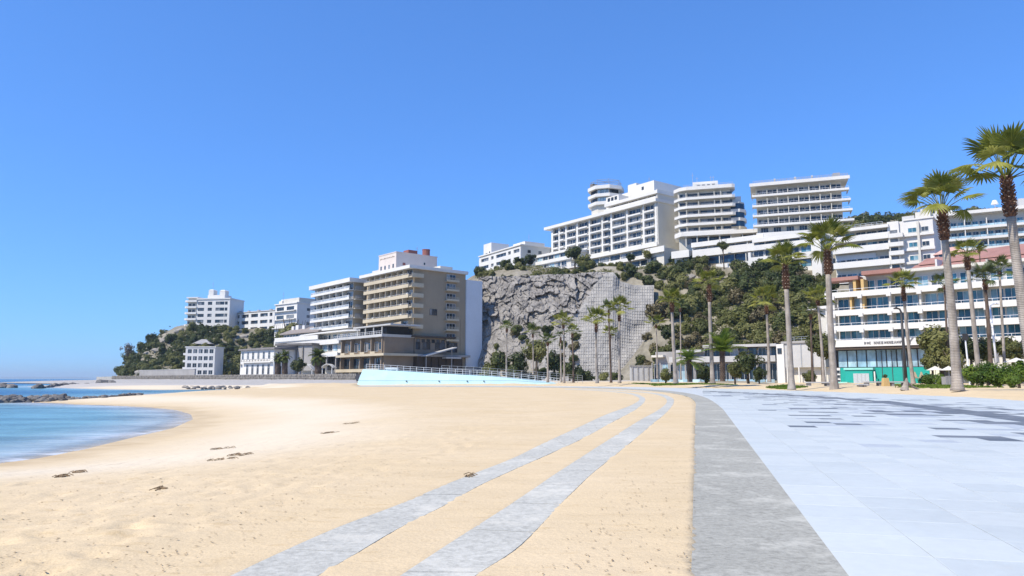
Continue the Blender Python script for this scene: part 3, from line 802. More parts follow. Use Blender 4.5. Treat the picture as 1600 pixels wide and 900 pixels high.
# ------------------------------------------------------------------ building helpers
class Fr:
    """a facade frame inside a building: x along the facade, y into the building, z up"""
    def __init__(s, parent, ox=0, oy=0, rot=0, oz=0):
        s.p = parent; s.o = (ox, oy, oz); s.r = rot; s.c = math.cos(rot); s.s = math.sin(rot)
    def pt(s, x, y, z): return (s.o[0]+x*s.c-y*s.s, s.o[1]+x*s.s+y*s.c, s.o[2]+z)
    def put(s, mb, name, mat, parent=None, smooth=False): return mb.build(name, mat, s.p if parent is None else parent, s.o, s.r, smooth)
    def box(s, name, mat, *a):
        m = MB(); m.box(*a); return s.put(m, name, mat)
_win = {}
def window(fr, x, z, w, h, y=0.0, n=2, frame='frame', glass='glass', name='window', tran=0.0):
    """frame with panes set back in it; x, z lower left corner"""
    key = (round(w,2), round(h,2), n, frame, glass, name, tran)
    if key not in _win:
        m = MB(); b = min(0.06, h*0.05); d0, d1 = -0.05, 0.10
        m.box(0,w,d0,d1,0,b); m.box(0,w,d0,d1,h-b,h); m.box(0,b,d0,d1,b,h-b); m.box(w-b,w,d0,d1,b,h-b)
        for k in range(1, n):
            xx = w*k/n; m.box(xx-b*0.4,xx+b*0.4,d0+0.02,d1-0.02,b,h-b)
        if tran: m.box(b,w-b,d0+0.021,d1-0.021,h*tran-b*0.4,h*tran+b*0.4)
        ps = []
        for k in range(n):
            p = MB(); x0 = w*k/n+(b if k == 0 else b*0.4); x1 = w*(k+1)/n-(b if k == n-1 else b*0.4)
            p.box(x0,x1,0.03,0.05,b,h-b); ps.append(p.mesh('pane', M[glass]))
        _win[key] = (m.mesh(name, M[frame]), ps)
    me, ps = _win[key]
    o = link(name, me, fr.p, fr.pt(x,y,z), fr.r)
    for p in ps: link('pane', p, o)
    return o
def place(name, label, cat, L, Rp, z, group=None):
    """L, Rp = (pixel x, pixel y at which it was read, distance): the two ends of the main facade"""
    a = P(*L); b = P(*Rp)
    w = math.hypot(b.x-a.x, b.y-a.y); rz = math.atan2(b.y-a.y, b.x-a.x)
    o = thing(name, label, cat, (a.x, a.y, z), rz, group)
    return o, w
def hrail(mb, x0, x1, y, z0, h, step=1.5, n=2, r=0.03):
    k = max(1, int((x1-x0)/step))
    for i in range(k+1):
        x = x0+(x1-x0)*i/k; mb.box(x-r, x+r, y-r, y+r, z0, z0+h-r)
    for j in range(n):
        z = z0+h*(j+1)/n; mb.box(x0-r, x1+r, y-r*0.9, y+r*0.9, z-r, z+r)
def antenna(fr, x, y, z, h, name='antenna', m='metal'):
    mb = MB(); mb.tube([(x,y,z),(x,y,z+h)], 0.07, 5); mb.box(x-0.5,x+0.5,y-0.03,y+0.03,z+h*0.75,z+h*0.75+0.07); mb.box(x-0.03,x+0.03,y-0.4,y+0.4,z+h*0.6,z+h*0.6+0.06)
    return fr.put(mb, name, M[m])
def balconies(fr, x0, x1, levels, fh, nb, proj=1.5, ph=1.0, slab='white', par='white', part='white', win='glass', frame='frame', wh=2.1, wfrac=0.82, rail=True, wall_y=0.0, partn=True, nw=3, side=True, gap=0.0):
    """balcony storeys: slab, parapet, optional rail on top, partitions and sliding windows"""
    for z in levels:
        fr.box('floor_slab', M[slab], x0, x1, -proj, wall_y-0.003, z-0.22, z)
        m = MB(); m.box(x0, x1, -proj-0.02, -proj+0.12, z-0.30, z+ph)
        if side:
            m.box(x0, x0+0.12, -proj+0.12, wall_y-0.004, z-0.30, z+ph); m.box(x1-0.12, x1, -proj+0.12, wall_y-0.004, z-0.30, z+ph)
        fr.put(m, 'balcony_parapet', M[par])
        if rail:
            m = MB(); hrail(m, x0+0.1, x1-0.1, -proj+0.05, z+ph, 0.28, 1.6, 1, 0.025); fr.put(m, 'balcony_railing', M['whitemetal'])
        bw = (x1-x0)/nb
        for k in range(nb):
            if partn and k:
                fr.box('partition', M[part], x0+k*bw-0.08, x0+k*bw+0.08, -proj+0.125, wall_y-0.005, z+0.002, z+fh-0.31)
            ww = bw*wfrac
            if random.random() < 0.4: fr.box('air_conditioner', M['white2'], x0+k*bw+0.25, x0+k*bw+1.05, wall_y-0.55, wall_y-0.2, z+0.9, z+1.5)
            window(fr, x0+k*bw+(bw-ww)/2, z+0.04, ww, wh, wall_y-0.11, nw, frame, win)
def punched(fr, x0, x1, z0, fh, nf, cells, wh, sill, wall='white', depth=0.3, win='glass', frame='frame', band=True, spec_n=2):
    """facade with recessed windows: bands and piers stand proud of the wall; cells = [(x, width), ...]"""
    for k in range(nf):
        zb = z0+k*fh
        m = MB(); m.box(x0, x1, -depth, -0.003, zb, zb+sill); fr.put(m, 'spandrel', M[wall])
        m = MB(); m.box(x0, x1, -depth, -0.003, zb+sill+wh, zb+fh-0.002); fr.put(m, 'lintel_band', M[wall])
        xs_ = [x0] + [q for c in cells for q in (c[0], c[0]+c[1])] + [x1]
        for i in range(0, len(xs_), 2):
            if xs_[i+1]-xs_[i] > 0.02: fr.box('pier', M[wall], xs_[i], xs_[i+1], -depth+0.002, -0.003, zb+sill+0.001, zb+sill+wh-0.001)
        for c in cells: window(fr, c[0], zb+sill, c[1], wh, -0.12, spec_n if c[1] > 1.2 else 1, frame, win)

# ------------------------------------------------------------------ the tan seafront hotel
def tan_hotel():
    o, W = place('seafront_hotel', 'tall tan hotel with cream balconies and shaded brown side wall behind the blue ramp', 'hotel', (572,500,228.5), (646,500,207), 0.5)
    f = Fr(o); Dp = 18.8; top = P(646,420,207).z-0.5
    side = Fr(o, W, 0, math.pi/2)
    lv = [P(646,y,207).z-0.5 for y in (432.5,447.5,463.5,479.5,495.5,512)]
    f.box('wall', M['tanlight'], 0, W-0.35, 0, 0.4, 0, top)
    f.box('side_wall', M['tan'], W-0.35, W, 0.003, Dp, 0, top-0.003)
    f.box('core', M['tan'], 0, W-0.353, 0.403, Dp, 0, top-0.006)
    f.box('roof', M['white'], -1.2, W+0.9, -2.2, Dp+0.4, top, top+0.95)
    balconies(f, 1.0, W-0.4, lv[:5], 3.1, 8, 1.7, 0.72, 'cream', 'cream', 'cream', 'glass', 'frame', 2.05, 0.86, True)
    # sixth storey: yellowed cloth-covered parapet and its open room
    f.box('floor_slab', M['cream'], 4, W-0.4, -1.7, -0.003, lv[5]-0.25, lv[5])
    f.box('balcony_parapet', M['cream'], 4, W-0.4, -1.72, -1.58, lv[5]-0.3, lv[5]+1.0)
    m = MB(); m.hex8([(5,-1.85,lv[5]+0.1),(W-4,-1.85,lv[5]+0.5),(W-4,-1.75,lv[5]+0.5),(5,-1.75,lv[5]+0.1)], [(5,-1.75,lv[5]+0.75),(W-4,-1.75,lv[5]+2.0),(W-4,-1.7,lv[5]+2.0),(5,-1.7,lv[5]+0.75)])
    f.put(m, 'awning', M['tanlight'])
    for k in range(7): window(f, 1.5+k*3.5, lv[5]+0.1, 2.8, 2.0, -0.11, 3)
    # top storey corner: dark sheet on the wall painting an opening's shade
    f.box('shade_panel', M['dark'], W-7.5, W-1.2, -0.06, -0.004, lv[0]+2.2, top-0.05)
    # wrap-round balcony ends on the shaded side, and the column of side balconies
    for z in lv:
        m = MB(); m.box(-1.7, 2.4, -1.5, -0.004, z-0.28, z-0.02); side.put(m, 'balcony_slab', M['cream'])
        m = MB(); m.box(-1.7, 2.4, -1.52, -1.40, z-0.02, z+0.9); m.box(2.28, 2.4, -1.4, -0.005, z-0.02, z+0.9); side.put(m, 'balcony_end', M['cream'])
    xa, xb = 11.0, 15.6
    for k, z in enumerate(lv + [lv[5]-3.1]):
        z = z-0.2
        side.box('balcony_slab', M['cream'], xa, xb, -1.2, -0.004, z-0.26, z)
        m = MB(); hrail(m, xa+0.05, xb-0.05, -1.12, z, 0.95, 0.5, 3, 0.035); m.box(xa, xb, -1.2, -1.05, z, z+0.35); side.put(m, 'balcony_railing', M['cream'])
        window(side, xa+0.6, z+0.05, 3.3, 2.0, -0.06, 3, 'frame', 'glassdark' if k % 2 else 'glass')
    window(side, 5.6, lv[4]+0.9, 2.6, 1.9, -0.06, 3, 'framedark', 'glassdark')
    m = MB(); m.box(16.9, 17.05, -0.12, -0.004, 3, lv[4]); side.put(m, 'drain_pipe', M['tan'])
    # white service tower beyond the side wall, its shade put into the blue-grey
    side.box('service_tower', M['bluegrey'], Dp+0.003, Dp+6.2, -0.5, 8, 4.2, top-1.6)
    side.box('service_base', M['grey'], Dp+0.003, Dp+6.3, -0.3, 8, 0, 4.197)
    window(side, Dp+2.2, 1.0, 2.6, 2.4, -0.42, 2, 'frame', 'glass')
    # penthouse, tanks
    tz = top+0.953
    px0 = 0.3
    pf = Fr(o, 2.0, 3.0)
    hP = P(610,388,214).z-0.5-tz
    m = MB(); m.box(0, 10.8, 0, 15.5, tz, tz+hP); pf.put(m, 'penthouse', M['pinkwhite'])
    m = MB(); m.box(-0.12, 10.92, -0.12, 15.62, tz+hP+0.003, tz+hP+0.28); pf.put(m, 'penthouse_coping', M['pinkwhite'])
    for k in range(4): window(pf, 1.2+k*2.5, tz+1.6, 0.95, 1.4, -0.06, 1, 'frame', 'glassdark')
    m = MB()
    for k in range(11): m.box(0.9+k*0.85, 0.9+k*0.85+0.35+0.2*(k%3==0), -0.07, -0.004, tz+hP-1.35, tz+hP-1.1+0.12*(k%2))
    pf.put(m, 'faded_lettering', M['brown'])
    ps = Fr(o, 12.8, 3.0, math.pi/2)
    window(ps, 3.2, tz+1.2, 0.8, 0.9, -0.06, 1, 'frame', 'glassdark'); window(ps, 7.0, tz+0.5, 1.4, 1.4, -0.06, 1, 'frame', 'glassdark'); window(ps, 10.2, tz+3.4, 0.7, 0.9, -0.06, 1, 'frame', 'glassdark')
    m = MB(); m.box(2.4, 3.4, -0.07, -0.004, tz+2.6, tz+3.4); ps.put(m, 'red_mark', M['redpaint'])
    ps.box('red_tank', M['redpaint'], 5.2, 8.6, 1.2, 4.2, tz+hP+0.28, tz+hP+1.6)
    m = MB(); m.tube([(12.6,2.2,tz+hP+0.2),(12.6,2.2,tz+hP+2.4)], 1.25, 14); m.tube([(12.6,2.2,tz+hP+2.4),(12.6,2.2,tz+hP+2.6)], 1.35, 14); ps.put(m, 'red_chimney', M['redpaint'])
    antenna(ps, 9.6, 3.0, tz+hP+0.28, 3.2)
    # small rooms on the roof
    f.box('roof_hut', M['white2'], -4.0, 1.9, 4, 9, tz-1.0, tz+2.4)
    f.box('roof_hut', M['white2'], 15.5, 21.0, 14.2, 18.9, tz-0.2, tz+2.3)
    f.box('roof_hut', M['white'], 14.5, 20, 18.95, 24.8, tz-1.0, tz+0.9)
    antenna(f, -1.2, 6, tz+2.4, 1.6)
    # brown podium towards the sea
    yb = -9.7; xl = W-25.1
    p = Fr(o, xl, yb); Lp = 25.3
    z3 = P(602,526,200.7).z-0.5; z2 = P(602,551,200.7).z-0.5; z1 = P(602,576,200.7).z-0.5
    p.box('podium_wall', M['brown'], 0, Lp, 0.6, 9.6, 0, z3)
    p.box('podium_wall', M['brown'], Lp-0.3, Lp+0.15, 0.0, 9.7, 0.0, z3+0.003)
    p.box('podium_slab', M['cream'], -1.0, Lp+2.6, -1.6, 9.6, z2-0.85, z2-0.2)
    p.box('podium_slab', M['cream'], -2.5, Lp-1.0, -1.2, 0.597, z1-0.9, z1)
    p.box('podium_slab', M['lightgrey'], -1.5, Lp+0.4, -1.0, 9.8, z3+0.003, z3+0.75)
    for k in range(5):
        p.box('column', M['brown'], k*6.1, k*6.1+0.5, -0.6, 0.597, z1+0.003, z2-0.853)
        p.box('column', M['brown'], k*6.1+0.1, k*6.1+0.6, -0.45, 0.597, z2-0.197, z3)
        if k < 4:
            window(p, k*6.1+0.9, z1+0.1, 2.3, 3.0, 0.48, 2, 'framedark', 'glass'); window(p, k*6.1+3.4, z1+0.1, 2.3, 3.0, 0.48, 2, 'framedark', 'glassdark' if k in (1,2) else 'glass')
            window(p, k*6.1+1.1, z2+0.5, 1.7, 2.7, 0.48, 2, 'frame', 'glassdark'); window(p, k*6.1+3.3, z2+1.0, 1.7, 1.9, 0.48, 1, 'frame', 'glass')
            p.box('balcony_parapet', M['cream'], k*6.1+0.7, k*6.1+3.4, -0.9, -0.75, z2-0.197, z2+0.45)
        p.box('stilt', M['cream'], 1.2+k*5.4, 1.7+k*5.4, -0.8, -0.3, -0.6, z1-0.903)
    p.box('undercroft', M['dark'], -0.4, Lp-1, 0.3, 0.595, 0.0, z1-0.905)  # dark sheet paints the shade under the podium slab
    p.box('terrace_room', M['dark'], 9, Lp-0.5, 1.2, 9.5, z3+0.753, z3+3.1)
    p.box('canopy', M['lightgrey'], 7.5, Lp+4.0, -0.4, 9.4, z3+3.103, z3+3.5)
    for k in range(4): p.box('column', M['white2'], 9.5+k*4.8, 9.75+k*4.8, -0.1, 0.15, z3+0.753, z3+3.1)
    m = MB(); hrail(m, -1.3, Lp+0.2, -0.9, z3+0.753, 0.9, 1.4, 2, 0.03); p.put(m, 'railing', M['whitemetal'])
    # side of podium and ground floor, its shade put into the darker brown
    q = Fr(o, W+0.15, yb, math.pi/2)
    window(q, 1.2, z2+1.2, 7.0, 2.6, -0.06, 4, 'framedark', 'glassdark')
    for xx in (1.4, 4.4): window(q, xx, z3-1.9, 2.2, 1.1, -0.06, 2, 'framedark', 'glassdark')
    s2 = Fr(o, W, 0, math.pi/2)
    s2.box('podium_wall', M['shadebrown'], 0.2, Dp-2.0, -1.4, -0.004, 0, z2-0.86)
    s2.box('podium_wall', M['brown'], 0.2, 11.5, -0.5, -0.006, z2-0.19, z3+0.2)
    s2.box('ledge', M['shadebrown'], -1.0, 14.0, -1.9, -0.008, z3+0.203, z3+0.65)
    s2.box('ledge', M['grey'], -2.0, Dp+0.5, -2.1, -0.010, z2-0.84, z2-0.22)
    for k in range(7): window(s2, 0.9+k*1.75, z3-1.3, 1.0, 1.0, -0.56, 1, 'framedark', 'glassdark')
    for xx, ww in ((0.6,1.5),(3.0,2.6),(7.4,3.4)): window(s2, xx, z2+1.2, ww, 2.2, -0.56, 2, 'framedark', 'glassdark')
    window(s2, 11.6, z2+0.6, 4.2, 3.0, -0.06, 4, 'framedark', 'glassdark')
    for k in range(6):
        window(s2, 0.6+k*2.6, 1.0, 2.2, 2.9, -1.46, 2, 'framedark', 'glassdark')
        s2.box('column', M['shadebrown'], 0.25+k*2.6, 0.5+k*2.6, -1.9, -1.403, 0, z2-0.863)
    m = MB(); m.hex8([(1.5,-5.2,z2-0.9),(12,-5.2,z2+1.7),(12,-2.2,z2+1.7),(1.5,-2.2,z2-0.9)], [(1.5,-5.2,z2-0.6),(12,-5.2,z2+2.0),(12,-2.2,z2+2.0),(1.5,-2.2,z2-0.6)])
    s2.put(m, 'sloping_canopy', M['lightgrey'])
    for xx in (2.2, 11.2): s2.box('canopy_post', M['grey'], xx, xx+0.2, -3.6, -3.4, 0, z2-0.9 + (xx-1.5)*0.247)
    s2.box('canopy', M['lightgrey'], 9.0, 14.5, -4.0, -1.95, z2-1.35, z2-0.95)
    return o, W
tan_hotel()

# ------------------------------------------------------------------ white wing left of it
def white_wing():
    o, W = place('hotel_wing', 'white hotel wing with five rows of glass balconies left of the tan hotel', 'hotel', (493,440,252), (553,440,230), 0.5)
    f = Fr(o); top = P(553,441,230).z-0.5
    f.box('wall', M['lightgrey'], 0, W-0.3, 0.003, 0.4, 0, top)
    f.box('side_wall', M['tanlight'], W-0.3, W, 0, 15, 0, top+0.003)
    f.box('core', M['cream'], 0, W-0.303, 0.403, 15, 0, top-0.003)
    f.box('roof', M['white'], -0.8, W+0.9, -2.0, 15.5, top+0.004, top+1.35)
    lv = [P(553,y,230).z-0.5 for y in (452,466.5,481,495.5,511)]
    balconies(f, 0, W, lv, 3.0, 6, 1.6, 0.45, 'white', 'white', 'white2', 'glass', 'frame', 2.15, 0.9, False, nw=3, side=False)
    for z in lv:
        m = MB(); hrail(m, 0.05, W-0.05, -1.55, z+0.45, 0.65, 1.2, 1, 0.03); f.put(m, 'balcony_railing', M['whitemetal'])
        for k in range(12):
            x = 0.1+k*W/12; f.box('balcony_glass', M['balustrade'], x+0.06, x+W/12-0.06, -1.57, -1.54, z+0.47, z+1.02)
    s = Fr(o, W, 0, math.pi/2)
    for z in lv:
        s.box('louvre_panel', M['grey'], 0.8, 2.6, -0.12, -0.004, z+0.2, z+1.3)
        m = MB(); m.box(0.2, 3.2, -0.8, -0.005, z-0.3, z-0.1); hrail(m, 0.25, 3.15, -0.75, z-0.1, 0.9, 0.5, 2, 0.03); s.put(m, 'side_balcony', M['white2'])
        window(s, 4.4, z+0.5, 1.1, 1.2, -0.06, 1, 'framedark', 'glassdark')
    # curved canopy and the terraces below
    zc = P(560,518,228).z-0.5
    pts = [(-5,-3.5)] + [(-5+ (W+12)*k/14, -3.5-1.2*math.sin(math.pi*k/14*0.9)) for k in range(1,14)] + [(W+7,-2.6),(W+8.2,-1.0),(W+7.5,0.5),(W+3,0.6),(W+0.2,-0.1),(-5,-0.1)]
    m = MB(); m.prism(pts, zc-0.1, zc+0.35); f.put(m, 'curved_canopy', M['white'])
    za = P(540,531,226).z-0.5
    f.box('lounge', M['white2'], -6, W+6, -1.4, -0.006, za, zc-0.103)
    for k in range(11):
        window(f, -5.5+k*3.4, za+0.3, 2.6 if k % 2 else 1.5, 2.0, -1.5, 1 if k%2==0 else 2, 'frame', 'glassnavy' if k % 2 == 0 else 'glassdark')
    f.box('terrace_parapet', M['white'], -9, W+2.5, -6.0, -5.7, za-1.2, za+0.35)
    f.box('terrace_floor', M['white'], -9, W+2.5, -5.697, -1.403, za-0.5, za-0.1)
    m = MB(); hrail(m, W-4, W+8, -4.5, za+0.2, 1.0, 1.3, 2, 0.03); f.put(m, 'railing', M['whitemetal'])
    zb = za-4.1
    f.box('lower_room', M['white2'], 2, W+2, -4.6, -0.007, zb, za-0.503)
    for k in range(7): window(f, 3+k*3.7, zb+0.8, 2.9, 2.0, -4.7, 2, 'frame', 'glass' if k % 2 else 'glasspale')
    f.box('lower_parapet', M['white'], 2, W+2.2, -6.2, -5.95, zb-1.1, zb+0.15)
    m = MB()
    for k in range(16): m.box(3+k*1.6, 3.9+k*1.6, -6.24, -6.205, zb-0.85, zb-0.35)
    f.put(m, 'parapet_panel', M['bluegrey'])
    f.box('lower_floor', M['white'], 2, W+2.2, -5.947, -0.008, zb-1.0, zb-0.003)
    f.box('undercroft', M['dark'], 1, W+2, -3.6, -0.009, -0.5, zb-1.003)  # dark block paints the shade below the lower floor
    for k in range(5): f.box('stilt', M['grey'], 2.5+k*6.5, 3.0+k*6.5, -5.6, -5.1, -0.6, zb-1.004)
    return o
white_wing()

# restaurant annex with brown roof on the left of the wing
def annex():
    o, W = place('seaside_annex', 'long low annex with grey brown sloping roof left of the white hotel wing', 'building', (443,530,262), (494,530,246), 0.5)
    f = Fr(o); z0 = P(470,533,252).z-0.5
    f.box('terrace_parapet', M['white'], -1, W+6, -3.0, -2.7, z0, z0+1.5)
    f.box('terrace_floor', M['white'], -1, W+6, -2.697, 8, z0-0.4, z0)
    f.box('wall', M['white2'], 0, W+3, 0, 8, z0+0.003, z0+3.0)
    for k in range(8): window(f, 0.6+k*2.15, z0+1.0, 1.5, 1.6, -0.06, 1, 'frame', 'glassdark')
    m = MB(); m.hex8([(-0.6,-1.4,z0+2.7),(W+3.4,-1.4,z0+2.7),(W+3.4,8.4,z0+3.0),(-0.6,8.4,z0+3.0)], [(-0.6,-1.3,z0+3.1),(W+3.4,-1.3,z0+3.1),(W+3.4,5,z0+5.6),(-0.6,5,z0+5.6)])
    f.put(m, 'roof', M['roofbrown'])
    for xx, ww in ((0.8,1.6),(3.8,2.0),(8.5,1.7)): f.box('roof_tank', M['white'], xx, xx+ww, 2.6, 4.4, z0+4.4, z0+6.0+0.3*(ww>1.9))
    f.box('undercroft_wall', M['grey'], 1, W+6, -1.5, 8, -1, z0-0.403)
annex()

# ------------------------------------------------------------------ white house on the sea wall and its neighbours
def white_house():
    o, W = place('white_house', 'two storey white house with tall windows and an arched balcony rail on the sea wall', 'house', (376,560,243), (428,560,229), 2.0)
    f = Fr(o); H = P(400,547,236).z-2.0
    f.box('wall', M['white'], 0, W, 0, 9, 0, H)
    m = MB(); m.hex8([(-0.7,-0.8,H+0.003),(W+1.2,-0.8,H+0.003),(W+1.2,9.6,H+0.003),(-0.7,9.6,H+0.003)], [(-0.4,-0.5,H+0.55),(W+0.9,-0.5,H+0.55),(W+0.9,9.3,H+1.5),(-0.4,9.3,H+1.5)])
    f.put(m, 'roof', M['darkroof'])
    H2 = H*0.50
    for k in range(6):
        x = 0.7+k*(W-1.0)/6; window(f, x+0.2, H2+1.3, 1.25, H-H2-1.9, -0.06, 2, 'frame', 'glass', tran=0.55)
        if k: window(f, x+0.1, 0.5, 1.35, H2-1.0, -0.06, 2, 'frame', 'glassdark', tran=0.7)
    f.box('balcony_slab', M['white'], 2.2, W-0.4, -1.0, -0.003, H2+0.1, H2+0.35)
    m = MB(); 
    for k in range(10):
        x = 2.3+k*(W-2.9)/10; w2 = (W-2.9)/10
        m.tube([(x+w2*j/8, -0.95, H2+0.95-0.38*math.sin(math.pi*j/8)) for j in range(9)], 0.05, 5); m.box(x-0.04, x+0.04, -0.99, -0.91, H2+0.35, H2+1.2)
    m.box(2.2, W-0.5, -1.0, -0.9, H2+1.15, H2+1.25); f.put(m, 'balcony_railing', M['darkmetal'])
    f.box('awning', M['darkroof'], 0.2, 1.4, -0.7, -0.004, H2-0.5, H2-0.35)
    s = Fr(o, W, 0, math.pi/2)
    window(s, 1.2, H2+1.3, 1.3, 2.2, -0.06, 2); window(s, 4.2, H2+1.3, 1.3, 2.2, -0.06, 2); window(s, 1.2, 0.6, 1.6, 2.6, -0.06, 2)
white_house()
def grey_block():
    o, W = place('grey_building', 'grey windowless building with flat dark roof behind the dark palms beside the white house', 'building', (432,560,238), (487,560,232), 1.5)
    f = Fr(o); H = P(460,540,236).z-1.5
    f.box('wall', M['grey'], 0, W, 0, 8, 0, H)
    f.box('roof', M['darkroof'], -0.4, W+0.4, -0.6, 8.4, H+0.003, H+0.7)
    for k in range(5): f.box('buttress', M['stonewall'], 0.5+k*2.6, 0.9+k*2.6, -0.35, -0.003, 0, H-0.5)
    f.box('doorway', M['dark'], 5.2, 7.0, -0.06, -0.004, 0.4, 2.8)  # dark sheet on the wall paints the doorway's shade
grey_block()
def shell_canopy(px0, px1, d, label, h0, h1):
    a = P(px0,580,d); b = P(px1,580,d); W = b.x-a.x; z0 = 2.05
    o = thing('shell_canopy', label, 'canopy', (a.x, d, z0), 0, 'curved white canopies on the seafront terrace')
    n = 14; m = MB()
    lo, hi = [], []
    for i in range(n+1):
        x = W*i/n; z = h0 + (h1-h0)*math.sin(math.pi*i/n)
        for y in (-2.2, 2.2): lo.append((x, y, z)); hi.append((x, y, z+0.22))
    for i in range(n):
        j = 2*i
        m.hex8([lo[j], lo[j+2], lo[j+3], lo[j+1]], [hi[j], hi[j+2], hi[j+3], hi[j+1]])
    m.build('shell', M['white'], o)
    for x in (0.4, W-0.4):
        for y in (-1.8, 1.8):
            q = MB(); q.tube([(x, y, -0.2), (x, y, h0+0.25)], 0.12, 8); q.build('post', M['whitemetal'], o)
    q = MB(); q.box(0.5, W-0.5, 1.0, 1.3, 0, 1.6); q.build('counter', M['white2'], o)
shell_canopy(468, 492, 222, 'arched white shell canopy on posts left of the big dark palm', 1.5, 3.4)
shell_canopy(504, 523, 214, 'low curved white canopy between the big dark palm and the brown podium', 2.2, 3.3)

def four_storey():
    o, W = place('apartment_block', 'plain white four storey block at the foot of the wooded headland', 'apartment building', (290,560,312), (336,560,312), 2.0)
    f = Fr(o); H = P(310,543,312).z-2.0; fh = H/4.15
    f.box('wall', M['white'], 0, W, 0.0, 9, -2, H)
    cells = [(0.9+k*(W-1.0)/5, (W-1.0)/5*0.74) for k in range(5)]
    punched(f, 0, W, 0.2, fh, 4, cells, fh*0.60, fh*0.25, 'white', 0.3, 'glassdark', 'frame')
    f.box('roof', M['white'], -0.3, W+0.3, -0.5, 9.3, H+0.003, H+0.45)
    l = Fr(o, 0, 9, -math.pi/2)
    for k in range(4):
        l.box('side_balcony', M['white'], 2.5, 8.5, -1.4, -0.003, 0.2+k*fh, 0.2+k*fh+0.95); window(l, 3.2, 0.2+k*fh+1.0, 3.5, fh*0.5, -0.06, 2, 'frame', 'glassdark')
four_storey()
def hut():
    o, W = place('hillside_hut', 'small hut with a grey hipped roof on a pale post above the four storey block', 'hut', (301,537,352), (329,537,352), P(314,541,352).z-2)
    f = Fr(o); m = MB(); b = [(-0.3,-0.5,3.2),(W+0.3,-0.5,3.2),(W+0.3,7,3.2),(-0.3,7,3.2)]
    m.hex8(b, [(W*0.35,2.6,5.6),(W*0.6,2.6,5.6),(W*0.6,3.6,5.6),(W*0.35,3.6,5.6)]); f.put(m, 'roof', M['grey'])
    f.box('wall', M['grey'], 0.8, W-0.8, 0.8, 6, -3, 3.197)
    f.box('post', M['white'], W*0.48, W*0.56, -0.2, 0.5, -5, 3.196)
hut()
def headland_tower():
    o, W = place('headland_tower', 'white apartment tower with rounded balconies and rooftop turrets on top of the headland', 'apartment building', (289,490,384), (359,490,380), P(320,517,382).z-3)
    f = Fr(o); zb = -(P(320,517,382).z-3); top = P(320,468,382).z+zb; fh = (top-3.2)/5.15
    xm = W*0.27
    f.box('wall', M['white'], xm, W, 0, 14, -4, top)
    cells = [(xm+0.6, 3.6), (xm+6.3, 2.5), (xm+10.9, 5.0), (W-2.9, 1.6)]
    punched(f, xm, W, 3.0, fh, 5, cells, fh*0.52, fh*0.30, 'white', 0.35, 'glassdark', 'framedark')
    f.box('roof', M['white'], xm-0.2, W+0.2, -0.6, 14.2, top+0.003, top+0.7)
    l2 = P(300,466,384).z+zb
    f.box('bay_wall', M['white2'], 0.9, xm-0.003, 1.0, 13, -4, l2)
    f.box('bay_roof', M['white'], 0.4, xm-0.004, 0.0, 13.2, l2+0.003, l2+0.6)
    for k in range(6):
        z = 2.4+k*fh
        arc = [(xm-0.005, -0.9)] + [(1.6+ -2.2*math.sin(q)+0.0, 1.2-2.1*math.cos(q)) for q in np.linspace(0, math.pi/2, 7)] + [(-0.6,6),(0.95,6),(xm-0.005,1.5)]
        m = MB(); m.prism(arc, z, z+0.95*fh/3.1); f.put(m, 'rounded_balcony', M['white'])
        if k < 5:
            window(f, 1.3, z+1.15, 1.6, fh*0.42, 0.9, 1, 'framedark', 'glassdark'); window(f, 3.6, z+1.15, 1.5, fh*0.42, 0.9, 1, 'framedark', 'glassdark')
    ph = P(330,460,382).z+zb
    f.box('penthouse', M['white'], W*0.42, W*0.80, 3, 10, top+0.703, ph)
    for x0, x1, y in ((0.43,0.54,451),(0.68,0.80,452)):
        z = P(330,y,382).z+zb; m = MB(); m.box(W*x0, W*x1, 3.2, 7, ph+0.003, z-0.6)
        m.hex8([(W*x0-.1,3.1,z-0.6),(W*x1+.1,3.1,z-0.6),(W*x1+.1,7.1,z-0.6),(W*x0-.1,7.1,z-0.6)], [(W*x0+.6,3.8,z),(W*x1-.6,3.8,z),(W*x1-.6,6.4,z),(W*x0+.6,6.4,z)]); f.put(m, 'turret', M['white'])
    antenna(f, W*0.48, 5, P(330,451,382).z+zb, 4.5)
headland_tower()
def long_block():
    o, W = place('apartment_block', 'long white three storey block with dark wide windows beside the headland tower', 'apartment building', (361,500,392), (431,500,372), P(395,520,380).z-2)
    f = Fr(o); zb = -(P(395,520,380).z-2); top = P(395,488,382).z+zb; fh = (top-2.2)/3.05
    f.box('wall', M['white2'], 0, W, 0, 10, -4, top)
    cells = [(1.6,4.4),(7.2,4.4),(13.0,4.2),(18.5,4.4), (24.0, 1.6)]; s = W/27.0
    punched(f, 0, W, 2.0, fh, 3, [(a*s,b*s) for a,b in cells], fh*0.5, fh*0.33, 'white', 0.8, 'glassdark', 'framedark', spec_n=3)
    f.box('roof', M['lightgrey'], -0.3, W+0.3, -1.0, 10.3, top+0.003, top+0.5)
    for x in (0.14,0.33,0.55,0.82): f.box('roof_vent', M['grey'], W*x, W*x+1.3, 1, 2.3, top+0.503, top+1.3)
long_block()
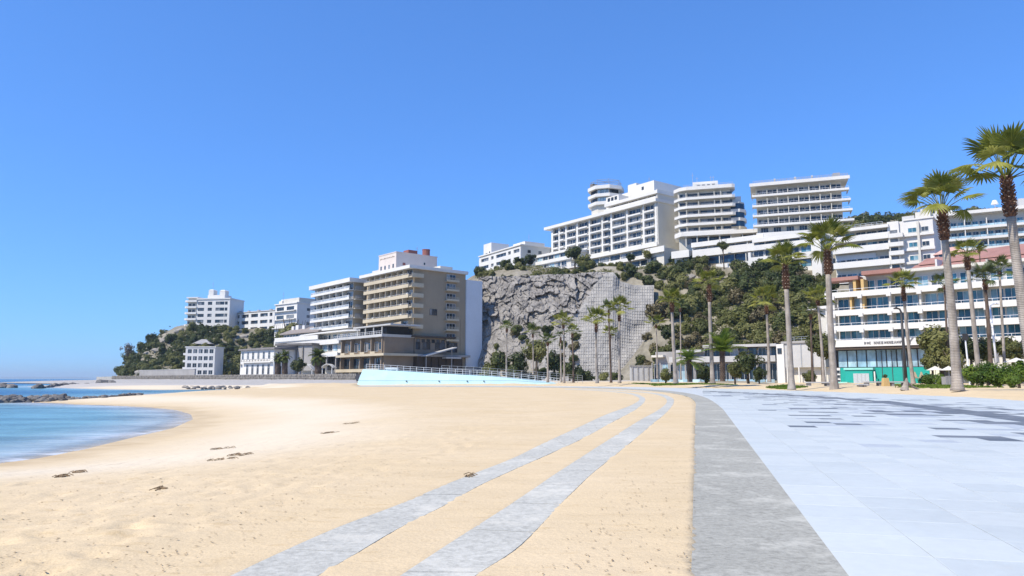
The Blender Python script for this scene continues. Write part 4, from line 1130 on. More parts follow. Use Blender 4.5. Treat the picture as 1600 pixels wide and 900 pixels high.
def stepped_block():
    o, W = place('apartment_block', 'white stepped block with rooftop turret and grey side wall left of the hotel wing', 'apartment building', (430,490,352), (464,490,340), P(450,515,345).z-4)
    f = Fr(o); zb = -(P(450,515,345).z-4); top = P(450,474,342).z+zb; fh = 3.3
    f.box('wall', M['white'], 0, W, 0, 19, -5, top)
    s = Fr(o, W, 0, math.pi/2)
    for k in range(3):
        for x in (1.0, 7.0):
            if k == 2 and x < 3: continue
            window(f, x*W/13, top-3.0-k*fh*1.25, 4.2*W/13, 1.7, -0.06, 2, 'framedark', 'glassdark')
        f.box('floor_slab', M['white'], -0.6, W-0.5, -1.2, -0.003, top-3.6-k*fh*1.25, top-3.2-k*fh*1.25)
    for k in range(4):
        for x in (5.5, 12.5): window(s, x, top-3.4-k*3.4, 1.6, 1.3, -0.06, 1, 'framedark', 'glassdark')
    f.box('roof', M['white'], -0.3, W+0.3, -0.5, 19.3, top+0.003, top+0.5)
    f.box('roof_room', M['white2'], 5.5, W-0.1, 1, 16, top+0.503, P(470,468,350).z+zb)
    m = MB(); z1 = P(440,466,345).z+zb; m.box(1.4, 4.2, 1, 4, top+0.504, z1-0.8); m.tube([(2.8,2.5,z1-0.8),(2.8,2.5,z1)], [1.2,0.9], 10); f.put(m, 'turret', M['white'])
    antenna(f, 2.8, 2.5, z1, 4)
stepped_block()

# ------------------------------------------------------------------ the white hotel on the cliff, its low neighbour
def cliff_flats():
    o, W = place('apartment_block', 'white four storey flats with blank stair tower at the left cliff top end', 'apartment building', (750,400,322), (815,395,292), P(780,428,305).z-4)
    f = Fr(o); zb = -(P(780,428,305).z-4); top = P(815,383,292).z+zb; fh = 3.3
    f.box('wall', M['white2'], 0, W, 0, 22, -6, top)
    s = W/22.0
    cells = [(1.2*s,4.2*s),(6.8*s,1.4*s),(9.6*s,5.2*s),(15.8*s,1.4*s),(18.6*s,2.8*s)]
    punched(f, 0, W, top-0.6-4*fh, fh, 4, cells, 1.45, 1.15, 'white', 0.5, 'glassdark', 'frame', spec_n=3)
    f.box('roof', M['white'], -0.3, W+0.3, -0.7, 22.3, top+0.003, top+0.5)
    f.box('roof_room', M['white'], W*0.72, W-0.5, 2, 12, top+0.503, top+2.0)
    f.box('roof_room', M['white2'], W*0.45, W*0.62, 2, 8, top+0.503, top+1.4)
    sd_ = Fr(o, W, 0, math.pi/2)
    for k in range(3):
        for x in (3, 8.5, 14): window(sd_, x, top-3.0-k*fh, 1.5, 1.3, -0.06, 1, 'framedark', 'glassdark')
    tt = P(745,376,318).z+zb
    f.box('stair_tower', M['white'], -4.6, 2.6, 4.5, 14, -6, tt)
    window(f, -2.4, tt-5, 1.6, 0.6, 4.44, 2, 'framedark', 'glassdark'); window(f, 0.6, tt-5, 0.9, 1.0, 4.44, 1, 'framedark', 'glassdark')
    f.box('low_wing', M['white'], -11, -4.603, 5, 14, -6, P(725,413,318).z+zb)
    antenna(f, W*0.9, 6, top+2.0, 4)
cliff_flats()
def cliff_hotel():
    o, W = place('cliff_hotel', 'big white hotel on the cliff top with a window grid and round tower', 'hotel', (864,365,300), (1030,330,252), P(950,408,270).z-6)
    zo = P(950,408,270).z-6; f = Fr(o)
    top = P(1030,316,252).z-zo      # underside of the eaves slab at the right end
    W2 = W
    fh = 3.0; nf = 5
    base = top-nf*fh
    dp = 24
    f.box('core', M['white2'], 0.4, W2-0.4, 0.003, dp, -5, top)
    # six wide bays: piers, floor bands, balcony boxes
    cells = []
    bays = [(1.2,3.6),(5.6,3.6),(10.2,6.0),(17.2,6.6),(24.6,6.6),(32.0,4.2),(37.2,7.6),(45.6,7.6),(54.0,5.2)]
    s = W2/60.5
    bays = [(a*s, b*s) for a, b in bays]
    prev = 0
    for i in range(len(bays)+1):
        x0 = prev; x1 = bays[i][0] if i < len(bays) else W2
        f.box('pier', M['white'], x0, x1, -1.0, -0.003, base-0.5, top-0.003); 
        if i < len(bays): prev = bays[i][0]+bays[i][1]
    for k in range(nf):
        z = base+k*fh
        for i, (x, w) in enumerate(bays):
            f.box('floor_slab', M['white'], x+0.003, x+w-0.003, -1.1, -0.004, z-0.25, z+0.12)
            nsub = 1 if w < 5 else 2
            ww = (w-0.3)/nsub
            for j in range(nsub):
                wj = ww*(0.62 if (j == 1) else 0.95) if nsub == 2 else ww
                window(f, x+0.15+j*ww, z+0.75, wj-0.1, 1.75, -0.25, 2 if wj > 2 else 1, 'frame', 'glassdark' if (i+j+k) % 3 else 'glass')
            f.box('balcony_parapet', M['white'], x+0.15, x+w-0.15 - (0.6 if i % 2 else 0), -1.35, -1.2, z+0.02, z+0.6)
    f.box('eaves_slab', M['white'], -3.2, W2+0.6, -2.4, dp, top+0.003, top+1.15)
    # upper storey at the right end
    ux = W2*0.58; ut = P(1030,303,252).z-zo
    f.box('upper_storey', M['white2'], ux, W2-0.3, 0.3, dp-0.5, top+1.153, ut)
    f.box('upper_roof', M['white'], ux-1.4, W2+0.7, -1.6, dp, ut+0.003, ut+1.2)
    f.box('upper_parapet', M['white'], ux-1.0, W2+0.5, -2.2, -2.0, top+1.153, top+1.9)
    for k in range(5): window(f, ux+0.8+k*(W2-ux-1.5)/5, top+1.6, (W2-ux-1.5)/5-0.7, 1.9, 0.18, 3, 'framedark', 'glassdark')
    # gable wall on the right, rounded towards the back
    g = [(W2-0.38,-1.0),(W2+0.2,-1.0),(W2+0.3,dp-4),(W2-0.6,dp-1.2),(W2-2,dp+0.4),(W2-2.4,dp-0.2),(W2-0.38,dp-4)]
    m = MB(); m.prism(g, -6, ut+1.6); f.put(m, 'gable_wall', M['white2'])
    gs = Fr(o, W2+0.25, 0, math.pi/2); m = MB(); zc = P(1041,324,258).z-zo
    n = 18; r = 1.2
    for k in range(n):
        if k in (2,3): continue
        a0 = 2*math.pi*k/n; a1 = 2*math.pi*(k+0.9)/n; cxx = 9
        ri = r*0.62
        m.hex8([(cxx+ri*math.cos(a0),-0.18,zc+ri*math.sin(a0)),(cxx+r*math.cos(a0),-0.18,zc+r*math.sin(a0)),(cxx+r*math.cos(a1),-0.18,zc+r*math.sin(a1)),(cxx+ri*math.cos(a1),-0.18,zc+ri*math.sin(a1))],
               [(cxx+ri*math.cos(a0),0.1,zc+ri*math.sin(a0)),(cxx+r*math.cos(a0),0.1,zc+r*math.sin(a0)),(cxx+r*math.cos(a1),0.1,zc+r*math.sin(a1)),(cxx+ri*math.cos(a1),0.1,zc+ri*math.sin(a1))])
    gs.put(m, 'ring_emblem', M['bluegrey'])
    # round balcony tower
    tx = W2*0.445; ty = 6.0; rr = 7.0
    z1 = P(947,289,276).z-zo
    def octo(r, n=8, off=0.2): return [(tx+r*math.cos(2*math.pi*k/n+off), ty+r*math.sin(2*math.pi*k/n+off)) for k in range(n)]
    m = MB(); m.prism(octo(rr-0.9), top+1.153, z1); f.put(m, 'round_tower', M['white2'])
    for k in range(3):
        zz = z1-0.9-k*3.25
        m = MB(); m.prism(octo(rr+0.5), zz-0.5, zz+0.75 if k else zz+0.9); f.put(m, 'ring_balcony', M['white'])
        for q in range(8):
            a0 = 2*math.pi*(q+0.5)/8+0.2
            if math.sin(a0) > 0.5: continue
            rw = (rr-0.9)*math.cos(math.pi/8); wl = 2*(rr-0.9)*math.sin(math.pi/8)*0.92
            fx = Fr(o, tx+rw*math.cos(a0), ty+rw*math.sin(a0), a0+math.pi/2)
            if k: window(fx, -wl/2, zz+0.8, wl, 1.75, -0.06, 4, 'framedark', 'glassdark' if q % 3 else 'glasspale')
            else: window(fx, -wl/2, zz-2.35, wl, 1.8, -0.06, 4, 'framedark', 'glassdark' if q % 2 else 'glass')
    m = MB(); mesh_z = z1
    for q in range(8):
        x, y = octo(rr-0.8)[q]; m.box(x-0.06,x+0.06,y-0.06,y+0.06,z1,z1+2.6)
    
    for q in range(8):
        (x0_, y0_), (x1_, y1_) = octo(rr-0.8)[q], octo(rr-0.8)[(q+1)%8]
        for zz_ in (0.9, 1.7, 2.5): m.tube([(x0_,y0_,z1+zz_),(x1_,y1_,z1+zz_)], 0.07, 4)
        m.tube([(x0_,y0_,z1+2.5),(tx,ty,z1+3.0)], 0.06, 4)
    f.put(m, 'roof_frame', M['metal'])
    f.box('roof_screen', M['brown'], tx-5.0, tx-3.2, ty-4.2, ty-2, z1+0.003, z1+2.3)
    f.box('linking_wing', M['white'], tx+5, tx+12, 1.0, 12, top+1.154, P(975,302,268).z-zo)
    for k in range(3): window(f, tx+6+k*1.9, P(975,309,268).z-zo, 1.3, 1.3, 0.94, 1, 'framedark', 'glassdark')
    # stair block with water tank room
    sx0 = P(975,300,268).x; sxa = W2*0.62
    zt = P(1000,282,262).z-zo
    f.box('stair_block', M['white'], W2*0.69, W2*0.875, 6, 22, top+1.156, zt)
    f.box('stair_block', M['white2'], W2*0.585, W2*0.69-0.003, 6.5, 20, top+1.157, P(980,291,264).z-zo)
    f.box('tank_room', M['white'], W2*0.625, W2*0.70, 7.5, 12, P(980,291,264).z-zo+0.003, P(983,278,264).z-zo)
    for x, yy in ((0.77,288),(0.77,306),(0.60,296),(0.65,300)): window(f, W2*x, P(1000,yy,262).z-zo-1, 1.1, 1.2, (5.94 if x > 0.7 else 6.44), 1, 'framedark', 'glassdark')
    antenna(f, W2*0.79, 9, zt, 3.0); antenna(f, W2*0.60, 9, P(980,291,264).z-zo, 3.6); antenna(f, tx-5.2, ty-2, z1+2.3, 1.6)
    # low pavilion with long windows in front, and terrace steps to the right
    p0 = -9.0
    zp = P(850,416,288).z-zo+0.6
    f2 = Fr(o, -9, -8)
    for k in range(2):
        z = zp+k*3.4-2.2; x1 = 31-1.5*(k==0)
        f2.box('pavilion_slab', M['white'], (4.5 if k==0 else 0), x1, -0.6, 9, z+2.2+0.7, z+3.2+0.7)
        for q in range(8):
            xx = (5.2 if k==0 else 0.9)+q*3.7
            if xx > x1-3: continue
            window(f2, xx, z+0.4, 3.1, 2.35, 0.0, 2, 'frame', 'glass' if (q+k)%3 else 'glasspale')
        f2.box('pavilion_wall', M['white2'], (4.8 if k==0 else 0.4), x1-0.2, 0.10, 9, z-0.6, z+2.897)
    f2.box('pavilion_parapet', M['white'], 0, 30, -0.8, -0.6, zp-0.9+2.0-0.2, zp+0.3+2.0)
    f2.box('pavilion_base', M['white2'], 5, 31, 0.3, 9, zp-8, zp-2.8)
    m = MB(); hrail(m, 8, 36, -2.5, zp-2.8, 1.1, 1.2, 2, 0.04); f2.put(m, 'terrace_railing', M['whitemetal'])
    f2.box('terrace_floor', M['white'], 8, 36, -2.6, 0.097, zp-3.3, zp-2.803)
    # stepped terraces under the main facade
    for k, (xa, xb, y, za_, zb_) in enumerate(((0.42,1.04,-4.5,base-1.9,base-0.6),(0.50,1.04,-7.0,base-6.2,base-4.9),(0.60,1.10,-9.5,base-10.6,base-9.2))):
        f.box('terrace_parapet', M['white'], W2*xa, W2*xb, y, y+0.3, za_, zb_)
        f.box('terrace_floor', M['white2'], W2*xa, W2*xb, y+0.303, -0.006-0.002*k, za_+0.2, za_+0.6)
        f.box('terrace_wall', M['white2'], W2*xa+0.5, W2*xb-0.5, y+1.2, -0.012-0.002*k, za_-3.2, za_+0.197)
        for q in range(6):
            xx = W2*xa+1.5+q*(W2*(xb-xa)-3)/6
            window(f, xx, za_-2.5, (W2*(xb-xa)-3)/6*0.85, 2.1, y+1.1, 2, 'framedark', 'glass' if q % 2 else 'glassdark')
    f.box('terrace_block', M['white2'], W2*1.0, W2*1.13, -7, 6, base-12, base-3.5); f.box('terrace_parapet', M['white'], W2*0.99, W2*1.15, -8.2, -7.9, base-5.2, base-3.2); window(f, W2*1.03, base-7.8, 2.6, 1.5, -7.06, 2, 'framedark', 'glassdark')
    f.box('terrace_base', M['white2'], W2*0.55, W2*1.1, -7.5, -0.02, base-20, base-11.9)
cliff_hotel()

# ------------------------------------------------------------------ the two balcony towers
def balcony_tower():
    o, W = place('balcony_tower', 'white hillside tower with curved balcony ends, a stair penthouse and a dark glazed annex', 'apartment building', (1051,350,244), (1152,350,238), P(1100,400,240).z-8)
    zo = P(1100,400,240).z-8; f = Fr(o)
    lv = [P(1100,y,240).z-zo for y in (309.5,323,336.5,350,363)]
    top = P(1100,297,240).z-zo
    f.box('core', M['white2'], 2.0, W-2, 0.003, 16, -8, top)
    def plate(ex): return [(0.6-ex*0.0,1.5-ex),(2.6,-1.2-ex),(5.0,-2.2-ex),(W-1.4,-2.2-ex),(W-0.4,-1.6-ex),(W-0.3,2),(W-2.1,9),(2.1,9),(0.3,6)]
    for k, z in enumerate(lv):
        m = MB(); m.prism(plate(0), z-0.55, z-0.25); f.put(m, 'floor_slab', M['white2'])
        outer = plate(0.12)[:6]; inner = [(x+ (0.15 if x < 3 else (-0.15 if x > W-2 else 0)), y+0.22) for x, y in outer]
        m = MB(); ribbon1(m, [(p[0],p[1]) for p in outer], [(p[0],p[1]) for p in inner], z-0.55, z+0.36); f.put(m, 'balcony_parapet', M['white'])
        m = MB()
        for i in range(len(outer)-1):
            (x0,y0),(x1,y1) = outer[i], outer[i+1]; m.tube([(x0,y0+0.1,z+0.62),(x1,y1+0.1,z+0.62)], 0.03, 4)
            m.box(x0-0.03,x0+0.03,y0+0.07,y0+0.13,z+0.36,z+0.62)
        f.put(m, 'balcony_railing', M['whitemetal'])
    zl = [top-2.2] + [lv[i]-2.75 for i in range(5)]
    zl = [lv[0]] + lv[1:]
    for k, z in enumerate(lv):
        for q, (x, w) in enumerate(((2.6,2.2),(5.6,3.2),(9.8,4.6),(15.0,1.4),(17.4,3.2))):
            xx = x*W/22; ww = w*W/22
            window(f, xx, z-0.2, ww, 2.1, -0.11, 2, 'framedark', 'glassdark' if (q+k)%4 else 'glass')
        for x in (5.0, 9.2, 14.6, 16.8): f.box('partition', M['white2'], x*W/22-0.1, x*W/22+0.1, -1.9, -0.004, z-0.247, z+2.0)
    m = MB(); m.prism(plate(0.3), top+0.003, top+1.2); f.put(m, 'roof', M['white'])
    m = MB(); hrail(m, 4, W-1, -1.2, top+1.2, 0.9, 1.5, 2, 0.04); f.put(m, 'roof_railing', M['metal'])
    pt = P(1100,279,240).z-zo
    f.box('penthouse', M['white'], W*0.33, W*0.73, 3, 11, top+1.203, pt)
    for k in range(4): window(f, W*0.40+k*1.7, top+2.0, 1.0, 1.0, 2.94, 1, 'framedark', 'glassdark')
    for x in (0.33, 0.40, 0.62, 0.66): antenna(f, W*x, 5, pt, 2.4+1.6*(x < 0.36))
    # dark glazed annex on the right
    at_ = P(1158,318,240).z-zo
    def arc(r): return [(W-2.0, -0.5-r*0.2), (W+0.8+r*0.3, -0.5-r*0.3), (W+2.4+r, 1.2), (W+2.8+r, 4), (W+2.4+r, 9), (W-2.0, 9)]
    m = MB(); m.prism(arc(0), -8, at_); f.put(m, 'annex', M['white2'])
    for k in range(3):
        z = at_-3.2-k*3.0
        m = MB(); m.prism(arc(0.06), z+0.7, z+2.7); f.put(m, 'annex_glazing', M['glassnavy'])
        m = MB(); m.prism(arc(0.5), z-0.35, z+0.697); f.put(m, 'annex_balcony', M['white' if k < 2 else 'cream'])
    f.box('annex_roof', M['white'], W-1.4, W+1.6, 1, 7, at_+0.003, at_+2.2)
    # broad skirt storey below
    zs = lv[4]-4.0
    m = MB(); m.prism([(0.5,0.5),(3,-3.2),(W+13,-3.2),(W+13,8),(0.5,8)], zs+2.6, zs+3.4+0.5); f.put(m, 'skirt_slab', M['white'])
    for k in range(8): window(f, 4.8+k*3.7, zs+0.2, 3.2, 2.3, -0.3, 2, 'framedark', 'glassnavy' if k % 2 else 'glassdark')
    for k in range(8): f.box('column', M['white2'], 4.3+k*3.7, 4.6+k*3.7, -2.6, -2.3, zs-1, zs+2.597)
    f.box('skirt_wall', M['white2'], 2.5, W+12.5, -0.17, 8, -8, zs+2.596)
balcony_tower()
def right_tower():
    o, W = place('balcony_tower', 'wide cream white tower with five long flat balcony decks and a railed roof terrace', 'apartment building', (1177,330,219), (1324,330,210), P(1250,390,214).z-8)
    zo = P(1250,390,214).z-8; f = Fr(o)
    lv = [P(1250,y,214.5).z-zo for y in (303,319,334.5,350)]
    top = P(1250,288,214.5).z-zo
    f.box('core', M['cream'], 1.2, W-1.5, 0.003, 14, -8, top)
    f.box('wall', M['white2'], 1.0, W-1.3, -0.002, 0.2, -8, top-0.003)
    for k, z in enumerate(lv):
        fl = fh = 3.05
        f.box('floor_slab', M['white2'], -0.2, W+0.6+0.3*k, -2.3, -0.005, z-0.42, z-0.12)
        m = MB(); m.box(-0.2, W+0.6+0.3*k, -2.42, -2.30, z-0.45, z+0.22); m.box(-0.2,-0.08,-2.3,3,z-0.5,z+0.42); m.box(W+0.48+0.3*k, W+0.6+0.3*k, -2.3, 4, z-0.45, z+0.22); f.put(m, 'balcony_parapet', M['white'])
        m = MB(); hrail(m, 0, W+0.5, -2.36, z+0.22, 0.45, 1.8, 1, 0.025); f.put(m, 'balcony_railing', M['whitemetal'])
        for q in range(8):
            bw = (W-2.6)/8; x = 1.2+q*bw
            window(f, x+0.25, z-0.1, bw*0.46, 2.1, -0.12, 2, 'framedark' if q in (0,5,7) else 'frame', 'glassdark' if (q*3+k)%4 == 0 else 'glass')
            window(f, x+0.3+bw*0.49, z-0.1, bw*0.40, 2.1, -0.12, 1, 'frame', 'glassdark' if (q+k)%3 == 0 else 'glass')
            if q: f.box('partition', M['white2'], x-0.09, x+0.09, -2.1, -0.006, z-0.118, z+2.2)
    m = MB(); m.box(-0.6, W+0.7, -2.8, 14.4, top+0.003, top+0.5); m.box(-0.8, W+0.9, -3.0, -2.8, top-0.25, top+0.75); f.put(m, 'roof', M['white'])
    m = MB(); hrail(m, 0.3, W+0.5, -2.3, top+0.5, 1.1, 0.9, 2, 0.04); hrail(m, 0.3, W+0.5, -1.3, top+0.5, 1.1, 2.4, 1, 0.04); f.put(m, 'roof_railing', M['metal'])
    f.box('roof_hut', M['grey'], W-3.4, W-1.4, 0, 3, top+0.503, top+2.6)
    for x in (0.24, 0.46, 0.64): f.box('roof_post', M['white2'], W*x, W*x+0.5, -2.1, -1.6, top+0.503, top+1.9)
    # lower storey: white base with dark ribbon windows
    zb_ = lv[3]-3.2
    f.box('base_wall', M['white'], 0.6, W-2.2, -1.6, -0.007, -10, zb_+0.9)
    for x, w in ((4.0,3.0),(8.0,4.6),(13.4,4.2)): window(f, x*W/28, zb_-2.0, w*W/28, 1.35, -1.66, 3, 'framedark', 'glassnavy')
    for q in range(6): window(f, 2.0+q*W/7.2, zb_+1.1, W/7.2*0.6, 1.6, -0.12, 3, 'frame', 'glass')
right_tower()

# ------------------------------------------------------------------ terraced resort below the towers
def terraced_resort():
    o, W = place('terraced_resort', 'long white terraced building with navy ribbon windows stepping down below the towers', 'hotel', (1066,400,224), (1300,400,196), P(1180,440,206).z-6)
    zo = P(1180,440,206).z-6; f = Fr(o)
    def zz(px, py):       # height at a place along the facade
        t = (px-1066)/234; d = 224-28*t; return P(px, py, d).z-zo
    def xx(px): return W*(px-1066)/234*(1.0+0.06*(1-(px-1066)/234))
    tiers = [  # px0, px1, parapet top y, parapet bottom y at mid, setback y
        (1071, 1190, 369.5, 377, 5.0, 'white'), (1078, 1190, 383.5, 395.0, 2.6, 'white'), (1120, 1205, 409, 418, 0.8, 'white'), (1128, 1182, 426, 433, -0.8, 'white')]
    for k, (p0, p1, ya, yb, sy, mt) in enumerate(tiers):
        pm = (p0+p1)/2; za = zz(pm, ya); zb_ = zz(pm, yb); x0 = xx(p0); x1 = xx(p1)
        f.box('terrace_parapet', M['white'], x0, x1, sy-0.3, sy, zb_, za)
        f.box('terrace_floor', M['white2'], x0, x1, sy+0.003, sy+9, zb_+0.1, zb_+0.45)
        # storey under this terrace
        f.box('storey_wall', M['white2'], x0+0.5, x1-0.3, sy+1.0, sy+9.5, zb_-3.4, zb_+0.097)
        n = max(3, int((x1-x0)/4.2)); bw = (x1-x0-1)/n
        for q in range(n):
            window(f, x0+0.8+q*bw, zb_-2.5, bw*0.92, 2.25, sy+0.9, 2, 'framedark', ('glassnavy' if q < n*0.72 else 'glassblue') if k in (1,) else ('glassdark' if q % 3 else 'glass'))
        for q in range(0, n+1, 2): f.box('column', M['white2'], x0+0.3+q*bw-0.12, x0+0.3+q*bw+0.12, sy+0.1, sy+0.4, zb_-3.3, zb_+0.096)
    f.box('base', M['white2'], xx(1085), xx(1300), 8.0, 16, -10, zz(1180, 420))
    # right part: two balcony storeys between white fins
    r0, r1 = xx(1180), xx(1290)
    for k, (ya, yb) in enumerate(((366.5,373),(378.5,386.5),(398,408),(421,428))):
        za = zz(1235, ya); zb_ = zz(1235, yb); sy = 0.5-0.9*k
        f.box('balcony_parapet', M['white'], r0, r1, sy-0.25, sy, zb_, za)
        f.box('floor_slab', M['white'], r0, r1, sy+0.003, 6.9, zb_+0.1, zb_+0.4)
        for q in range(6):
            bw = (r1-r0)/6; window(f, r0+0.3+q*bw, zb_-2.2, bw*0.84, 2.1, sy+0.8, 2, 'framedark' if k != 1 else 'frame', 'glassblue' if q > 3 else 'glassdark' if (q+k)%2 else 'glass')
        f.box('storey_wall', M['white2'], r0+0.1, r1-0.1, sy+0.9, 7, zb_-2.4, zb_+0.097)
    f.box('fin', M['white'], xx(1279), xx(1293), -6.0, 6, zz(1286, 436), zz(1286, 372))
    f.box('fin', M['white'], xx(1176), xx(1180), -1.5, 4, zz(1178, 426), zz(1178, 396))
    # white tower with stepped corner left of the resort (under the cliff hotel)
    f.box('corner_block', M['white2'], xx(1046), xx(1070), 3, 12, zz(1066, 424), zz(1066, 389)); f.box('corner_parapet', M['white'], xx(1044), xx(1074), 1.5, 1.8, zz(1066, 401), zz(1066, 390)); window(f, xx(1050), zz(1066,412), 2.6, 1.6, 2.9, 2, 'frame', 'glass')
    f.box('low_block', M['white'], xx(1232), xx(1250), -9, -4, zz(1240,444), zz(1240, 437))
terraced_resort()

def white_flats():
    o, W = place('white_flats', 'white hillside flats with long open verandas right of the terraced resort', 'apartment building', (1302,400,186), (1388,390,178), P(1345,440,180).z-6)
    zo = P(1345,440,180).z-6; f = Fr(o)
    def zz(py, px=1345): return P(px, py, 182).z-zo
    top = zz(360)
    f.box('core', M['white2'], 0, W, 2.2, 14, -6, top)
    for k, y in enumerate((367.5, 384.5, 408, 432)):
        z = zz(y); hgt = 1.25 if k else 1.0
        f.box('floor_slab', M['white'], 0, W, 0.15, 2.197, z-1.35, z-1.0); f.box('balcony_parapet', M['white'], -0.1, W+0.2, 0, 0.147, z-1.5, z+0.1)
        nwd = 5; bw = W/nwd
        for q in range(nwd): window(f, q*bw+0.15, z-0.95 if k == 0 else z-0.9, bw-0.3, 2.05, 2.08, 2, 'frame', 'glassdark' if (q+k)%3 == 0 else 'glassblue' if q%2 else 'glass')
        if k == 2: f.box('shutter', M['bluegrey'], 0.2, W*0.75, 1.9, 2.07, z+0.9, z+2.2)
    f.box('roof', M['white'], -0.3, W+0.4, -0.3, 14, top+0.003, top+0.8)
    m = MB(); hrail(m, 0.5, W-1, 0.3, top+0.8, 0.9, 1.2, 2, 0.04); f.put(m, 'roof_railing', M['metal'])
    # white corner with small balconies, then a taller plain block
    x0 = W+0.003
    f.box('corner_tower', M['white'], x0, x0+2.6, 0.5, 10, -6, zz(352))
    for k in range(5):
        z = zz(376+k*13.2); f.box('corner_balcony', M['white'], x0+0.4, x0+3.6, -1.0, 0.497, z-0.3, z+0.75); window(f, x0+0.5, z+0.8, 1.7, 1.0, 0.44, 1, 'framedark', 'glassdark')
    b0 = x0+2.603; W3 = P(1436,380,176).x-P(1396,380,176).x
    f.box('plain_block', M['white'], b0, b0+W3+1.0, 1.2, 14, -6, zz(352.5))
    f.box('plain_roof', M['white'], b0+1, b0+W3+1.3, 0.9, 14.2, zz(352.5)+0.003, zz(350.5)); 
    f.box('roof_room', M['white2'], b0+3.5, b0+W3+0.4, 3, 9, zz(350.5)+0.003, zz(339.5))
    f.box('roof_wall', M['lightgrey'], b0+0.5, b0+3.3, 3, 9, zz(350.5)+0.004, zz(343.5))
    for k, y in enumerate((371, 393, 413)):
        window(f, b0+1.9, zz(y), 1.9, 1.2, 1.14, 2, 'frame', 'glassblue'); window(f, b0+W3-1.6, zz(y), 1.6, 1.2, 1.14, 2, 'frame', 'glassdark')
        f.box('white_band', M['white'], b0+0.5, b0+W3+1.2, 0.4, 1.197, zz(y+6), zz(y+2.5))
    f.box('rib', M['white2'], b0+W3*0.62, b0+W3*0.70, 0.2, 1.196, -6, zz(356))
    antenna(f, b0+5, 5, zz(339.5), 2.8); antenna(f, b0+3.6, 5, zz(343.5), 2.0)
white_flats()

def far_right():
    o, W = place('white_apartments', 'white block with blank left end wall and glass balconies at the far right', 'apartment building', (1441,370,196), (1640,370,182), P(1520,430,190).z-6)
    zo = P(1520,430,190).z-6; f = Fr(o)
    def zz(px, py):
        t = (px-1441)/199; return P(px, py, 196-14*t).z-zo
    xe = W*0.18; top = zz(1470, 333)
    f.box('end_wall', M['white'], 0, xe, -1.2, 14, -8, zz(1455, 327))
    for x, y in ((1.6,343),(1.0,362),(2.5,335),(1.0,382)): window(f, x, zz(1455,y), 0.9, 1.1, -1.26, 1, 'framedark', 'glassdark')
    f.box('core', M['white2'], xe+0.003, W, 0.6, 14, -8, zz(1550, 333))
    for k, (y1, y2) in enumerate(((352,356.5),(368,373),(384,389),(398,403))):
        z0, z1 = zz(1540,y2)-0.1, zz(1540,y1)
        f.box('floor_slab', M['white'], xe+0.004, W, -1.2, 0.597, z0, z0+0.3)
        m = MB(); m.box(xe+0.004, W, -1.22, -1.1, z0-0.1, z0+0.55); f.put(m, 'balcony_parapet', M['white'])
        n = 14; bw = (W-xe)/n
        for q in range(n):
            f.box('balcony_glass', M['glasspale'], xe+q*bw+0.06, xe+(q+1)*bw-0.06, -1.19, -1.15, z0+0.56, z0+1.1)
            window(f, xe+q*bw+0.12, z0+0.35, bw*0.82, 1.95, 0.48, 2, 'frame', 'glassblue' if (q*2+k)%3 else 'glassdark')
            if q % 3 == 0 and q: f.box('partition', M['white'], xe+q*bw-0.1, xe+q*bw+0.1, -1.09, 0.596, z0+0.302, z0+2.7)
    f.box('roof', M['white'], xe, W+1, -1.8, 14.5, zz(1550,333)+0.003, zz(1550,330)+0.35)
    m = MB(); m.tube([(W*0.26,4,top),(W*0.26,4,top+2.2)], 0.5, 10); f.put(m, 'vent_stack', M['whitemetal'])
    m = MB(); m.tube([(W*0.62, 3, top+1.5),(W*0.62, 3, top+2.6)], [0.9,0.5], 12); m.tube([(W*0.62,3,top),(W*0.62,3,top+1.5)], 0.1, 6); f.put(m, 'satellite_dish', M['whitemetal'])
    f.box('roof_room', M['lightgrey'], W*0.80, W*0.95, 2, 9, zz(1550,330)+0.353, zz(1550,330)+3.0)
far_right()

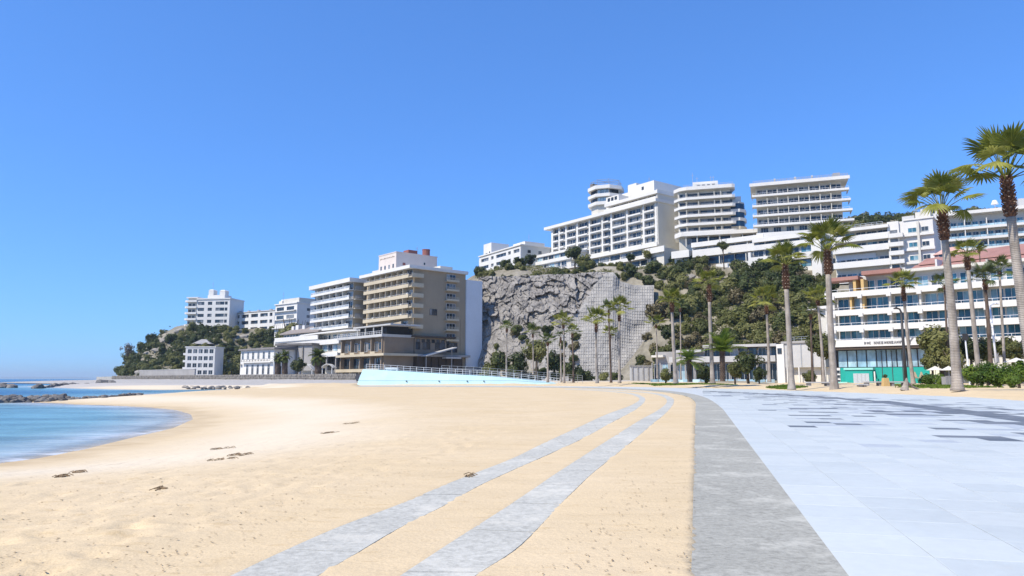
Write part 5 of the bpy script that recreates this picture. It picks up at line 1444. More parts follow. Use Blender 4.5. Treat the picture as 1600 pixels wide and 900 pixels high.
# terraces with faded red roofs
def red_terraces():
    o, W = place('red_roofed_terraces', 'pink terraced houses with long faded red sloping roofs above the seafront hotel', 'building', (1416,430,168), (1640,410,146), P(1520,430,158).z-8)
    zo = P(1520,430,158).z-8; f = Fr(o)
    def zz(px, py):
        t = (px-1416)/224; return P(px, py, 168-22*t).z-zo
    def xx(px): return W*(px-1416)/224
    for k, (p0, p1, y0, h, sy) in enumerate(((1428,1640,417,2.2,-1.5),(1437,1640,403.5,2.0,2.0),(1500,1640,390,2.6,6.0))):
        x0, x1 = xx(p0), xx(p1); zl, zr = zz(p0, y0+ (5 if k < 2 else 6)), zz(1600, y0-11)
        sl = (zr-zl)/(xx(1600)-x0); zr = zl+sl*0.35*(x1-x0); 
        m = MB(); m.hex8([(x0,sy-1.6,zl-0.9),(x1,sy-1.6,zr-0.9),(x1,sy+3.2,zr+0.0),(x0,sy+3.2,zl+0.0)], [(x0,sy-1.5,zl-0.6),(x1,sy-1.5,zr-0.6),(x1,sy+3.2,zr+h*0.6),(x0,sy+3.2,zl+h*0.6)]); f.put(m, 'sloping_roof', M['redroof'])
        m = MB(); m.box(x0+0.4, x1, sy-0.2, sy+5, zl-4.5, zl-0.9); f.put(m, 'wall', M['pinkwall'])
        for q in range(9):
            x = x0+1.6+q*3.6
            if x < x1-2: window(f, x, zl-2.9, 1.5 if q % 2 else 2.2, 1.5, sy-0.3, 2, 'frame', 'glassdark' if q % 3 else 'glass')
        f.box('terrace_slab', M['pinkwall'], x0-0.5, x1, sy-2.2, sy-0.203, zl-4.9, zl-4.5)
    for px in (1475, 1530, 1555): 
        f.box('fin_wall', M['white'], xx(px), xx(px)+0.4, -2.6, 4, zz(px, 428), zz(px, 407))
    # pink gabled house at the left end
    x0 = xx(1444); z0 = zz(1450, 410); m = MB(); m.box(x0, x0+6.5, 8, 13, z0-6, zz(1455,388)-0.6); m.hex8([(x0-.3,7.6,zz(1455,388)-.597),(x0+6.8,7.6,zz(1455,388)-.597),(x0+6.8,13.4,zz(1455,388)-.597),(x0-.3,13.4,zz(1455,388)-.597)], [(x0+2.2,8.4,zz(1455,382)),(x0+4.4,8.4,zz(1455,382)),(x0+4.4,12.6,zz(1455,382)),(x0+2.2,12.6,zz(1455,382))]); f.put(m, 'gabled_house', M['pinkwall'])
    window(f, x0+1, zz(1455,398), 1.3, 1.5, 7.94, 1, 'frame', 'glassdark'); window(f, x0+3.6, zz(1455,398), 1.3, 1.5, 7.94, 1, 'frame', 'glass')
    f.box('base', M['pinkwall'], xx(1436), W, 1.5, 14, -6, zz(1500, 424))
red_terraces()

# ------------------------------------------------------------------ seafront hotel on the right
def right_hotel():
    o, W = place('balcony_hotel', 'white seafront hotel with long balcony tiers and teal shop behind the tall right palms', 'hotel', (1305,500,131), (1660,500,108.5), -0.2)
    f = Fr(o)
    def zl(py): return P(1305, py, 131).z+0.2
    lv = [zl(y) for y in (461.5, 489.5, 513.5, 538)]
    dp = 12
    f.box('core', M['white2'], 0.3, W, 1.1, dp, 3, lv[0]+0.2)
    nb = 7; bw = W/nb
    for k, z in enumerate(lv):
        f.box('floor_slab', M['white'], -1.2, W, -0.6, 1.097, z-0.35, z)
        f.box('balcony_parapet', M['white'], -1.4, W, -0.75, -0.6, z-0.60, z+0.42)
        m = MB(); hrail(m, -1.3, W, -0.66, z+0.42, 0.42, 2.1, 1, 0.03); f.put(m, 'balcony_railing', M['whitemetal'])
        for q in range(nb):
            f.box('bracket', M['white'], q*bw-0.35, q*bw+0.35, -1.15, -0.752, z-0.95, z-0.25)
            if k: 
                f.box('partition', M['white2'], q*bw-0.16, q*bw+0.16, -0.4, 1.096, z+0.003, lv[k-1]-0.353)
                if q >= 0:
                    n2 = 2
                    for j in range(n2):
                        wd = (bw-0.9)/n2
                        window(f, q*bw+0.45+j*wd, z+0.12, wd-0.12, min(2.4, lv[k-1]-z-0.62), 1.0, 2, 'frame', 'glassblue')
    # ochre partitions at the left end
    for k in (1,):
        for x in (bw*0.55, bw*1.0): f.box('ochre_panel', M['yellow'], x+0.2, x+0.55, -0.3, 1.05, lv[k]+0.01, lv[k-1]-0.36)
    # top storey set back, with reddish canopies at the left
    z = lv[0]
    f.box('top_wall', M['lightgrey'], 2.0, W, 2.4, dp, z+0.203, z+3.3)
    for q in range(nb*2): window(f, 2.6+q*(W-3)/(nb*2), z+0.4, (W-3)/(nb*2)*0.8, 2.1, 2.28, 2, 'frame', 'glassblue' if q % 3 else 'glassdark')
    f.box('top_canopy', M['redroof'], -1.0, bw*0.95, -0.5, 3, z+2.55, z+3.2); f.box('top_canopy', M['redroof'], bw*1.05, bw*2.4, 0.0, 3.2, z+3.3, z+4.0)
    f.box('top_roof', M['white2'], bw*2.4, W, 1.0, dp, z+3.303, z+3.8)
    for x in (bw*0.74, bw*1.02): f.box('ochre_panel', M['yellow'], x, x+0.5, -0.2, 2.3, z+0.02, z+2.54)
    # shop front and fascia
    fz = lv[3]+1.0; x1 = bw*3.1
    f.box('fascia', M['white'], -2.2, x1+4.5, -1.6, -0.78, fz-1.6, fz-0.35)
    f.box('soffit', M['shadebrown'], -2.0, x1+4.5, -1.4, 1.59, fz-2.1, fz-1.603)
    ltr = MB(); rr = random.Random(5)
    x = bw*1.1
    def stroke(xa, za, xb, zb, w=0.05):
        n = Vector((-(zb-za), 0, xb-xa)).normalized()*w
        ltr.hex8([(xa-n.x,-1.66,za-n.z),(xb-n.x,-1.66,zb-n.z),(xb-n.x,-1.602,zb-n.z),(xa-n.x,-1.602,za-n.z)], [(xa+n.x,-1.66,za+n.z),(xb+n.x,-1.66,zb+n.z),(xb+n.x,-1.602,zb+n.z),(xa+n.x,-1.602,za+n.z)])
    zb0 = fz-1.25; hh = 0.46
    for kx in range(15):                      # blurred, unreadable lettering: upright, slanted and cross strokes
        if kx in (3,): x += 0.4; continue
        w = rr.uniform(0.26,0.40); a = rr.choice(('A','N','B','E','-'))
        if a == '-': stroke(x, zb0+hh*.3, x+w, zb0+hh*.4, 0.09); stroke(x, zb0+hh*.8, x+w, zb0+hh*.7, 0.06); x += w+0.06; continue
        if a == 'A': stroke(x, zb0, x+w/2, zb0+hh); stroke(x+w/2, zb0+hh, x+w, zb0); stroke(x+0.1, zb0+0.2, x+w-0.1, zb0+0.2)
        elif a == 'N': stroke(x+.05, zb0, x+.05, zb0+hh); stroke(x+.05, zb0+hh, x+w-.05, zb0); stroke(x+w-.05, zb0, x+w-.05, zb0+hh)
        elif a == 'B': stroke(x+.05, zb0, x+.05, zb0+hh); stroke(x+.05, zb0+hh-.05, x+w-.05, zb0+hh*.75); stroke(x+.05, zb0+hh*.5, x+w-.05, zb0+hh*.5); stroke(x+.05, zb0+.05, x+w-.05, zb0+hh*.25)
        else: stroke(x+.05, zb0, x+.05, zb0+hh); stroke(x+.05, zb0+.05, x+w-.05, zb0+.05); stroke(x+.05, zb0+hh-.05, x+w-.05, zb0+hh-.05); stroke(x+.05, zb0+hh/2, x+w-.1, zb0+hh/2)
        x += w+0.07
    # the large last letter
    x = bw*2.52; stroke(x, zb0+0.95, x+0.55, zb0+0.3, 0.11); stroke(x+1.1, zb0+1.0, x+0.55, zb0+0.3, 0.11); stroke(x+0.55, zb0+0.3, x+0.55, zb0-0.1, 0.11)
    stroke(x-0.9, zb0+0.35, x-0.5, zb0+0.35, 0.12)
    f.put(ltr, 'sign_lettering', M['blackpaint'])
    gt = fz-2.12; gb = 3.35
    f.box('shop_core', M['dark'], 0, x1+3, 0.6, dp-0.3, 0, gt)
    n = 9; gw = x1/n
    for q in range(n): window(f, q*gw+0.02, gb, gw-0.06, gt-gb-0.05, 0.30, 1, 'framedark', 'glasspale')
    m = MB(); m.box(gw*0.2, x1, 0.20, 0.59, 0.0, gb-0.06); f.put(m, 'teal_wall', M['teal'])
    for q in (4,5,6): f.box('panel_joint', M['framedark'], gw*q+0.8, gw*q+0.9, 0.14, 0.197, 0.1, gt-0.2)
    m = MB(); m.box(gw*0.9, gw*3.7, -0.9, 0.197, 0.0, 2.9); f.put(m, 'porch', M['teal'])
    f.box('porch_roof', M['tealpale'], gw*0.8, gw*3.8, -1.1, 0.196, 2.903, 3.25)
    f.box('porch_post', M['white'], gw*3.85, gw*3.98, -1.0, -0.85, 0, 2.6)
    m = MB(); m.box(gw*1.75, gw*3.35, -0.97, -0.903, 0.05, 2.25); dr = f.put(m, 'door', M['pavemid'])
    m = MB(); 
    for q in (0.27, 0.52, 0.76): m.box(gw*(1.75+1.6*q)-0.03, gw*(1.75+1.6*q)+0.03, -1.0, -0.972, 0.1, 2.2)
    m.build('door_rib', M['metal'], dr)
    f.box('teal_step', M['tealpale'], gw*0.1, gw*1.2, -1.6, -0.903, 0, 0.75)
    f.box('side_panel', M['white'], -0.9, gw*0.19, 0.1, 0.59, 0, gb-0.06)
    for q in range(3): window(f, -0.6, 0.6+q*0.85, 0.9, 0.55, 0.04, 1, 'frame', 'glassdark')
    for q in range(2):
        x = gw*7.4+q*1.0; m = MB(); m.hex8([(x,0.15,1.6),(x+0.75,0.15,1.6),(x+0.75,0.197,1.6),(x,0.197,1.6)], [(x+0.3,0.15,2.5),(x+0.45,0.15,2.5),(x+0.45,0.197,2.5),(x+0.3,0.197,2.5)]); m.box(x-0.1, x+0.85, 0.15, 0.197, 1.42, 1.55); f.put(m, 'sail_motif', M['tanlight'])
    f.box('entrance_shade_panel', M['dark'], x1+0.3, x1+2.2, 0.3, 0.59, 2.9, gt); f.box('blue_panel', M['glasspale'], x1+2.3, x1+4.6, 0.3, 0.59, 2.9, gt-0.4)  # dark block paints the shade of the entrance
    f.box('cream_panel', M['creampanel'], x1+0.4, x1+2.4, -1.4, -1.1, 1.4, 3.7); f.box('panel_leg', M['white'], x1+0.45, x1+0.75, -1.35, -1.15, 0, 1.397)
    f.box('blue_gate', M['glasspale'], x1+0.95, x1+1.9, -1.3, -1.2, 0, 1.35)
    f.box('lower_wall', M['lightgrey'], x1+3, W, 1.65, dp-0.4, 0, 3.0)
    for q in range(6): window(f, x1+4.5+q*3.6, 0.6, 2.6, 2.2, 1.55, 2, 'framedark', 'glassdark')
right_hotel()

# low glass pavilion and the plain cube house beside it
def pavilion():
    o, W = place('glass_pavilion', 'long low white pavilion with glass front under the shrubby slope behind the palms', 'building', (1020,590,156), (1214,590,142), -0.1)
    f = Fr(o); 
    def xx(px): return W*(px-1020)/194
    def zz(py): return P(1110,py,149).z+0.1
    f.box('core', M['grey'], 0.4, W-0.3, 0.8, 8, 0, zz(548))
    f.box('roof', M['lightgrey'], xx(1106), W+0.3, -0.9, 8.3, zz(543.5), zz(539.5))
    f.box('roof', M['white2'], xx(1020), xx(1040), -0.6, 8, zz(557), zz(553.5)); f.box('roof', M['lightgrey'], xx(1062), xx(1103), -0.7, 8, zz(550), zz(546))
    f.box('balcony_band', M['lightgrey'], xx(1050), W, -0.7, -0.4, zz(566), zz(557))
    f.box('balcony_floor', M['white2'], xx(1050), W, -0.397, 0.797, zz(566), zz(564))
    n = 14; bw = W/n
    for q in range(n):
        if q > 5: window(f, q*bw+0.15, zz(557), bw-0.3, zz(544.5)-zz(557), 0.68, 2, 'framedark' if q%3 else 'frame', 'glass' if q % 2 else 'glassdark')
        window(f, q*bw+0.08, 0.15, bw-0.16, zz(567)-0.3, 0.66, 2, 'frame', 'glasspale' if q in (1,3,6) else ('glass' if q % 3 else 'glassdark'))
        f.box('column', M['grey'], q*bw-0.1, q*bw+0.1, -0.3, -0.1, 0, zz(566)-0.003)
    for q in range(14): f.box('glass_screen', M['glasspale'], q*bw+0.1, q*bw+bw-0.1, -1.6, -1.55, 0.1, 1.1)
pavilion()
def cube_house():
    o, W = place('cube_house', 'plain pale grey box house with white stair wall right of the glass pavilion', 'house', (1216,570,140), (1290,570,132), -0.1)
    f = Fr(o)
    def zz(py): return P(1250,py,136).z+0.1
    f.box('wall', M['lightgrey'], 1.6, W, 0, 8, zz(574), zz(536)); f.box('stair_wall', M['white'], 0, 1.597, -0.4, 8, 0, zz(538)+0.2)
    f.box('roof', M['grey'], 1.0, W+0.3, -0.3, 8.3, zz(536)+0.003, zz(532.5)); f.box('undercroft', M['white2'], 1.7, W, 1.2, 8, 0, zz(574)-0.003)
    window(f, 5.0, 0.5, 2.0, 1.6, 1.14, 2, 'framedark', 'glassdark'); window(f, 0.3, zz(552), 0.9, 1.1, -0.46, 1, 'framedark', 'glassdark')
    for x in (1.8, 4.3, W-0.3): f.box('column', M['white'], x, x+0.22, -0.05, 0.2, 0, zz(574)-0.004)
    m = MB(); hrail(m, 2, W, 0.2, zz(532.5), 0.8, 1.5, 2, 0.03); f.put(m, 'roof_railing', M['metal'])
    f.box('upper_slab', M['white'], 1.0, W+3, 9, 14, zz(478)+0, zz(473.5)); f.box('upper_wall', M['white2'], 3.0, W+3, 10, 14, zz(536), zz(478)-0.003)
    for q in range(3): f.box('pipe', M['metal'], 2.6+q*2.4, 2.75+q*2.4, -0.1, -0.003, zz(573), zz(537))
cube_house()
# ------------------------------------------------------------------ palms
def fan_blade(r, droop, seed, nseg=20, spread=112, fold=0.5):
    rr = random.Random(seed); v, q = [], []
    for k in range(nseg):
        a = R(-spread + 2*spread*(k+0.5)/nseg + rr.uniform(-2,2)); L = r*(0.72+0.28*math.cos(a*0.75))*rr.uniform(0.9,1.05)
        da = R(spread/nseg)*1.05
        stations = [(0.05,1.3),(0.52,1.18),(0.80,0.62),(1.0,0.04)]
        rows = []
        for s, w in stations:
            rad = L*s; half = rad*math.tan(da)*w
            if s > 0.7: half = L*0.5*math.tan(da)*w*1.2
            z = -droop*L*(s**2.2) - fold*0.18*abs(math.sin(a))*rad
            cx, cy = math.cos(a)*rad, math.sin(a)*rad
            nx, ny = -math.sin(a), math.cos(a)
            rows.append(((cx-nx*half, cy-ny*half, z-half*0.35), (cx, cy, z+half*0.25), (cx+nx*half, cy+ny*half, z-half*0.35)))
        for i in range(3):
            b = len(v); v += list(rows[i])+list(rows[i+1])
            q += [(b,b+1,b+4,b+3),(b+1,b+2,b+5,b+4)]
    return v, q
def fan_frond(seed, mat, pet=1.35, r=1.1, droop=0.25, bend=0.35):
    v, q = fan_blade(r, droop, seed)
    m = MB()
    # arched stalk
    pts = [(pet*t, 0, -bend*0.30*pet*t*t) for t in (0, 0.35, 0.7, 1.0)]
    m.tube(pts, [0.035,0.028,0.022,0.018], 4)
    tilt = -bend
    c, s = math.cos(tilt), math.sin(tilt); b = len(m.v); ox, oz = pts[-1][0], pts[-1][2]
    m.v += [(ox+x*c-z*s, y, oz+x*s+z*c) for x, y, z in v]; m.f += [tuple(b+i for i in f) for f in q]
    return m.mesh('frond', mat)
def feather_frond(seed, mat, L=2.4, arch=0.9, lw=0.05, ll=0.5):
    rr = random.Random(seed); m = MB(); n = 12
    sp_ = []
    for i in range(n+1):
        t = i/n; sp_.append(Vector((L*t*(1-0.16*arch*t), 0, -arch*L*0.42*t*t)))
    m.tube(sp_, [0.03*(1-0.85*i/n) for i in range(n+1)], 4)
    for i in range(30):
        t = 0.10+0.9*i/29; k = min(n-1, int(t*n)); f = t*n-k; p = sp_[k].lerp(sp_[k+1], f)
        tan = (sp_[k+1]-sp_[k]).normalized(); l = ll*(0.55+0.9*math.sin(math.pi*min(1,t*0.92+0.08))**0.8)*rr.uniform(0.85,1.1)
        for sgn in (-1, 1):
            d = (tan*0.75 + Vector((0, sgn*1.0, 0.35))).normalized(); w = tan*lw
            mid = p+d*l*0.55+Vector((0,0,-0.02)); tip = p+d*l+Vector((0,0,-0.22*l))
            b = len(m.v); m.v += [tuple(p-w*0.5), tuple(p+w*0.5), tuple(mid+w*0.7), tuple(mid-w*0.7), tuple(tip)]
            m.f += [(b,b+1,b+2,b+3), (b+3,b+2,b+4)]
    return m.mesh('frond', mat)
FAN = {}
for key in ('frond','fronddark','frondgrey'):
    FAN[key] = dict(up=[fan_frond(10+i, M[key], 1.35, 1.05, 0.12, 0.08+0.18*i) for i in range(3)],
                    mid=[fan_frond(20+i, M[key], 1.45, 1.0, 0.30, 0.25+0.17*i) for i in range(4)],
                    low=[fan_frond(30+i, M[key], 1.45, 1.0, 0.42, 0.8+0.15*i) for i in range(3)])
FEA = {k: [feather_frond(40+i, M[k], 2.4, 0.7+0.25*i) for i in range(3)] for k in ('frondyoung','fronddark','frond')}
M['deadfrond'] = leaf_mat('dead_palm_frond', (0.13,0.09,0.05), (0.22,0.16,0.09), (0.30,0.23,0.14), 1.0, 0.15, 0.8)
DEAD = [fan_frond(60+i, M['deadfrond'], 0.9, 0.8, 0.6, 1.2) for i in range(2)]

def palm(label, base, d, crown, size, dia, brown, style='frond', n=24, dark=False, group='fan palms along the promenade', flare=1.5, sink=0.15, dead=0, seed=0):
    rr = random.Random(seed*13+int(base[0]))
    dia *= 0.77; size *= (0.98 if d < 100 else 1.25); b = P(base[0], base[1], d); t = P(crown[0], crown[1], d)
    o = thing('fan_palm', label, 'palm tree', (b.x, b.y, b.z-sink), 0, group)
    top = Vector((t.x-b.x, rr.uniform(-0.2,0.2), t.z-b.z+sink)); H = top.z
    px = d/F
    bl = brown*px                      # length of the brown collar of leaf bases
    zb = H-bl
    def ax(z):
        f = z/H; bow = math.sin(f*math.pi)*0.10*(rr_b)
        return Vector((top.x*f+bow, top.y*f, z))
    rr_b = rr.uniform(-1, 1)*H/12
    m = MB(); zs = np.concatenate([[0, 0.12, 0.3, 0.6, 1.0], np.linspace(1.6, zb+0.05, 22)])
    rads = []
    for z in zs:
        f = z/H; r0 = dia/2*(1.0-0.30*f) * (1+(flare-1)*math.exp(-z/0.55)); rads.append(r0*(1+rr.uniform(-.02,.02)))
    m.tube([ax(z) for z in zs], rads, 14); m.build('trunk', M['trunkdark' if dark else 'trunk'], o, smooth=True)
    if bl > 0.2:
        m = MB(); rt = dia/2*0.72
        zz_ = np.linspace(zb, H+0.05, 7); prof = [1.0,1.14,1.26,1.26,1.14,0.98,0.7]
        m.tube([ax(z) for z in zz_], [rt*p for p in prof], 12); c = m.build('leaf_base_collar', M['boot'], o, smooth=True)
        st = MB(); rows = max(5, int(bl/0.16))
        for i in range(rows):
            z = zb+0.05+bl*i/rows; f = (z-zb)/bl; r_ = rt*np.interp(f, np.linspace(0,1,7), prof)
            for k in range(9):
                a = 2*math.pi*(k+0.5*(i%2))/9+rr.uniform(-.12,.12); p = ax(z)
                e = rr.uniform(0.05,0.12)+dia*0.06; w = r_*0.30
                cx, cy = math.cos(a), math.sin(a)
                q0 = [(p.x+cx*(r_*0.9)-cy*w*s, p.y+cy*(r_*0.9)+cx*w*s, z+zz2) for s, zz2 in ((-1,0),(1,0),(1,.05),(-1,.05))]
                q1 = [(p.x+cx*(r_+e)-cy*w*0.7*s, p.y+cy*(r_+e)+cx*w*0.7*s, z+zz2+0.16) for s, zz2 in ((-1,0),(1,0),(1,.05),(-1,.05))]
                st.hex8(q0, q1)
        sto = st.build('leaf_stub', M['boot'], c); sto['kind'] = 'stuff'
        ct = MB()
        for i in range(rows):
            if i % 2: continue
            z = zb+0.05+bl*i/rows; f = (z-zb)/bl; r_ = rt*np.interp(f, np.linspace(0,1,7), prof); p = ax(z)
            for k in range(9):
                if rr.random() < 0.6: continue
                a = 2*math.pi*(k+0.5*(i%2))/9; e = 0.10+dia*0.06; cx, cy = math.cos(a), math.sin(a); w = 0.05
                ct.hex8([(p.x+cx*(r_+e*.6)-cy*w, p.y+cy*(r_+e*.6)+cx*w, z+.20),(p.x+cx*(r_+e*.6)+cy*w, p.y+cy*(r_+e*.6)-cx*w, z+.20),(p.x+cx*(r_+e*1.15)+cy*w, p.y+cy*(r_+e*1.15)-cx*w, z+.20),(p.x+cx*(r_+e*1.15)-cy*w, p.y+cy*(r_+e*1.15)+cx*w, z+.20)],
                        [(p.x+cx*(r_+e*.6)-cy*w, p.y+cy*(r_+e*.6)+cx*w, z+.24),(p.x+cx*(r_+e*.6)+cy*w, p.y+cy*(r_+e*.6)-cx*w, z+.24),(p.x+cx*(r_+e*1.15)+cy*w, p.y+cy*(r_+e*1.15)-cx*w, z+.24),(p.x+cx*(r_+e*1.15)-cy*w, p.y+cy*(r_+e*1.15)+cx*w, z+.24)])
        if ct.v: cto = ct.build('cut_stub', M['bootcut'], c); cto['kind'] = 'stuff'
    sc = size/1.92; n = int(n*0.8)
    hub = ax(H)+Vector((0,0,0.12*sc))
    for k in range(n):
        f = (k+0.5)/n; az = k*2.39996+rr.uniform(-.25,.25); el = R(88-62*f**1.0+rr.uniform(-10,10))
        pool = FAN[style]['up' if f < 0.4 else ('mid' if f < 0.93 else 'low')]
        fo = bpy.data.objects.new('frond', rr.choice(pool)); fo.parent = o
        s = sc*rr.uniform(0.85,1.12)
        fo.location = hub+Vector((math.cos(az)*0.10*sc, math.sin(az)*0.10*sc, -0.30*f*sc))
        fo.rotation_euler = (rr.uniform(-.25,.25), -el, az); fo.scale = (s,s,s); COL.objects.link(fo)
    for k in range(dead):
        az = rr.uniform(0,6.28); fo = bpy.data.objects.new('dead_frond', rr.choice(DEAD)); fo.parent = o; s = sc*0.8
        fo.location = hub+Vector((math.cos(az)*0.1, math.sin(az)*0.1, -0.4*sc)); fo.rotation_euler = (0, R(35), az); fo.scale = (s,s,s); COL.objects.link(fo)
    return o
def feather_palm(label, base, d, crown, size, dia, style='frondyoung', n=26, emin=-15, emax=85, group=None, trunk='trunkdark', sink=0.15, seed=1):
    rr = random.Random(seed+int(base[0]))
    b = P(base[0], base[1], d); t = P(crown[0], crown[1], d)
    o = thing('date_palm', label, 'palm tree', (b.x, b.y, b.z-sink), 0, group)
    H = t.z-b.z+sink; tx = t.x-b.x
    m = MB(); zs = np.linspace(0, H, 14)
    m.tube([(tx*z/H, 0, z) for z in zs], [dia/2*(1.25 if z == 0 else 1.0+0.06*(i%2)+0.25*max(0,(z/H-0.8))*2) for i, z in enumerate(zs)], 12); tr = m.build('trunk', M[trunk], o)
    st = MB()
    for i in range(int(H/0.22)):
        z = 0.1+i*0.22
        for k in range(8):
            a = 2*math.pi*(k+0.5*(i%2))/8; r_ = dia/2*0.98; cx, cy = math.cos(a), math.sin(a); w = dia*0.14; X = tx*z/H
            st.hex8([(X+cx*r_*.8-cy*w,cy*r_*.8+cx*w,z),(X+cx*r_*.8+cy*w,cy*r_*.8-cx*w,z),(X+cx*r_+cy*w,cy*r_-cx*w,z),(X+cx*r_-cy*w,cy*r_+cx*w,z)],
                    [(X+cx*r_*.8-cy*w,cy*r_*.8+cx*w,z+.18),(X+cx*r_*.8+cy*w,cy*r_*.8-cx*w,z+.18),(X+cx*(r_+.09)+cy*w*.6,cy*(r_+.09)-cx*w*.6,z+.2),(X+cx*(r_+.09)-cy*w*.6,cy*(r_+.09)+cx*w*.6,z+.2)])
    if st.v: q = st.build('leaf_stub', M[trunk], tr); q['kind'] = 'stuff'
    sc = size/2.3
    for k in range(n):
        f = (k+0.5)/n; az = k*2.39996+rr.uniform(-.2,.2); el = R(emax-(emax-emin)*f+rr.uniform(-7,7))
        fo = bpy.data.objects.new('frond', rr.choice(FEA[style])); fo.parent = o; s = sc*rr.uniform(0.85,1.1)
        fo.location = (tx, 0, H-0.25*f); fo.rotation_euler = (rr.uniform(-.3,.3), -el, az); fo.scale = (s,s,s); COL.objects.link(fo)
    return o

# front row and those behind: base pixel, distance, trunk top pixel, crown half width (m), trunk diameter, collar (px)
palm('tall fan palm standing on the sand just left of the bench nearest the cube house', (1237,606.5), 68, (1225.5,414), 1.95, 0.72, 40, 'frond', 26, seed=1)
palm('tall fan palm with bulging brown collar directly left of the teal shop front', (1304,609), 66, (1292.5,391), 2.5, 0.84, 40, 'frond', 26, seed=2)
palm('tall thick fan palm with ragged crown against the sky above the red roofs', (1496,607), 50, (1470,327), 2.3, 0.82, 52, 'frond', 28, seed=3)
palm('tallest fan palm at the right picture edge, its crown cut by the edge', (1619,618), 42.5, (1570,276), 2.85, 0.84, 68, 'frond', 28, seed=4)
palm('slender fan palm with small dark collar right of the thick ragged palm', (1531,600), 76, (1509,400), 1.75, 0.66, 24, 'frond', 22, seed=5)
palm('short crowned fan palm beside the dark lamp post in front of the teal wall', (1427,598), 96, (1410,448), 2.1, 0.62, 24, 'frond', 22, seed=6)
palm('straight fan palm with long brown collar before the left half of the pavilion', (1113.5,597), 86, (1107.5,445), 1.75, 0.66, 28, 'frond', 22, seed=7)
palm('fan palm just right of the grey retaining wall with a pale swollen foot', (1056,597), 86, (1049.5,473), 1.7, 0.62, 16, 'frond', 22, seed=8)
palm('fan palm in front of the right end of the glass pavilion', (1202,595), 100, (1197,476), 1.85, 0.56, 16, 'frond', 22, seed=9)
palm('fan palm tall against the concrete lattice, right of a leaning darker one', (968,597), 104, (967.5,487), 1.55, 0.52, 16, 'frond', 20, seed=10)
palm('fan palm with brown collar at the left edge of the concrete lattice', (933,597), 104, (931.5,506), 1.75, 0.52, 14, 'frond', 20, seed=11)
palm('darker slim fan palm between the two pale trunked palms of the lattice', (955,596.5), 116, (951,486), 1.35, 0.42, 8, 'fronddark', 18, True, seed=12)
palm('short fan palm whose crown hangs halfway up the slim dark palm of the lattice', (954.5,596.5), 122, (953.5,523), 1.2, 0.40, 8, 'frond', 16, True, seed=13)
palm('slim fan palm before the lower left corner of the lattice', (881.5,597), 118, (880,508), 1.6, 0.42, 6, 'frond', 18, seed=14)
palm('dark stemmed fan palm right of the slim one at the lattice corner', (896,596.5), 122, (894,522), 1.2, 0.42, 6, 'fronddark', 16, True, seed=15)
palm('dark headed fan palm standing behind the railing left of the cliff trees', (791.5,583), 126, (792,514), 1.2, 0.40, 6, 'fronddark', 18, seed=16)
palm('bushy fan palm in the trees under the middle of the cliff', (833,584), 140, (832.5,522), 1.5, 0.40, 6, 'fronddark', 18, seed=17)
palm('fan palm with pale trunk in front of the dark trees under the cliff', (856,596), 120, (856,535), 1.2, 0.44, 6, 'fronddark', 16, seed=18)
palm('thin palm with ochre brown collar among the cliff foot trees', (877,596), 124, (876,527), 0.8, 0.36, 10, 'frondgrey', 12, seed=19)
palm('small fan palm on the hill side of the grey retaining wall', (1027,590), 140, (1025,508), 1.6, 0.40, 5, 'frond', 16, seed=20)
palm('thin pale fan palm behind the palm with the swollen foot', (1064,592), 130, (1063,482), 1.2, 0.36, 6, 'frondgrey', 14, seed=21)
palm('fan palm close behind and left of the bulging collar palm', (1287.5,597), 92, (1278,470), 1.9, 0.50, 8, 'frond', 18, seed=22)
palm('dark trunked fan palm in front of the cube house', (1270,597), 96, (1267,492), 1.6, 0.42, 8, 'frondgrey', 18, True, seed=23)
palm('dark brown trunked fan palm in front of the hotel balconies', (1548,574), 84, (1540,438), 1.85, 0.60, 16, 'frondgrey', 20, True, seed=24)
palm('slim fan palm right of the dark brown trunked one', (1570,578), 90, (1563,425), 1.75, 0.46, 8, 'fronddark', 20, seed=25)
palm('little thin fan palm before the white apartments above the red roofs', (1533,440), 150, (1530,392), 1.4, 0.36, 6, 'frondgrey', 14, True, seed=26)
palm('low dark fan palm crown in front of the hotel by the thick ragged trunk', (1482,560), 92, (1477,447), 1.7, 0.40, 6, 'fronddark', 16, True, seed=27)
feather_palm('young date palm with bright upright fronds and short trunk beside the swollen foot palm', (1078,595), 88, (1076.5,562), 1.9, 0.55, 'frondyoung', 24, 0, 80, 'young date palms', 'trunkdark')
feather_palm('tall tufted young date palm with bright fronds before the pavilion', (1129,594), 86, (1128.5,548), 2.7, 0.55, 'frondyoung', 26, 20, 88, 'young date palms', 'trunkdark')
feather_palm('large dark date palm in front of the white undercroft of the hotel wing', (497,586), 205, (497,556), 2.9, 1.7, 'fronddark', 46, -35, 80, 'dark date palms on the sea wall', 'trunkdark')
feather_palm('dark palm at the right corner of the white house, left of its pair', (434,586), 205, (434,558), 1.9, 1.5, 'fronddark', 36, -50, 75, 'dark date palms on the sea wall', 'trunkdark')
feather_palm('dark palm right of its pair by the grey building', (445,586), 205, (445,556), 2.2, 1.5, 'fronddark', 40, -45, 78, 'dark date palms on the sea wall', 'trunkdark')

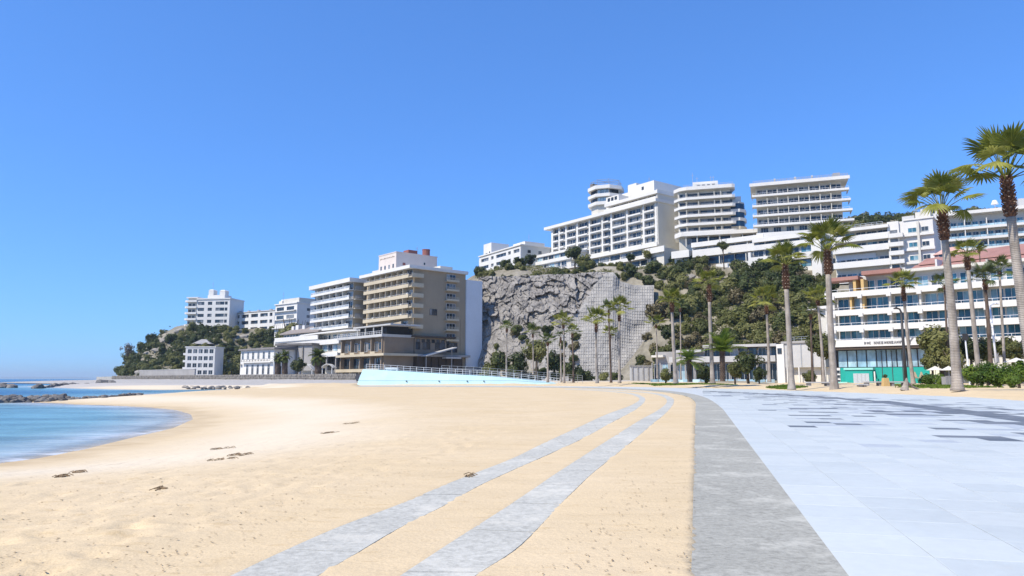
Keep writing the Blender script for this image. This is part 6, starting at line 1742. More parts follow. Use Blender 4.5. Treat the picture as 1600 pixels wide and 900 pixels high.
# ------------------------------------------------------------------ shrubs and trees
def crown_mesh(name, seed, mat, nc=26, per=34, s=0.13, flat=0.75, thin=1.0):
    """unit crown: clumps of leaves spread through an uneven volume of radius about 1"""
    g = np.random.default_rng(seed)
    d = g.normal(size=(nc,3)); d /= np.linalg.norm(d,axis=1)[:,None]
    rad = g.uniform(0.35,0.88,nc)[:,None]
    c = d*rad; c[:,2] = c[:,2]*flat; lob = 0.72+0.28*np.sin(3*np.arctan2(d[:,1],d[:,0])+seed)[:,None]; c[:,:2] *= lob
    cr = g.uniform(0.20,0.38,nc)
    n = nc*per
    k = np.repeat(np.arange(nc), per)
    u = g.normal(size=(n,3)); u /= np.linalg.norm(u,axis=1)[:,None]
    p = c[k]+u*(cr[k]*g.uniform(0.55,1.0,n)**0.6)[:,None]
    nn = u*0.8+d[k]*0.5+g.normal(size=(n,3))*0.45+np.array([0,0,0.25]); nn /= np.linalg.norm(nn,axis=1)[:,None]
    a = np.cross(nn, g.normal(size=(n,3))); a /= np.linalg.norm(a,axis=1)[:,None]; b = np.cross(nn,a)
    sz = (s*g.uniform(0.6,1.25,n))[:,None]
    co = np.stack([p-a*sz*1.2, p-b*sz*0.7, p+a*sz*1.2, p+b*sz*0.7],1).reshape(-1,3)
    q = np.arange(n*4).reshape(n,4)
    return quads_mesh(name, co, q, mat)
CR = {k: [crown_mesh('crown', 100+i*7+j, M[k], 30, 72, 0.085) for i in range(4)] for j, k in enumerate(('leafdark','leafolive','leafbright','leafbrown'))}
CRF = {k: [crown_mesh('crown', 300+i*7+j, M[k], 36, 85, 0.075) for i in range(3)] for j, k in enumerate(('leafdark','leafolive','leafbright'))}
CR['leafgrey'] = [crown_mesh('crown', 200+i, M['leafgrey'], 26, 26, 0.07) for i in range(2)]
_tr = {}
def limb_mesh(k):
    if k not in _tr:
        m = MB(); rr = random.Random(k)
        m.tube([(0,0,-1.2),(0.02,0,-0.6),(0.05,0.02,-0.1)], [0.10,0.08,0.06], 8)
        for i in range(5):
            a = i*1.26+rr.uniform(-.3,.3); r = rr.uniform(0.4,0.65); m.tube([(0.04,0,-0.35+0.06*i),(math.cos(a)*r*.5,math.sin(a)*r*.5,0.0),(math.cos(a)*r,math.sin(a)*r,0.35)], [0.05,0.035,0.012], 5)
        _tr[k] = m.mesh('trunk', M['bark'], True)
    return _tr[k]
shr = random.Random(99)
def bush(name, label, cat, p, r, leaf='leafdark', group=None, h=0.8, fine=False, trunk=True, mesh=None):
    """a shrub or tree: crown of leaf clumps on a forked trunk; p = ground point"""
    o = thing(name, label, cat, (p[0],p[1],p[2]), shr.uniform(0,6.28), group)
    lift = r*h
    c = link('crown', mesh or shr.choice((CRF if fine else CR)[leaf]), o, (0,0,lift)); s = shr.uniform(0.92,1.1)
    c.scale = (r*s, r*shr.uniform(0.9,1.1), r*shr.uniform(0.85,1.05))
    if trunk:
        t_ = link('trunk', limb_mesh(shr.randint(1,3)), o, (0,0,lift)); t_.scale = (r,r,max(r*0.9, lift/1.1))
    return o
def ground_at(x, y):
    a = float(sandz(np.array([x]), np.array([y]))[0][0]); b = float(hillz(np.array([x]), np.array([y]))[0]) if (y > 140 and x > -60) else -9
    c = float(headz(np.array([x]), np.array([y]))) if (y > 305 and x < -62) else -9
    t_ = 2.05 if (170 < y < 345 and x < -62) else -9
    return max(a, b, c, t_)
def tree_at(name, label, cat, px, py, d, r, leaf, group=None, fine=False):
    q = P(px, py, d); g = ground_at(q.x, q.y)-0.15; return bush(name, label, cat, (q.x, q.y, g), r, leaf, group, max(0.5, (q.z-g)/r), fine)
def hit(px, py, fz, d0, d1, step=1.5):
    d = np.arange(d0, d1, step); r = ray(px, py); X = r[0]*d/r[1]; Z = CAM_H+r[2]*d/r[1]
    k = np.nonzero(fz(X, d) >= Z)[0]
    if len(k) == 0: return None
    k = k[0]; return (X[k], d[k], Z[k])
BARE = [[(246,536),(262,516),(290,512),(296,522),(272,528),(262,545)],[(232,556),(244,546),(248,556),(238,564)],[(1064,428),(1088,418),(1098,440),(1072,452)],[(1172,458),(1184,452),(1192,480),(1180,490)],[(372,520),(392,520),(392,534),(372,534)]]
def scatter(n, poly, fz, d0, d1, rmin, rmax, name, label, cat, group, leaves, sep=0.55, h=0.55, seed=1, trunk=True):
    rr = random.Random(seed); got = []; tries = 0
    xs_ = [p[0] for p in poly]; ys_ = [p[1] for p in poly]
    while len(got) < n and tries < n*40:
        tries += 1
        px, py = rr.uniform(min(xs_),max(xs_)), rr.uniform(min(ys_),max(ys_))
        if not in_poly(np.array([px]), np.array([py]), poly)[0]: continue
        q = hit(px, py, fz, d0, d1)
        if q is None or any(in_poly(np.array([px]), np.array([py]), b)[0] for b in BARE): continue
        r = rr.uniform(rmin, rmax)*(1.0+0.25*(rr.random() < 0.2))
        if any((q[0]-g[0])**2+(q[1]-g[1])**2 < (sep*(r+g[3]))**2 for g in got): continue
        got.append((*q, r))
        lf = rr.choice(leaves); cw = {'leafdark':'dark green','leafolive':'olive green','leafbrown':'brownish','leafgrey':'leafless grey'}[lf]; sw = 'large' if r > rmin+0.72*(rmax-rmin) else ('small' if r < rmin+0.3*(rmax-rmin) else 'middling')
        bush(name, label.replace('COL', cw).replace('SIZ', sw), cat, (q[0], q[1], q[2]-0.3), r, lf, group, h, trunk=trunk)
    return got
hz0 = lambda x, y: hillz(x, y)
# slope between the lattice and the right hotel
slope_poly = [(1004,470),(1012,446),(1020,430),(1085,428),(1130,436),(1180,440),(1255,438),(1292,450),(1292,565),(1000,597)]
scatter(145, slope_poly, hz0, 142, 260, 2.0, 3.7, 'hillside_shrub', 'SIZ COL rounded shrub among many on the slope above the glass pavilion', 'shrub', 'shrubs on the slope above the pavilion', ['leafdark','leafolive','leafbrown','leafolive','leafolive'], 0.44, seed=3)
scatter(30, [(965,440),(962,432),(1005,426),(1022,405),(1045,397),(1090,396),(1098,420),(1060,440),(1015,447)], hz0, 200, 275, 2.0, 3.4, 'hillside_shrub', 'SIZ COL rounded shrub in the thicket at the top right of the cliff', 'shrub', 'thicket at the top of the cliff', ['leafdark','leafdark','leafolive'], 0.5, seed=4)
scatter(14, [(1135,445),(1150,425),(1255,432),(1262,470),(1150,470)], hz0, 150, 240, 2.6, 3.9, 'pine_tree', 'dark umbrella shaped pine below the terraced resort', 'tree', 'dark pines below the terraced resort', ['leafdark'], 0.6, 0.8, seed=5)
scatter(8, [(1060,440),(1085,418),(1128,440),(1120,455)], hz0, 180, 250, 1.6, 2.6, 'bare_shrub', 'leafless grey shrub on the slope below the white terraces', 'shrub', 'bare grey shrubs on the slope', ['leafgrey'], 0.5, seed=6)
scatter(6, [(1150,452),(1180,440),(1190,470),(1160,490)], hz0, 150, 240, 1.6, 2.4, 'bare_shrub', 'leafless grey shrub in the middle of the green slope', 'shrub', 'bare grey shrubs in the green slope', ['leafgrey'], 0.5, seed=16)
# hedge of shrubs along the cliff top
got = 0
for k in range(60):
    px = 752+ (985-752)*(k%30)/29 + shr.uniform(-3,3); d = (np.interp(px,[750,800,850,950],[246,236,226,220])+ (shr.uniform(0,4) if k < 30 else shr.uniform(5,16))); x = P(px,428,d).x
    z = float(hillz(np.array([x]), np.array([d]))[0])
    bush('cliff_top_shrub', 'low evergreen shrub in the line along the upper edge of the cliff', 'shrub', (x, d, z-0.8), shr.uniform(1.5,2.6), shr.choice(['leafdark','leafolive','leafolive']), 'shrubs along the cliff edge', 0.6)
for (px, py, d, r, lf, lb) in ((898,396,252,3.6,'leafdark','single dark tree standing in front of the glazed pavilion of the cliff hotel'), (915,409,246,4.0,'leafolive','broad olive green tree right of the dark tree at the cliff hotel'), (868,424,240,2.3,'leafolive','small olive bush left of the trees before the cliff hotel'),
                             (790,417,262,2.4,'leafdark','dark bush at the foot of the cliff top flats, left one'), (812,411,262,3.0,'leafdark','dark bush at the foot of the cliff top flats, right one'), (828,405,266,3.0,'leafdark','dark tree between the flats and the cliff hotel pavilion'), (748,424,262,3.2,'leafdark','dark bush on the cliff top right behind the tan hotel roof'),
                             (1130,384,214,2.0,'leafdark','dark little tree on the terrace of the resort'), (985,402,250,2.0,'leafdark','small dark bush beside the terrace steps of the cliff hotel'), (1012,396,246,2.2,'leafolive','small olive bush on the terrace edge right of the cliff hotel steps')):
    tree_at('evergreen_tree', lb, 'tree', px, py, d, r, lf)
q = P(1153,384,212)
# ridge wood behind the hotels on the right
for k in range(26):
    px = 1302+138*k/25+shr.uniform(-2,2); d = shr.uniform(262,290); r = shr.uniform(3.6,5.4)
    topy = np.interp(px, [1302,1330,1350,1400,1430,1440],[350,330,324,326,326,332]); zt = P(px, topy+shr.uniform(0,14), d)
    bush('ridge_tree', 'dark crowned tree in the ridge wood between the right tower and the white apartments', 'tree', (zt.x, zt.y, zt.z-2.0*r), r, shr.choice(['leafdark','leafdark','leafolive']), 'trees of the ridge wood', 1.15)
for k in range(12):
    px = 1480+90*k/11; d = shr.uniform(262,280); r = shr.uniform(3.6,4.8); zt = P(px, np.interp(px,[1480,1510,1560,1600],[326,318,320,322])+shr.uniform(0,6), d)
    bush('ridge_tree', 'dark crowned tree showing above the roof of the white apartments', 'tree', (zt.x, zt.y, zt.z-2.0*r), r, shr.choice(['leafdark','leafolive']), 'trees behind the white apartments', 1.15)
# headland
hd = lambda x, y: headz(x, y)
hp1 = [(182,592),(186,575),(205,556),(228,533),(248,519),(268,512),(290,516),(360,518),(430,520),(478,520),(478,592)]
scatter(200, hp1, hd, 312, 480, 2.2, 4.2, 'headland_tree', 'SIZ COL wind shaped tree in the wood covering the rocky headland', 'tree', 'trees on the headland', ['leafdark','leafdark','leafolive','leafolive'], 0.46, 0.5, seed=8)
for px, py, d, r in ((208,548,400,3.5),(222,530,405,3.0)):
    pass
q = P(205,556,392); bush('bare_tree', 'bare twiggy tree leaning out from the sea side of the headland', 'tree', (q.x-2, q.y, q.z-2), 5.2, 'leafgrey', None, 1.1)
for (px,py,d,r,lf,lb) in ((345,562,330,3.6,'leafolive','light olive tree right of the four storey block'),(362,572,320,3.2,'leafolive','light olive bush beside the white house'),(452,520,320,6.5,'leafolive','large olive tree in front of the stepped block'),(470,522,318,5.0,'leafdark','dark tree under the stepped block'),(438,525,325,4.2,'leafdark','dark tree at the left of the large olive tree'),(466,570,212,2.6,'leafdark','small dark tree between the grey building and the shell canopy')):
    tree_at('broadleaf_tree', lb, 'tree', px, py, d, r, lf)
# trees at the foot of the cliff
ft = [(762,575,3.0),(772,584,2.2),(780,560,3.2),(800,578,2.6),(812,560,3.4),(822,585,2.2),(838,545,3.6),(846,580,2.4),(866,560,3.2),(868,585,2.0),(890,575,2.6),(905,580,2.4),(918,585,2.0),(943,588,1.8),(962,588,1.8),(826,500,2.8),(838,492,2.6),(858,515,2.6),(870,500,2.2),(780,540,2.6),(760,520,2.0)]
def on_cliff(px, py):
    j = int(np.clip((px-748)/268, 0, 1)*(nU-1)); pyv = 592 - (CZ[:,j]-CAM_H)*F/CY[:,j]; i = int(np.argmin(np.abs(pyv-py))); return CX[i,j], CY[i,j], CZ[i,j]
for k, (px, py, r) in enumerate(ft):
    lf = shr.choice(['leafdark','leafolive','leafdark'])
    if py > 540: tree_at('cliff_foot_tree', '%s leafy tree in the belt of greenery at the foot of the cliff' % ('dark green' if lf == 'leafdark' else 'olive green'), 'tree', px, py+4, 166+10*shr.random(), r, lf, 'trees at the foot of the cliff')
for k in range(34):
    px = shr.uniform(770, 905); py = shr.uniform(490, 560)
    if py < 500+abs(px-835)*0.35: continue
    x, y, z = on_cliff(px, py); r = shr.uniform(1.1, 2.2)
    bush('cliff_shrub', 'scrubby shrub growing on the lower part of the rock cliff', 'shrub', (x, y-0.4, z-0.5*r), r, shr.choice(['leafdark','leafolive','leafbrown']), 'shrubs growing on the cliff', 0.5)
# garden trees and clipped shrubs right of the teal shop
for (px,py,d,r,lf,lb,h) in ((1468,535,94,3.2,'leafolive','large loose garden tree with pale leaf tips right of the cream panel',1.3),(1488,560,92,2.2,'leafolive','lower garden tree behind the thick palm trunk',1.2),(1456,565,94,1.7,'leafolive','small grey green tree beside the cream panel',1.2),(1515,545,95,2.4,'leafdark','dark tree between the two pale palm trunks',1.3),
                          (1540,545,96,2.2,'leafdark','dark tree behind the dark brown palm trunk',1.3),(1580,545,95,2.4,'leafolive','olive tree at the right edge under the hotel',1.3),(1168,565,118,2.6,'leafdark','round headed green tree in front of the pavilion glass',1.4),(1102,581,112,2.0,'leafdark','dark conical bush between two palms in front of the pavilion',0.9),(1148,578,116,1.8,'leafolive','olive bush in front of the pavilion left of the round headed tree',0.9),(1186,584,116,1.5,'leafdark','dark bush in front of the pavilion right of the round headed tree',0.9),(1040,585,122,1.6,'leafolive','olive bush at the left end of the pavilion',0.9),(1265,588,100,1.2,'leafolive','low green shrub under the cube house',0.8),
                          (1283,540,112,2.8,'leafolive','pale olive tree left of the hotel balcony ends',1.3)):
    tree_at('garden_tree', lb, 'tree', px, py, d, r, lf, None, True)
for (px,py,d,r,lb) in ((1561,587,64,1.05,'bright green clipped round shrub, biggest of the row behind the sand'),(1541,580,68,0.85,'bright green clipped shrub behind the slender palm'),(1518,584,72,0.95,'bright green clipped shrub right of the thick palm trunk'),(1590,580,66,1.1,'bright green clipped shrub at the right picture edge'),(1450,593,84,0.8,'low green shrub beside the blue gate panel'),(1468,594,82,0.7,'low green hedge shrub next to the grey wooden box'),(1533,590,66,0.8,'small clipped shrub at the foot of the slender palm'),(1580,592,62,0.8,'low clipped shrub in front of the right edge shrubs')):
    r *= 1.35; tree_at('clipped_shrub', lb, 'shrub', px, py, d, r, 'leafbright', None, True)
# undergrowth on the slopes
def undergrowth(name, poly, fz, d0, d1, n, s, mats, seed):
    g = random.Random(seed); co = []
    xs_ = [p[0] for p in poly]; ys_ = [p[1] for p in poly]; k = 0; tries = 0
    while k < n and tries < n*4:
        tries += 1
        px, py = g.uniform(min(xs_),max(xs_)), g.uniform(min(ys_),max(ys_))
        if not in_poly(np.array([px]), np.array([py]), poly)[0]: continue
        q = hit(px, py, fz, d0, d1, 2.0)
        if q is None or any(in_poly(np.array([px]), np.array([py]), b)[0] for b in BARE) or fbm(np.array([q[0]*0.07]), np.array([q[1]*0.07]), 3, 88)[0] < 0.36: continue
        k += 1
        for _ in range(9):
            c = Vector(q)+Vector((g.gauss(0,s*1.6), g.gauss(0,s*1.6), g.uniform(-0.1,s*1.8))); a = Vector((g.gauss(0,1),g.gauss(0,1),g.gauss(0,.6))).normalized()*s; b = Vector((g.gauss(0,1),g.gauss(0,1),g.gauss(0,.6))).normalized()*s*0.7
            co += [tuple(c-a), tuple(c-b), tuple(c+a), tuple(c+b)]
    co = np.array(co); tag(link(name, quads_mesh(name, co, np.arange(len(co)).reshape(-1,4), mats)), kind='stuff')
undergrowth('undergrowth', slope_poly, hz0, 142, 260, 1500, 0.34, M['leafolive'], 1)
undergrowth('undergrowth', [(745,436),(742,424),(860,412),(960,405),(1060,396),(1095,400),(1090,440),(960,432)], hz0, 200, 290, 700, 0.36, M['leafolive'], 2)
undergrowth('undergrowth', hp1, hd, 312, 480, 900, 0.7, M['leafdark'], 3)
undergrowth('undergrowth', [(1290,560),(1290,330),(1440,330),(1600,330),(1600,560)], hz0, 142, 300, 700, 0.4, M['leafdark'], 4)

# grass at the foot of the palms
def ground_z(x, y): return float(sandz(np.array([x]), np.array([y]))[0][0])
g_ = []; gr = random.Random(3)
for (x0, x1, d0, d1, n) in ((P(1012,597,104).x, P(1135,597,104).x, 98, 112, 1500), (P(1205,601,76).x, P(1238,601,76).x, 72, 78, 500), (P(1440,598,80).x, P(1490,598,80).x, 76, 90, 500), (P(985,597,118).x, P(1010,597,118).x, 112, 122, 300), (P(1500,600,60).x, P(1600,600,60).x, 62, 70, 400)):
    X = np.array([gr.uniform(x0,x1) for _ in range(n)]); Y = np.array([gr.uniform(d0,d1) for _ in range(n)]); Z = sandz(X, Y)[0]
    for x, y, z in zip(X, Y, Z):
        for _ in range(3):
            a = gr.uniform(0,6.28); h = gr.uniform(0.08,0.22); dx, dy = math.cos(a)*0.09, math.sin(a)*0.09; x2, y2 = x+gr.gauss(0,.1), y+gr.gauss(0,.1)
            g_ += [(x2-dx,y2-dy,z-0.02),(x2+dx,y2+dy,z-0.02),(x2+dx*.3+gr.gauss(0,.05),y2+dy*.3,z+h),(x2-dx*.3,y2-dy*.3,z+h*.9)]
g_ = np.array(g_); tag(link('grass', quads_mesh('grass', g_, np.arange(len(g_)).reshape(-1,4), M['leafbright'])), kind='stuff')

# ------------------------------------------------------------------ blue ramp and railings
t = NT('pale_blue_paint').set(0.6, 0.3)
c = t.ramp(t.noise(0.35, detail=6), [(0.3,(0.40,0.60,0.635)),(0.7,(0.46,0.66,0.68))])
c = t.mix(c, (0.26,0.42,0.50), t.ramp(t.noise(1.2, t.pos((1,1,0.25)), detail=7, rough=0.7), [(0.60,0.0),(0.8,0.4)])); t.color(c); M['ramp'] = t.m
def ramp():
    o = thing('ramp_wall', 'pale blue sloping concrete ramp wall tapering down along the sand in front of the tan hotel', 'ramp', (0,0,0))
    bx = [557,600,645,700,750,802,850,872]; ty = [577,579,582,585,587.5,592.2,597.2,600.3]
    d0 = 121.5; lo, mid, hi, bk = [], [], [], []
    for i, (x, y) in enumerate(zip(bx, ty)):
        xt = x+10*(1-i/7)
        a = P(x, 601.6, d0); m_ = P(x+(xt-x)*0.28, max(601.6-7.2, y+0.3) if i < 6 else y+0.1, d0+0.5); m_.z = min(m_.z, P(xt,y,d0+1.8).z-0.02)
        h = P(xt, y, d0+1.8); lo.append((a.x,a.y,-0.3)); mid.append(tuple(m_)); hi.append(tuple(h)); bk.append((h.x+1.5,h.y+7,h.z))
    for i in range(7):
        m = MB()
        def ins(p, q, f): return tuple(p[k]+(q[k]-p[k])*f for k in range(3))
        e = 0.002
        A, B = lo[i], ins(lo[i],lo[i+1],1-e); C_, D_ = mid[i], ins(mid[i],mid[i+1],1-e); E_, G_ = hi[i], ins(hi[i],hi[i+1],1-e); H_, K_ = bk[i], ins(bk[i],bk[i+1],1-e)
        b = len(m.v); m.v += [A,B,C_,D_,E_,G_,H_,K_,(H_[0],H_[1],-0.3),(K_[0],K_[1],-0.3)]
        m.f += [(0,1,3,2),(2,3,5,4),(4,5,7,6),(6,7,9,8),(0,2,4,6,8),(1,9,7,5,3),(0,8,9,1)]
        m.build('wall_panel', M['ramp'], o)
    m = MB()
    for i in range(7):
        p, q = mid[i], mid[i+1]; m.hex8([(p[0],p[1]-0.05,p[2]-0.06),(q[0],q[1]-0.05,q[2]-0.06),(q[0],q[1]+.1,q[2]-.06),(p[0],p[1]+.1,p[2]-.06)], [(p[0],p[1]-0.05,p[2]+0.03),(q[0],q[1]-0.05,q[2]+0.03),(q[0],q[1]+.1,q[2]+.03),(p[0],p[1]+.1,p[2]+.03)])
    m.build('ledge', M['ramp'], o)
    for px in (635, 686, 730, 756):
        q = P(px, 595.4, d0+0.35); m = MB(); m.tube([(q.x,q.y-0.12,q.z),(q.x,q.y+0.4,q.z)], 0.10, 8); m.build('drain_hole', M['dark'], o)
    r = thing('railing', 'white pipe railing along the top of the pale blue ramp wall', 'railing', (0,0,0))
    pts = [Vector(hi[i])+Vector((0.4,0.8,0)) for i in range(8)]
    N = 30; path = []
    for k in range(N+1):
        f = k/N*7; i = min(6, int(f)); path.append(pts[i].lerp(pts[i+1], f-i)+Vector((0,0,-0.25)))
    for k, p in enumerate(path):
        m = MB(); m.tube([p, p+Vector((0,0,1.15))], 0.034, 6); m.build('post', M['whitemetal'], r)
    for h in (1.15, 0.80, 0.45):
        m = MB(); m.tube([p+Vector((0,0,h)) for p in path], 0.028, 6); m.build('rail', M['whitemetal'], r)
    r = thing('railing', 'second pipe railing further back behind the ramp, running on to the lattice palms', 'railing', (0,0,0))
    path = [P(px, py, 132) for px, py in ((690,579),(740,581),(790,585),(840,589),(880,592),(910,594.5))]
    for p in path: p.z -= 0.3
    full = []
    for i in range(5):
        for k in range(4): full.append(path[i].lerp(path[i+1], k/4))
    full.append(path[-1])
    for p in full: m = MB(); m.tube([p-Vector((0,0,0.6)), p+Vector((0,0,1.2))], 0.034, 6); m.build('post', M['metal'], r)
    for h in (1.2, 0.8, 0.4): m = MB(); m.tube([p+Vector((0,0,h)) for p in full], 0.028, 6); m.build('rail', M['metal'], r)
    # white hut roofs behind the rail
    q = P(603,574,128); k = thing('white_van_roof', 'white low vehicle roof showing above the railing of the ramp', 'kiosk', (q.x, q.y, q.z-2.0))
    m = MB(); m.box(0,2.0,0,1.2,0.2,1.7); m.build('body', M['white'], k); m = MB(); m.prism([(-0.1,-0.1),(2.1,-0.1),(2.1,1.3),(-0.1,1.3)],1.703,1.95); m.build('roof', M['white'], k)
    m = MB(); m.box(0.2,1.8,-0.03,-0.003,0.95,1.5); m.build('opening', M['glassdark'], k)
ramp()

# ------------------------------------------------------------------ lamp posts, benches, planter, boxes
def lamp(label, base, top, d, mat, r0, r1, arm):
    b = P(*base, d); tp = P(*top, d); o = thing('street_lamp', label, 'street lamp', (b.x,b.y,b.z-0.2), 0, None); v = tp-b
    m = MB(); m.tube([(0,0,0),(v.x*0.5,0,v.z*0.5),(v.x,0,v.z+0.2)], [r0,(r0+r1)/2,r1], 10); m.build('pole', M[mat], o, smooth=True)
    m = MB(); m.tube([(0,0,0),(0,0,0.35)], [r0*1.9,r0*1.5], 10); m.build('base', M[mat], o)
    m = MB(); m.tube([(v.x,0,v.z+0.15),(v.x+arm*0.3,0,v.z+0.5),(v.x+arm,0,v.z+0.6)], r1*0.8, 8); m.build('arm', M[mat], o)
    m = MB(); m.tube([(v.x+arm*0.8,0,v.z+0.58),(v.x+arm*1.0,0,v.z+0.64),(v.x+arm*1.7,0,v.z+0.55)], [0.09,0.16,0.06], 8); m.build('lamp_head', M[mat], o)
lamp('dark slim lamp post in front of the teal wall, left of a palm', (1416,601), (1408,487), 82, 'darkmetal', 0.19, 0.13, -0.5)
lamp('pale curved lamp post before the balconies, right of the dark brown palm', (1558,577), (1547,480), 80, 'whitemetal', 0.13, 0.08, 0.6)
o = thing('signpost', 'thin pale post with small dark sign plate between the two pale trunked palms', 'sign post', P(1515.5,598,84)-Vector((0,0,0.2)))
H = P(1513,520,84).z-P(1515,598,84).z; m = MB(); m.tube([(0,0,0),(-0.15,0,H)], [0.11,0.08], 8); m.build('post', M['whitemetal'], o); m = MB(); m.box(-0.5,0.15,-0.12,-0.06,H-0.7,H+0.1); m.build('plate', M['darkmetal'], o)
def bench(label, px0, px1, py, d, h=0.45, mat='lightgrey'):
    a = P(px0, py, d); b = P(px1, py, d); W = b.x-a.x; o = thing('bench', label, 'bench', (a.x, a.y, ground_z(a.x, a.y)), 0, 'low concrete benches on the sand')
    m = MB(); m.box(0,W,0,0.9,h-0.14,h); m.build('seat', M[mat], o)
    n = max(2, int(W/1.6)+1)
    for k in range(n): x = 0.15+(W-0.6)*k/(n-1); m = MB(); m.box(x,x+0.3,0.1,0.8,-0.2,h-0.143); m.build('leg', M['grey'], o)
bench('low concrete bench between the first tall palm and the bulging collar palm', 1262, 1299, 601, 80)
bench('long pale concrete bench in front of the teal wall', 1353, 1420, 600.5, 82, 0.5)
bench('short pale concrete block bench before the grey shop door', 1342, 1357, 602, 78, 0.32)
o = thing('planter', 'ochre block planter with a small dark round plant in front of the teal wall', 'planter', (P(1385,596,81).x, 81.2, ground_z(P(1385,596,81).x, 81)))
m = MB(); m.hex8([(-0.38,-0.3,-0.1),(0.38,-0.3,-0.1),(0.38,0.3,-0.1),(-0.38,0.3,-0.1)], [(-0.26,-0.24,0.95),(0.26,-0.24,0.95),(0.26,0.24,0.95),(-0.26,0.24,0.95)]); m.build('pot', M['yellow'], o)
c = link('plant', CRF['leafdark'][0], o, (0,0,1.15)); c.scale = (0.3,0.3,0.3)
o = thing('wooden_box', 'grey slatted wooden box at the foot of the thick palm trunk', 'box', P(1478,596,80)-Vector((0,0,0.35)))
for k in range(5): m = MB(); m.box(0.0+k*0.26,0.23+k*0.26,0,0.06,0,0.95+0.02*(k%2)); m.build('slat', M['grey'], o)
m = MB(); m.box(0,1.27,0.063,0.8,0,0.88); m.build('body', M['grey'], o)
def parasol(label, px, py, d, r):
    q = P(px, py, d); gz_ = ground_z(q.x, q.y); o = thing('parasol', label, 'parasol', (q.x, q.y, gz_), 0, 'white garden parasols')
    m = MB(); n = 8; b = len(m.v); z = q.z-gz_
    for k in range(n): a0 = 2*math.pi*k/n; m.v.append((math.cos(a0)*r, math.sin(a0)*r, z-0.45))
    m.v.append((0,0,z+0.1)); m.v.append((0,0,z-0.25))
    for k in range(n): m.f.append((k,(k+1)%n,n)); m.f.append(((k+1)%n,k,n+1))
    m.build('canopy', M['white2'], o); m = MB(); m.tube([(0,0,-0.1),(0,0,z)], 0.04, 6); m.build('pole', M['metal'], o)
parasol('white garden parasol left of the low one beside the cream panel', 1461, 573, 92, 1.1); parasol('white garden parasol close behind the thick palm trunk', 1482, 573, 90, 1.0)
parasol('pale garden parasol at the far right behind the clipped shrubs', 1588, 560, 86, 1.4)
# old palm stump with exposed roots
q = P(1417,611,56); gz_ = ground_z(q.x, q.y); o = thing('tree_stump', 'split grey palm stump leaning on the sand edge below the dark lamp post', 'tree stump', (q.x, q.y, gz_-0.05))
m = MB(); m.tube([(-0.2,0,0),(-0.08,0,0.35),(0.02,0,0.75),(0.05,0,1.0)], [0.34,0.22,0.13,0.05], 9); m.build('stump', M['trunk'], o)
m = MB(); m.tube([(0.1,0.05,0.7),(0.6,0.2,0.3),(1.3,0.4,0.06)], [0.07,0.09,0.05], 7); m.build('fallen_piece', M['trunk'], o)

# ------------------------------------------------------------------ breakwater and loose rocks
def rock_mesh(seed):
    bm = bmesh.new(); bmesh.ops.create_icosphere(bm, subdivisions=2, radius=1.0); g = random.Random(seed)
    dirs = [Vector((g.gauss(0,1),g.gauss(0,1),g.gauss(0,1))).normalized() for _ in range(9)]; hs_ = [g.uniform(0.55,0.95) for _ in range(9)]
    for v in bm.verts:
        for dd, h in zip(dirs, hs_):
            k = v.co.dot(dd)
            if k > h: v.co -= dd*(k-h)*0.92
        v.co += Vector((g.gauss(0,.02),g.gauss(0,.02),g.gauss(0,.02)))
    me = bpy.data.meshes.new('boulder'); bm.to_mesh(me); bm.free(); me.materials.append(M['boulder']); return me
RK = [rock_mesh(i) for i in range(7)]
rk = random.Random(17)
M['outcrop'] = rock_mat('pale_outcrop_rock', (0.24,0.22,0.19), (0.44,0.41,0.36), 0.5, 0.8, 0.2)
def boulder(x, y, z, s, label, group, name='boulder'):
    o = link(name, rk.choice(RK), None, (x,y,z)); o.rotation_euler = (rk.uniform(-.4,.4), rk.uniform(-.4,.4), rk.uniform(0,6.28)); o.scale = (s*rk.uniform(.9,1.35), s*rk.uniform(.8,1.1), s*rk.uniform(.6,.85)); tag(o, label, 'rock', group)
lb, gb = 'dark grey boulder in the low breakwater closing the cove', 'boulders of the breakwater'
for k in range(150):
    f = k/149; px = -110+ 260*f**1.05; row = rk.random()
    y = np.interp(px, [-110,0,90,150],[47.8,48.2,50.0,53])+row*2.4; p = P(px, 622, y)
    boulder(p.x, y, SEA+0.0+0.30*row*(1-0.4*(px>110)), rk.uniform(0.19,0.36)*(1-0.35*(px > 105)), lb, gb)
for k in range(34):
    f = k/33; px = 140+80*f+rk.uniform(-3,3); y = np.interp(px,[140,180,217],[55,62,71])+rk.uniform(-1,1); p = P(px,618,y)
    boulder(p.x, y, SEA+0.08+0.06*rk.random(), rk.uniform(0.12,0.28), 'smaller grey stone straggling along the sand spit behind the cove', 'stones along the sand spit')
boulder(P(162,624,52).x, 52, -0.28, 0.34, 'pointed dark rock standing alone on the sand spit', None); RKlast = bpy.data.objects[-1] if False else None
boulder(P(217,623.5,58).x, 58, -0.25, 0.26, 'small flat dark rock lying on the sand spit', None)
for (px0, px1, y0, y1, n, s, l2, g2) in ((-30,20,128,136,24,0.9,'dark low reef rock at the left picture edge far out','rocks of the far left reef'),(58,136,120,175,44,0.8,'dark low rock in the reef at the tip of the far beach','rocks at the tip of the far beach'),(285,392,108,119,46,0.5,'small grey stone on the wet shore of the inner channel','stones on the channel shore'),(152,176,200,215,8,1.5,'dark rock off the point of the headland','rocks off the headland point')):
    for k in range(n):
        px = px0+(px1-px0)*rk.random(); y = y0+(y1-y0)*((px-px0)/(px1-px0) if px0 == 58 else rk.random()); p = P(px, 604, y)
        boulder(p.x, y, SEA+0.02 + (0.35 if px0 == 285 else 0)*0.3, s*rk.uniform(0.6,1.3), l2, g2)
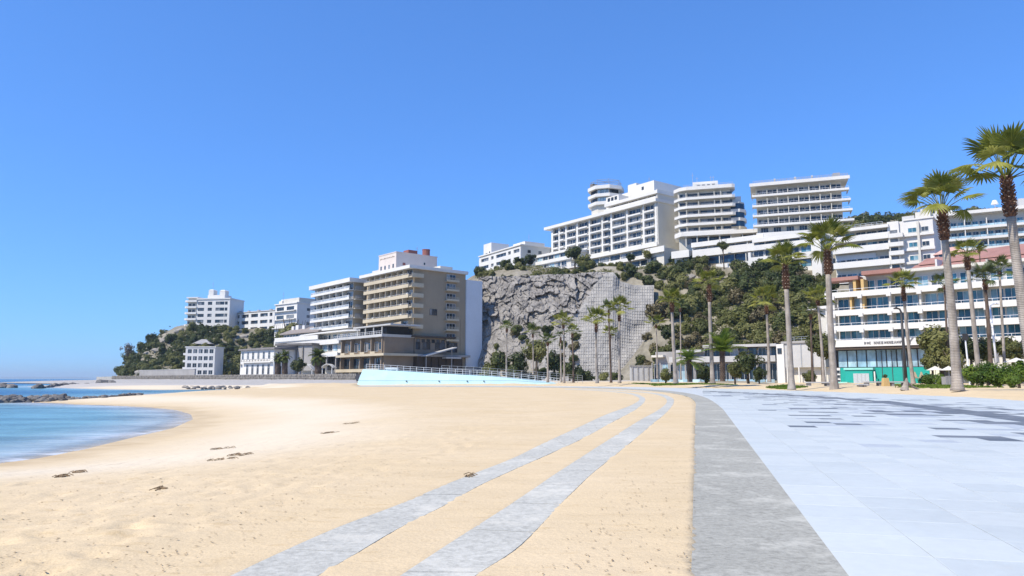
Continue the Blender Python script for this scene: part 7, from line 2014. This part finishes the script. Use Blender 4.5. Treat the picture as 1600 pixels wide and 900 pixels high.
# pale outcrops in the green slopes
for k, (px, py, r, fz, a, b) in enumerate(((1075,434,1.6,hz0,180,260),(1086,440,1.3,hz0,180,260),(1182,470,1.2,hz0,150,230),(1178,480,1.0,hz0,150,230),(258,532,2.2,hd,312,470),(246,548,1.8,hd,312,470),(280,518,2.0,hd,312,470),(222,586,2.6,hd,300,470),(382,527,1.8,hd,312,470),(232,552,1.5,hd,312,470))):
    q = hit(px, py, fz, a, b)
    if q: 
        o = link('outcrop', rk.choice(RK), None, (q[0], q[1]-r*0.3, q[2]+r*0.1)); o.data = o.data.copy(); o.data.materials.clear(); o.data.materials.append(M['outcrop']); o.scale = (r*1.6, r*1.2, r*0.6); o.rotation_euler = (0.5, rk.uniform(-.3,.3), rk.uniform(-.4,.4))
        tag(o, 'pale grey rock outcrop showing between the shrubs of the slope' if px > 600 else 'pale tan rock outcrop showing among the trees of the headland', 'rock', 'outcrops in the shrub slope' if px > 600 else 'outcrops on the headland')
# rocks at the foot of the headland
for k in range(40):
    px = 180+130*rk.random(); d = np.interp(px,[180,310],[372,318])+rk.uniform(-4,4); p = P(px, 595, d); boulder(p.x, d, 0.2, rk.uniform(1.2,3.2), 'big dark rock at the foot of the headland', 'rocks at the foot of the headland')
# seaweed and driftwood on the sand
def strand(px0, px1, py, label, w=0.10):
    a = Vector((*G(px0, py+0.6), 0)); b = Vector((*G(px1, py-0.8), 0)); n = 14; m = MB()
    pts = []
    for k in range(n+1):
        p = a.lerp(b, k/n); x, y = p.x+rk.uniform(-.03,.03), p.y+rk.uniform(-.06,.06); pts.append((x, y, ground_z(x, y)+0.006))
    m.tube(pts, [w*0.02+w*0.07*abs(math.sin(k*1.7))*rk.uniform(.4,1) for k in range(n+1)], 5)
    for k in range(10):
        p = a.lerp(b, rk.random()); x, y = p.x, p.y+rk.uniform(-.08,.08); z = ground_z(x, y)+0.012; e = rk.uniform(.02,.06); m.tube([(x-e,y,z),(x,y+.02,z+.02),(x+e,y+rk.uniform(-.04,.04),z)], 0.006, 4)
    q = m.build('seaweed_strand', M['seaweed']); tag(q, label, 'seaweed', 'seaweed strands on the beach')
M['fleck'] = plain_mat('sand_flecks', (0.26,0.18,0.10), 0.9, var=0.4, scale=20)
M['seaweed'] = plain_mat('dried_seaweed', (0.28,0.20,0.12), 0.9, var=0.4, scale=20)
strand(326,366,709, 'longest dark seaweed strand, nearest the camera of the group in mid beach'); strand(330,367,681.5, 'dark seaweed strand higher up the beach along the tide line')
strand(357,374,700, 'short dark seaweed strand, left of two side by side'); strand(375,389,701, 'short dark seaweed strand, right of two side by side'); strand(538,562,654.5, 'dark seaweed strand far up the beach towards the hotels'); strand(502,530,667.5, 'thin seaweed strand left of and below the farthest one')
strand(116,128,725, 'small dark seaweed tuft near the water on the left', 0.14); strand(245,254,763.5, 'isolated small dark seaweed tuft in the middle of the left beach', 0.14); strand(90,106,737, 'faint seaweed strand left of the waterside tuft'); strand(728,742,745.5, 'dark scrap of seaweed lying on the edge of the buried step', 0.12)
# small loose flecks over the sand
fl = MB()
for k in range(5200):
    y = 3.4*(34/3.4)**rk.random(); x = rk.uniform(-0.75,0.30)*y
    if x < -13 or not (-0.2 < 1): continue
    fl.v
    fl_e = rk.uniform(0.005,0.015)*(1+y*0.035); 
    fl.tmp = (x, y, fl_e); a = rk.uniform(0,3.14)
    fl.f.append((len(fl.v), len(fl.v)+1, len(fl.v)+2, len(fl.v)+3))
    fl.v += [(x-math.cos(a)*fl_e, y-math.sin(a)*fl_e, 0), (x+math.sin(a)*fl_e*.4, y-math.cos(a)*fl_e*.4, 0), (x+math.cos(a)*fl_e, y+math.sin(a)*fl_e, 0), (x-math.sin(a)*fl_e*.4, y+math.cos(a)*fl_e*.4, 0)]
A = np.array(fl.v); zz_, dl_, dry_ = sandz(A[:,0], A[:,1]); A[:,2] = zz_+0.008
okf = (dl_.reshape(-1,4).min(1) > 1.5) & (dry_.reshape(-1,4).min(1) > 0.5); nA_ = np.minimum(d_line(A[:,0],A[:,1],STEP_LINES[0]), d_line(A[:,0],A[:,1],STEP_LINES[1])).reshape(-1,4).min(1); okf &= nA_ > 0.5
qq = np.arange(len(A)).reshape(-1,4)[okf]; used = A[qq.ravel()]
tag(link('beach_debris', quads_mesh('beach_debris', used, np.arange(len(used)).reshape(-1,4), M['fleck'])), kind='stuff')

# ------------------------------------------------------------------ sea air
t = NT('sea_air'); t.t.nodes.remove(t.b)
pv = t.n('ShaderNodeVolumePrincipled'); pv.inputs['Color'].default_value = (0.70,0.87,1.0,1); pv.inputs['Density'].default_value = 0.00011; pv.inputs['Anisotropy'].default_value = 0.2
t.l(pv.outputs[0], t.out.inputs['Volume'])
m = MB(); m.box(-20000,20000,-20000,20000,-6,140)
hzo = m.build('haze', t.m); tag(hzo, kind='stuff')
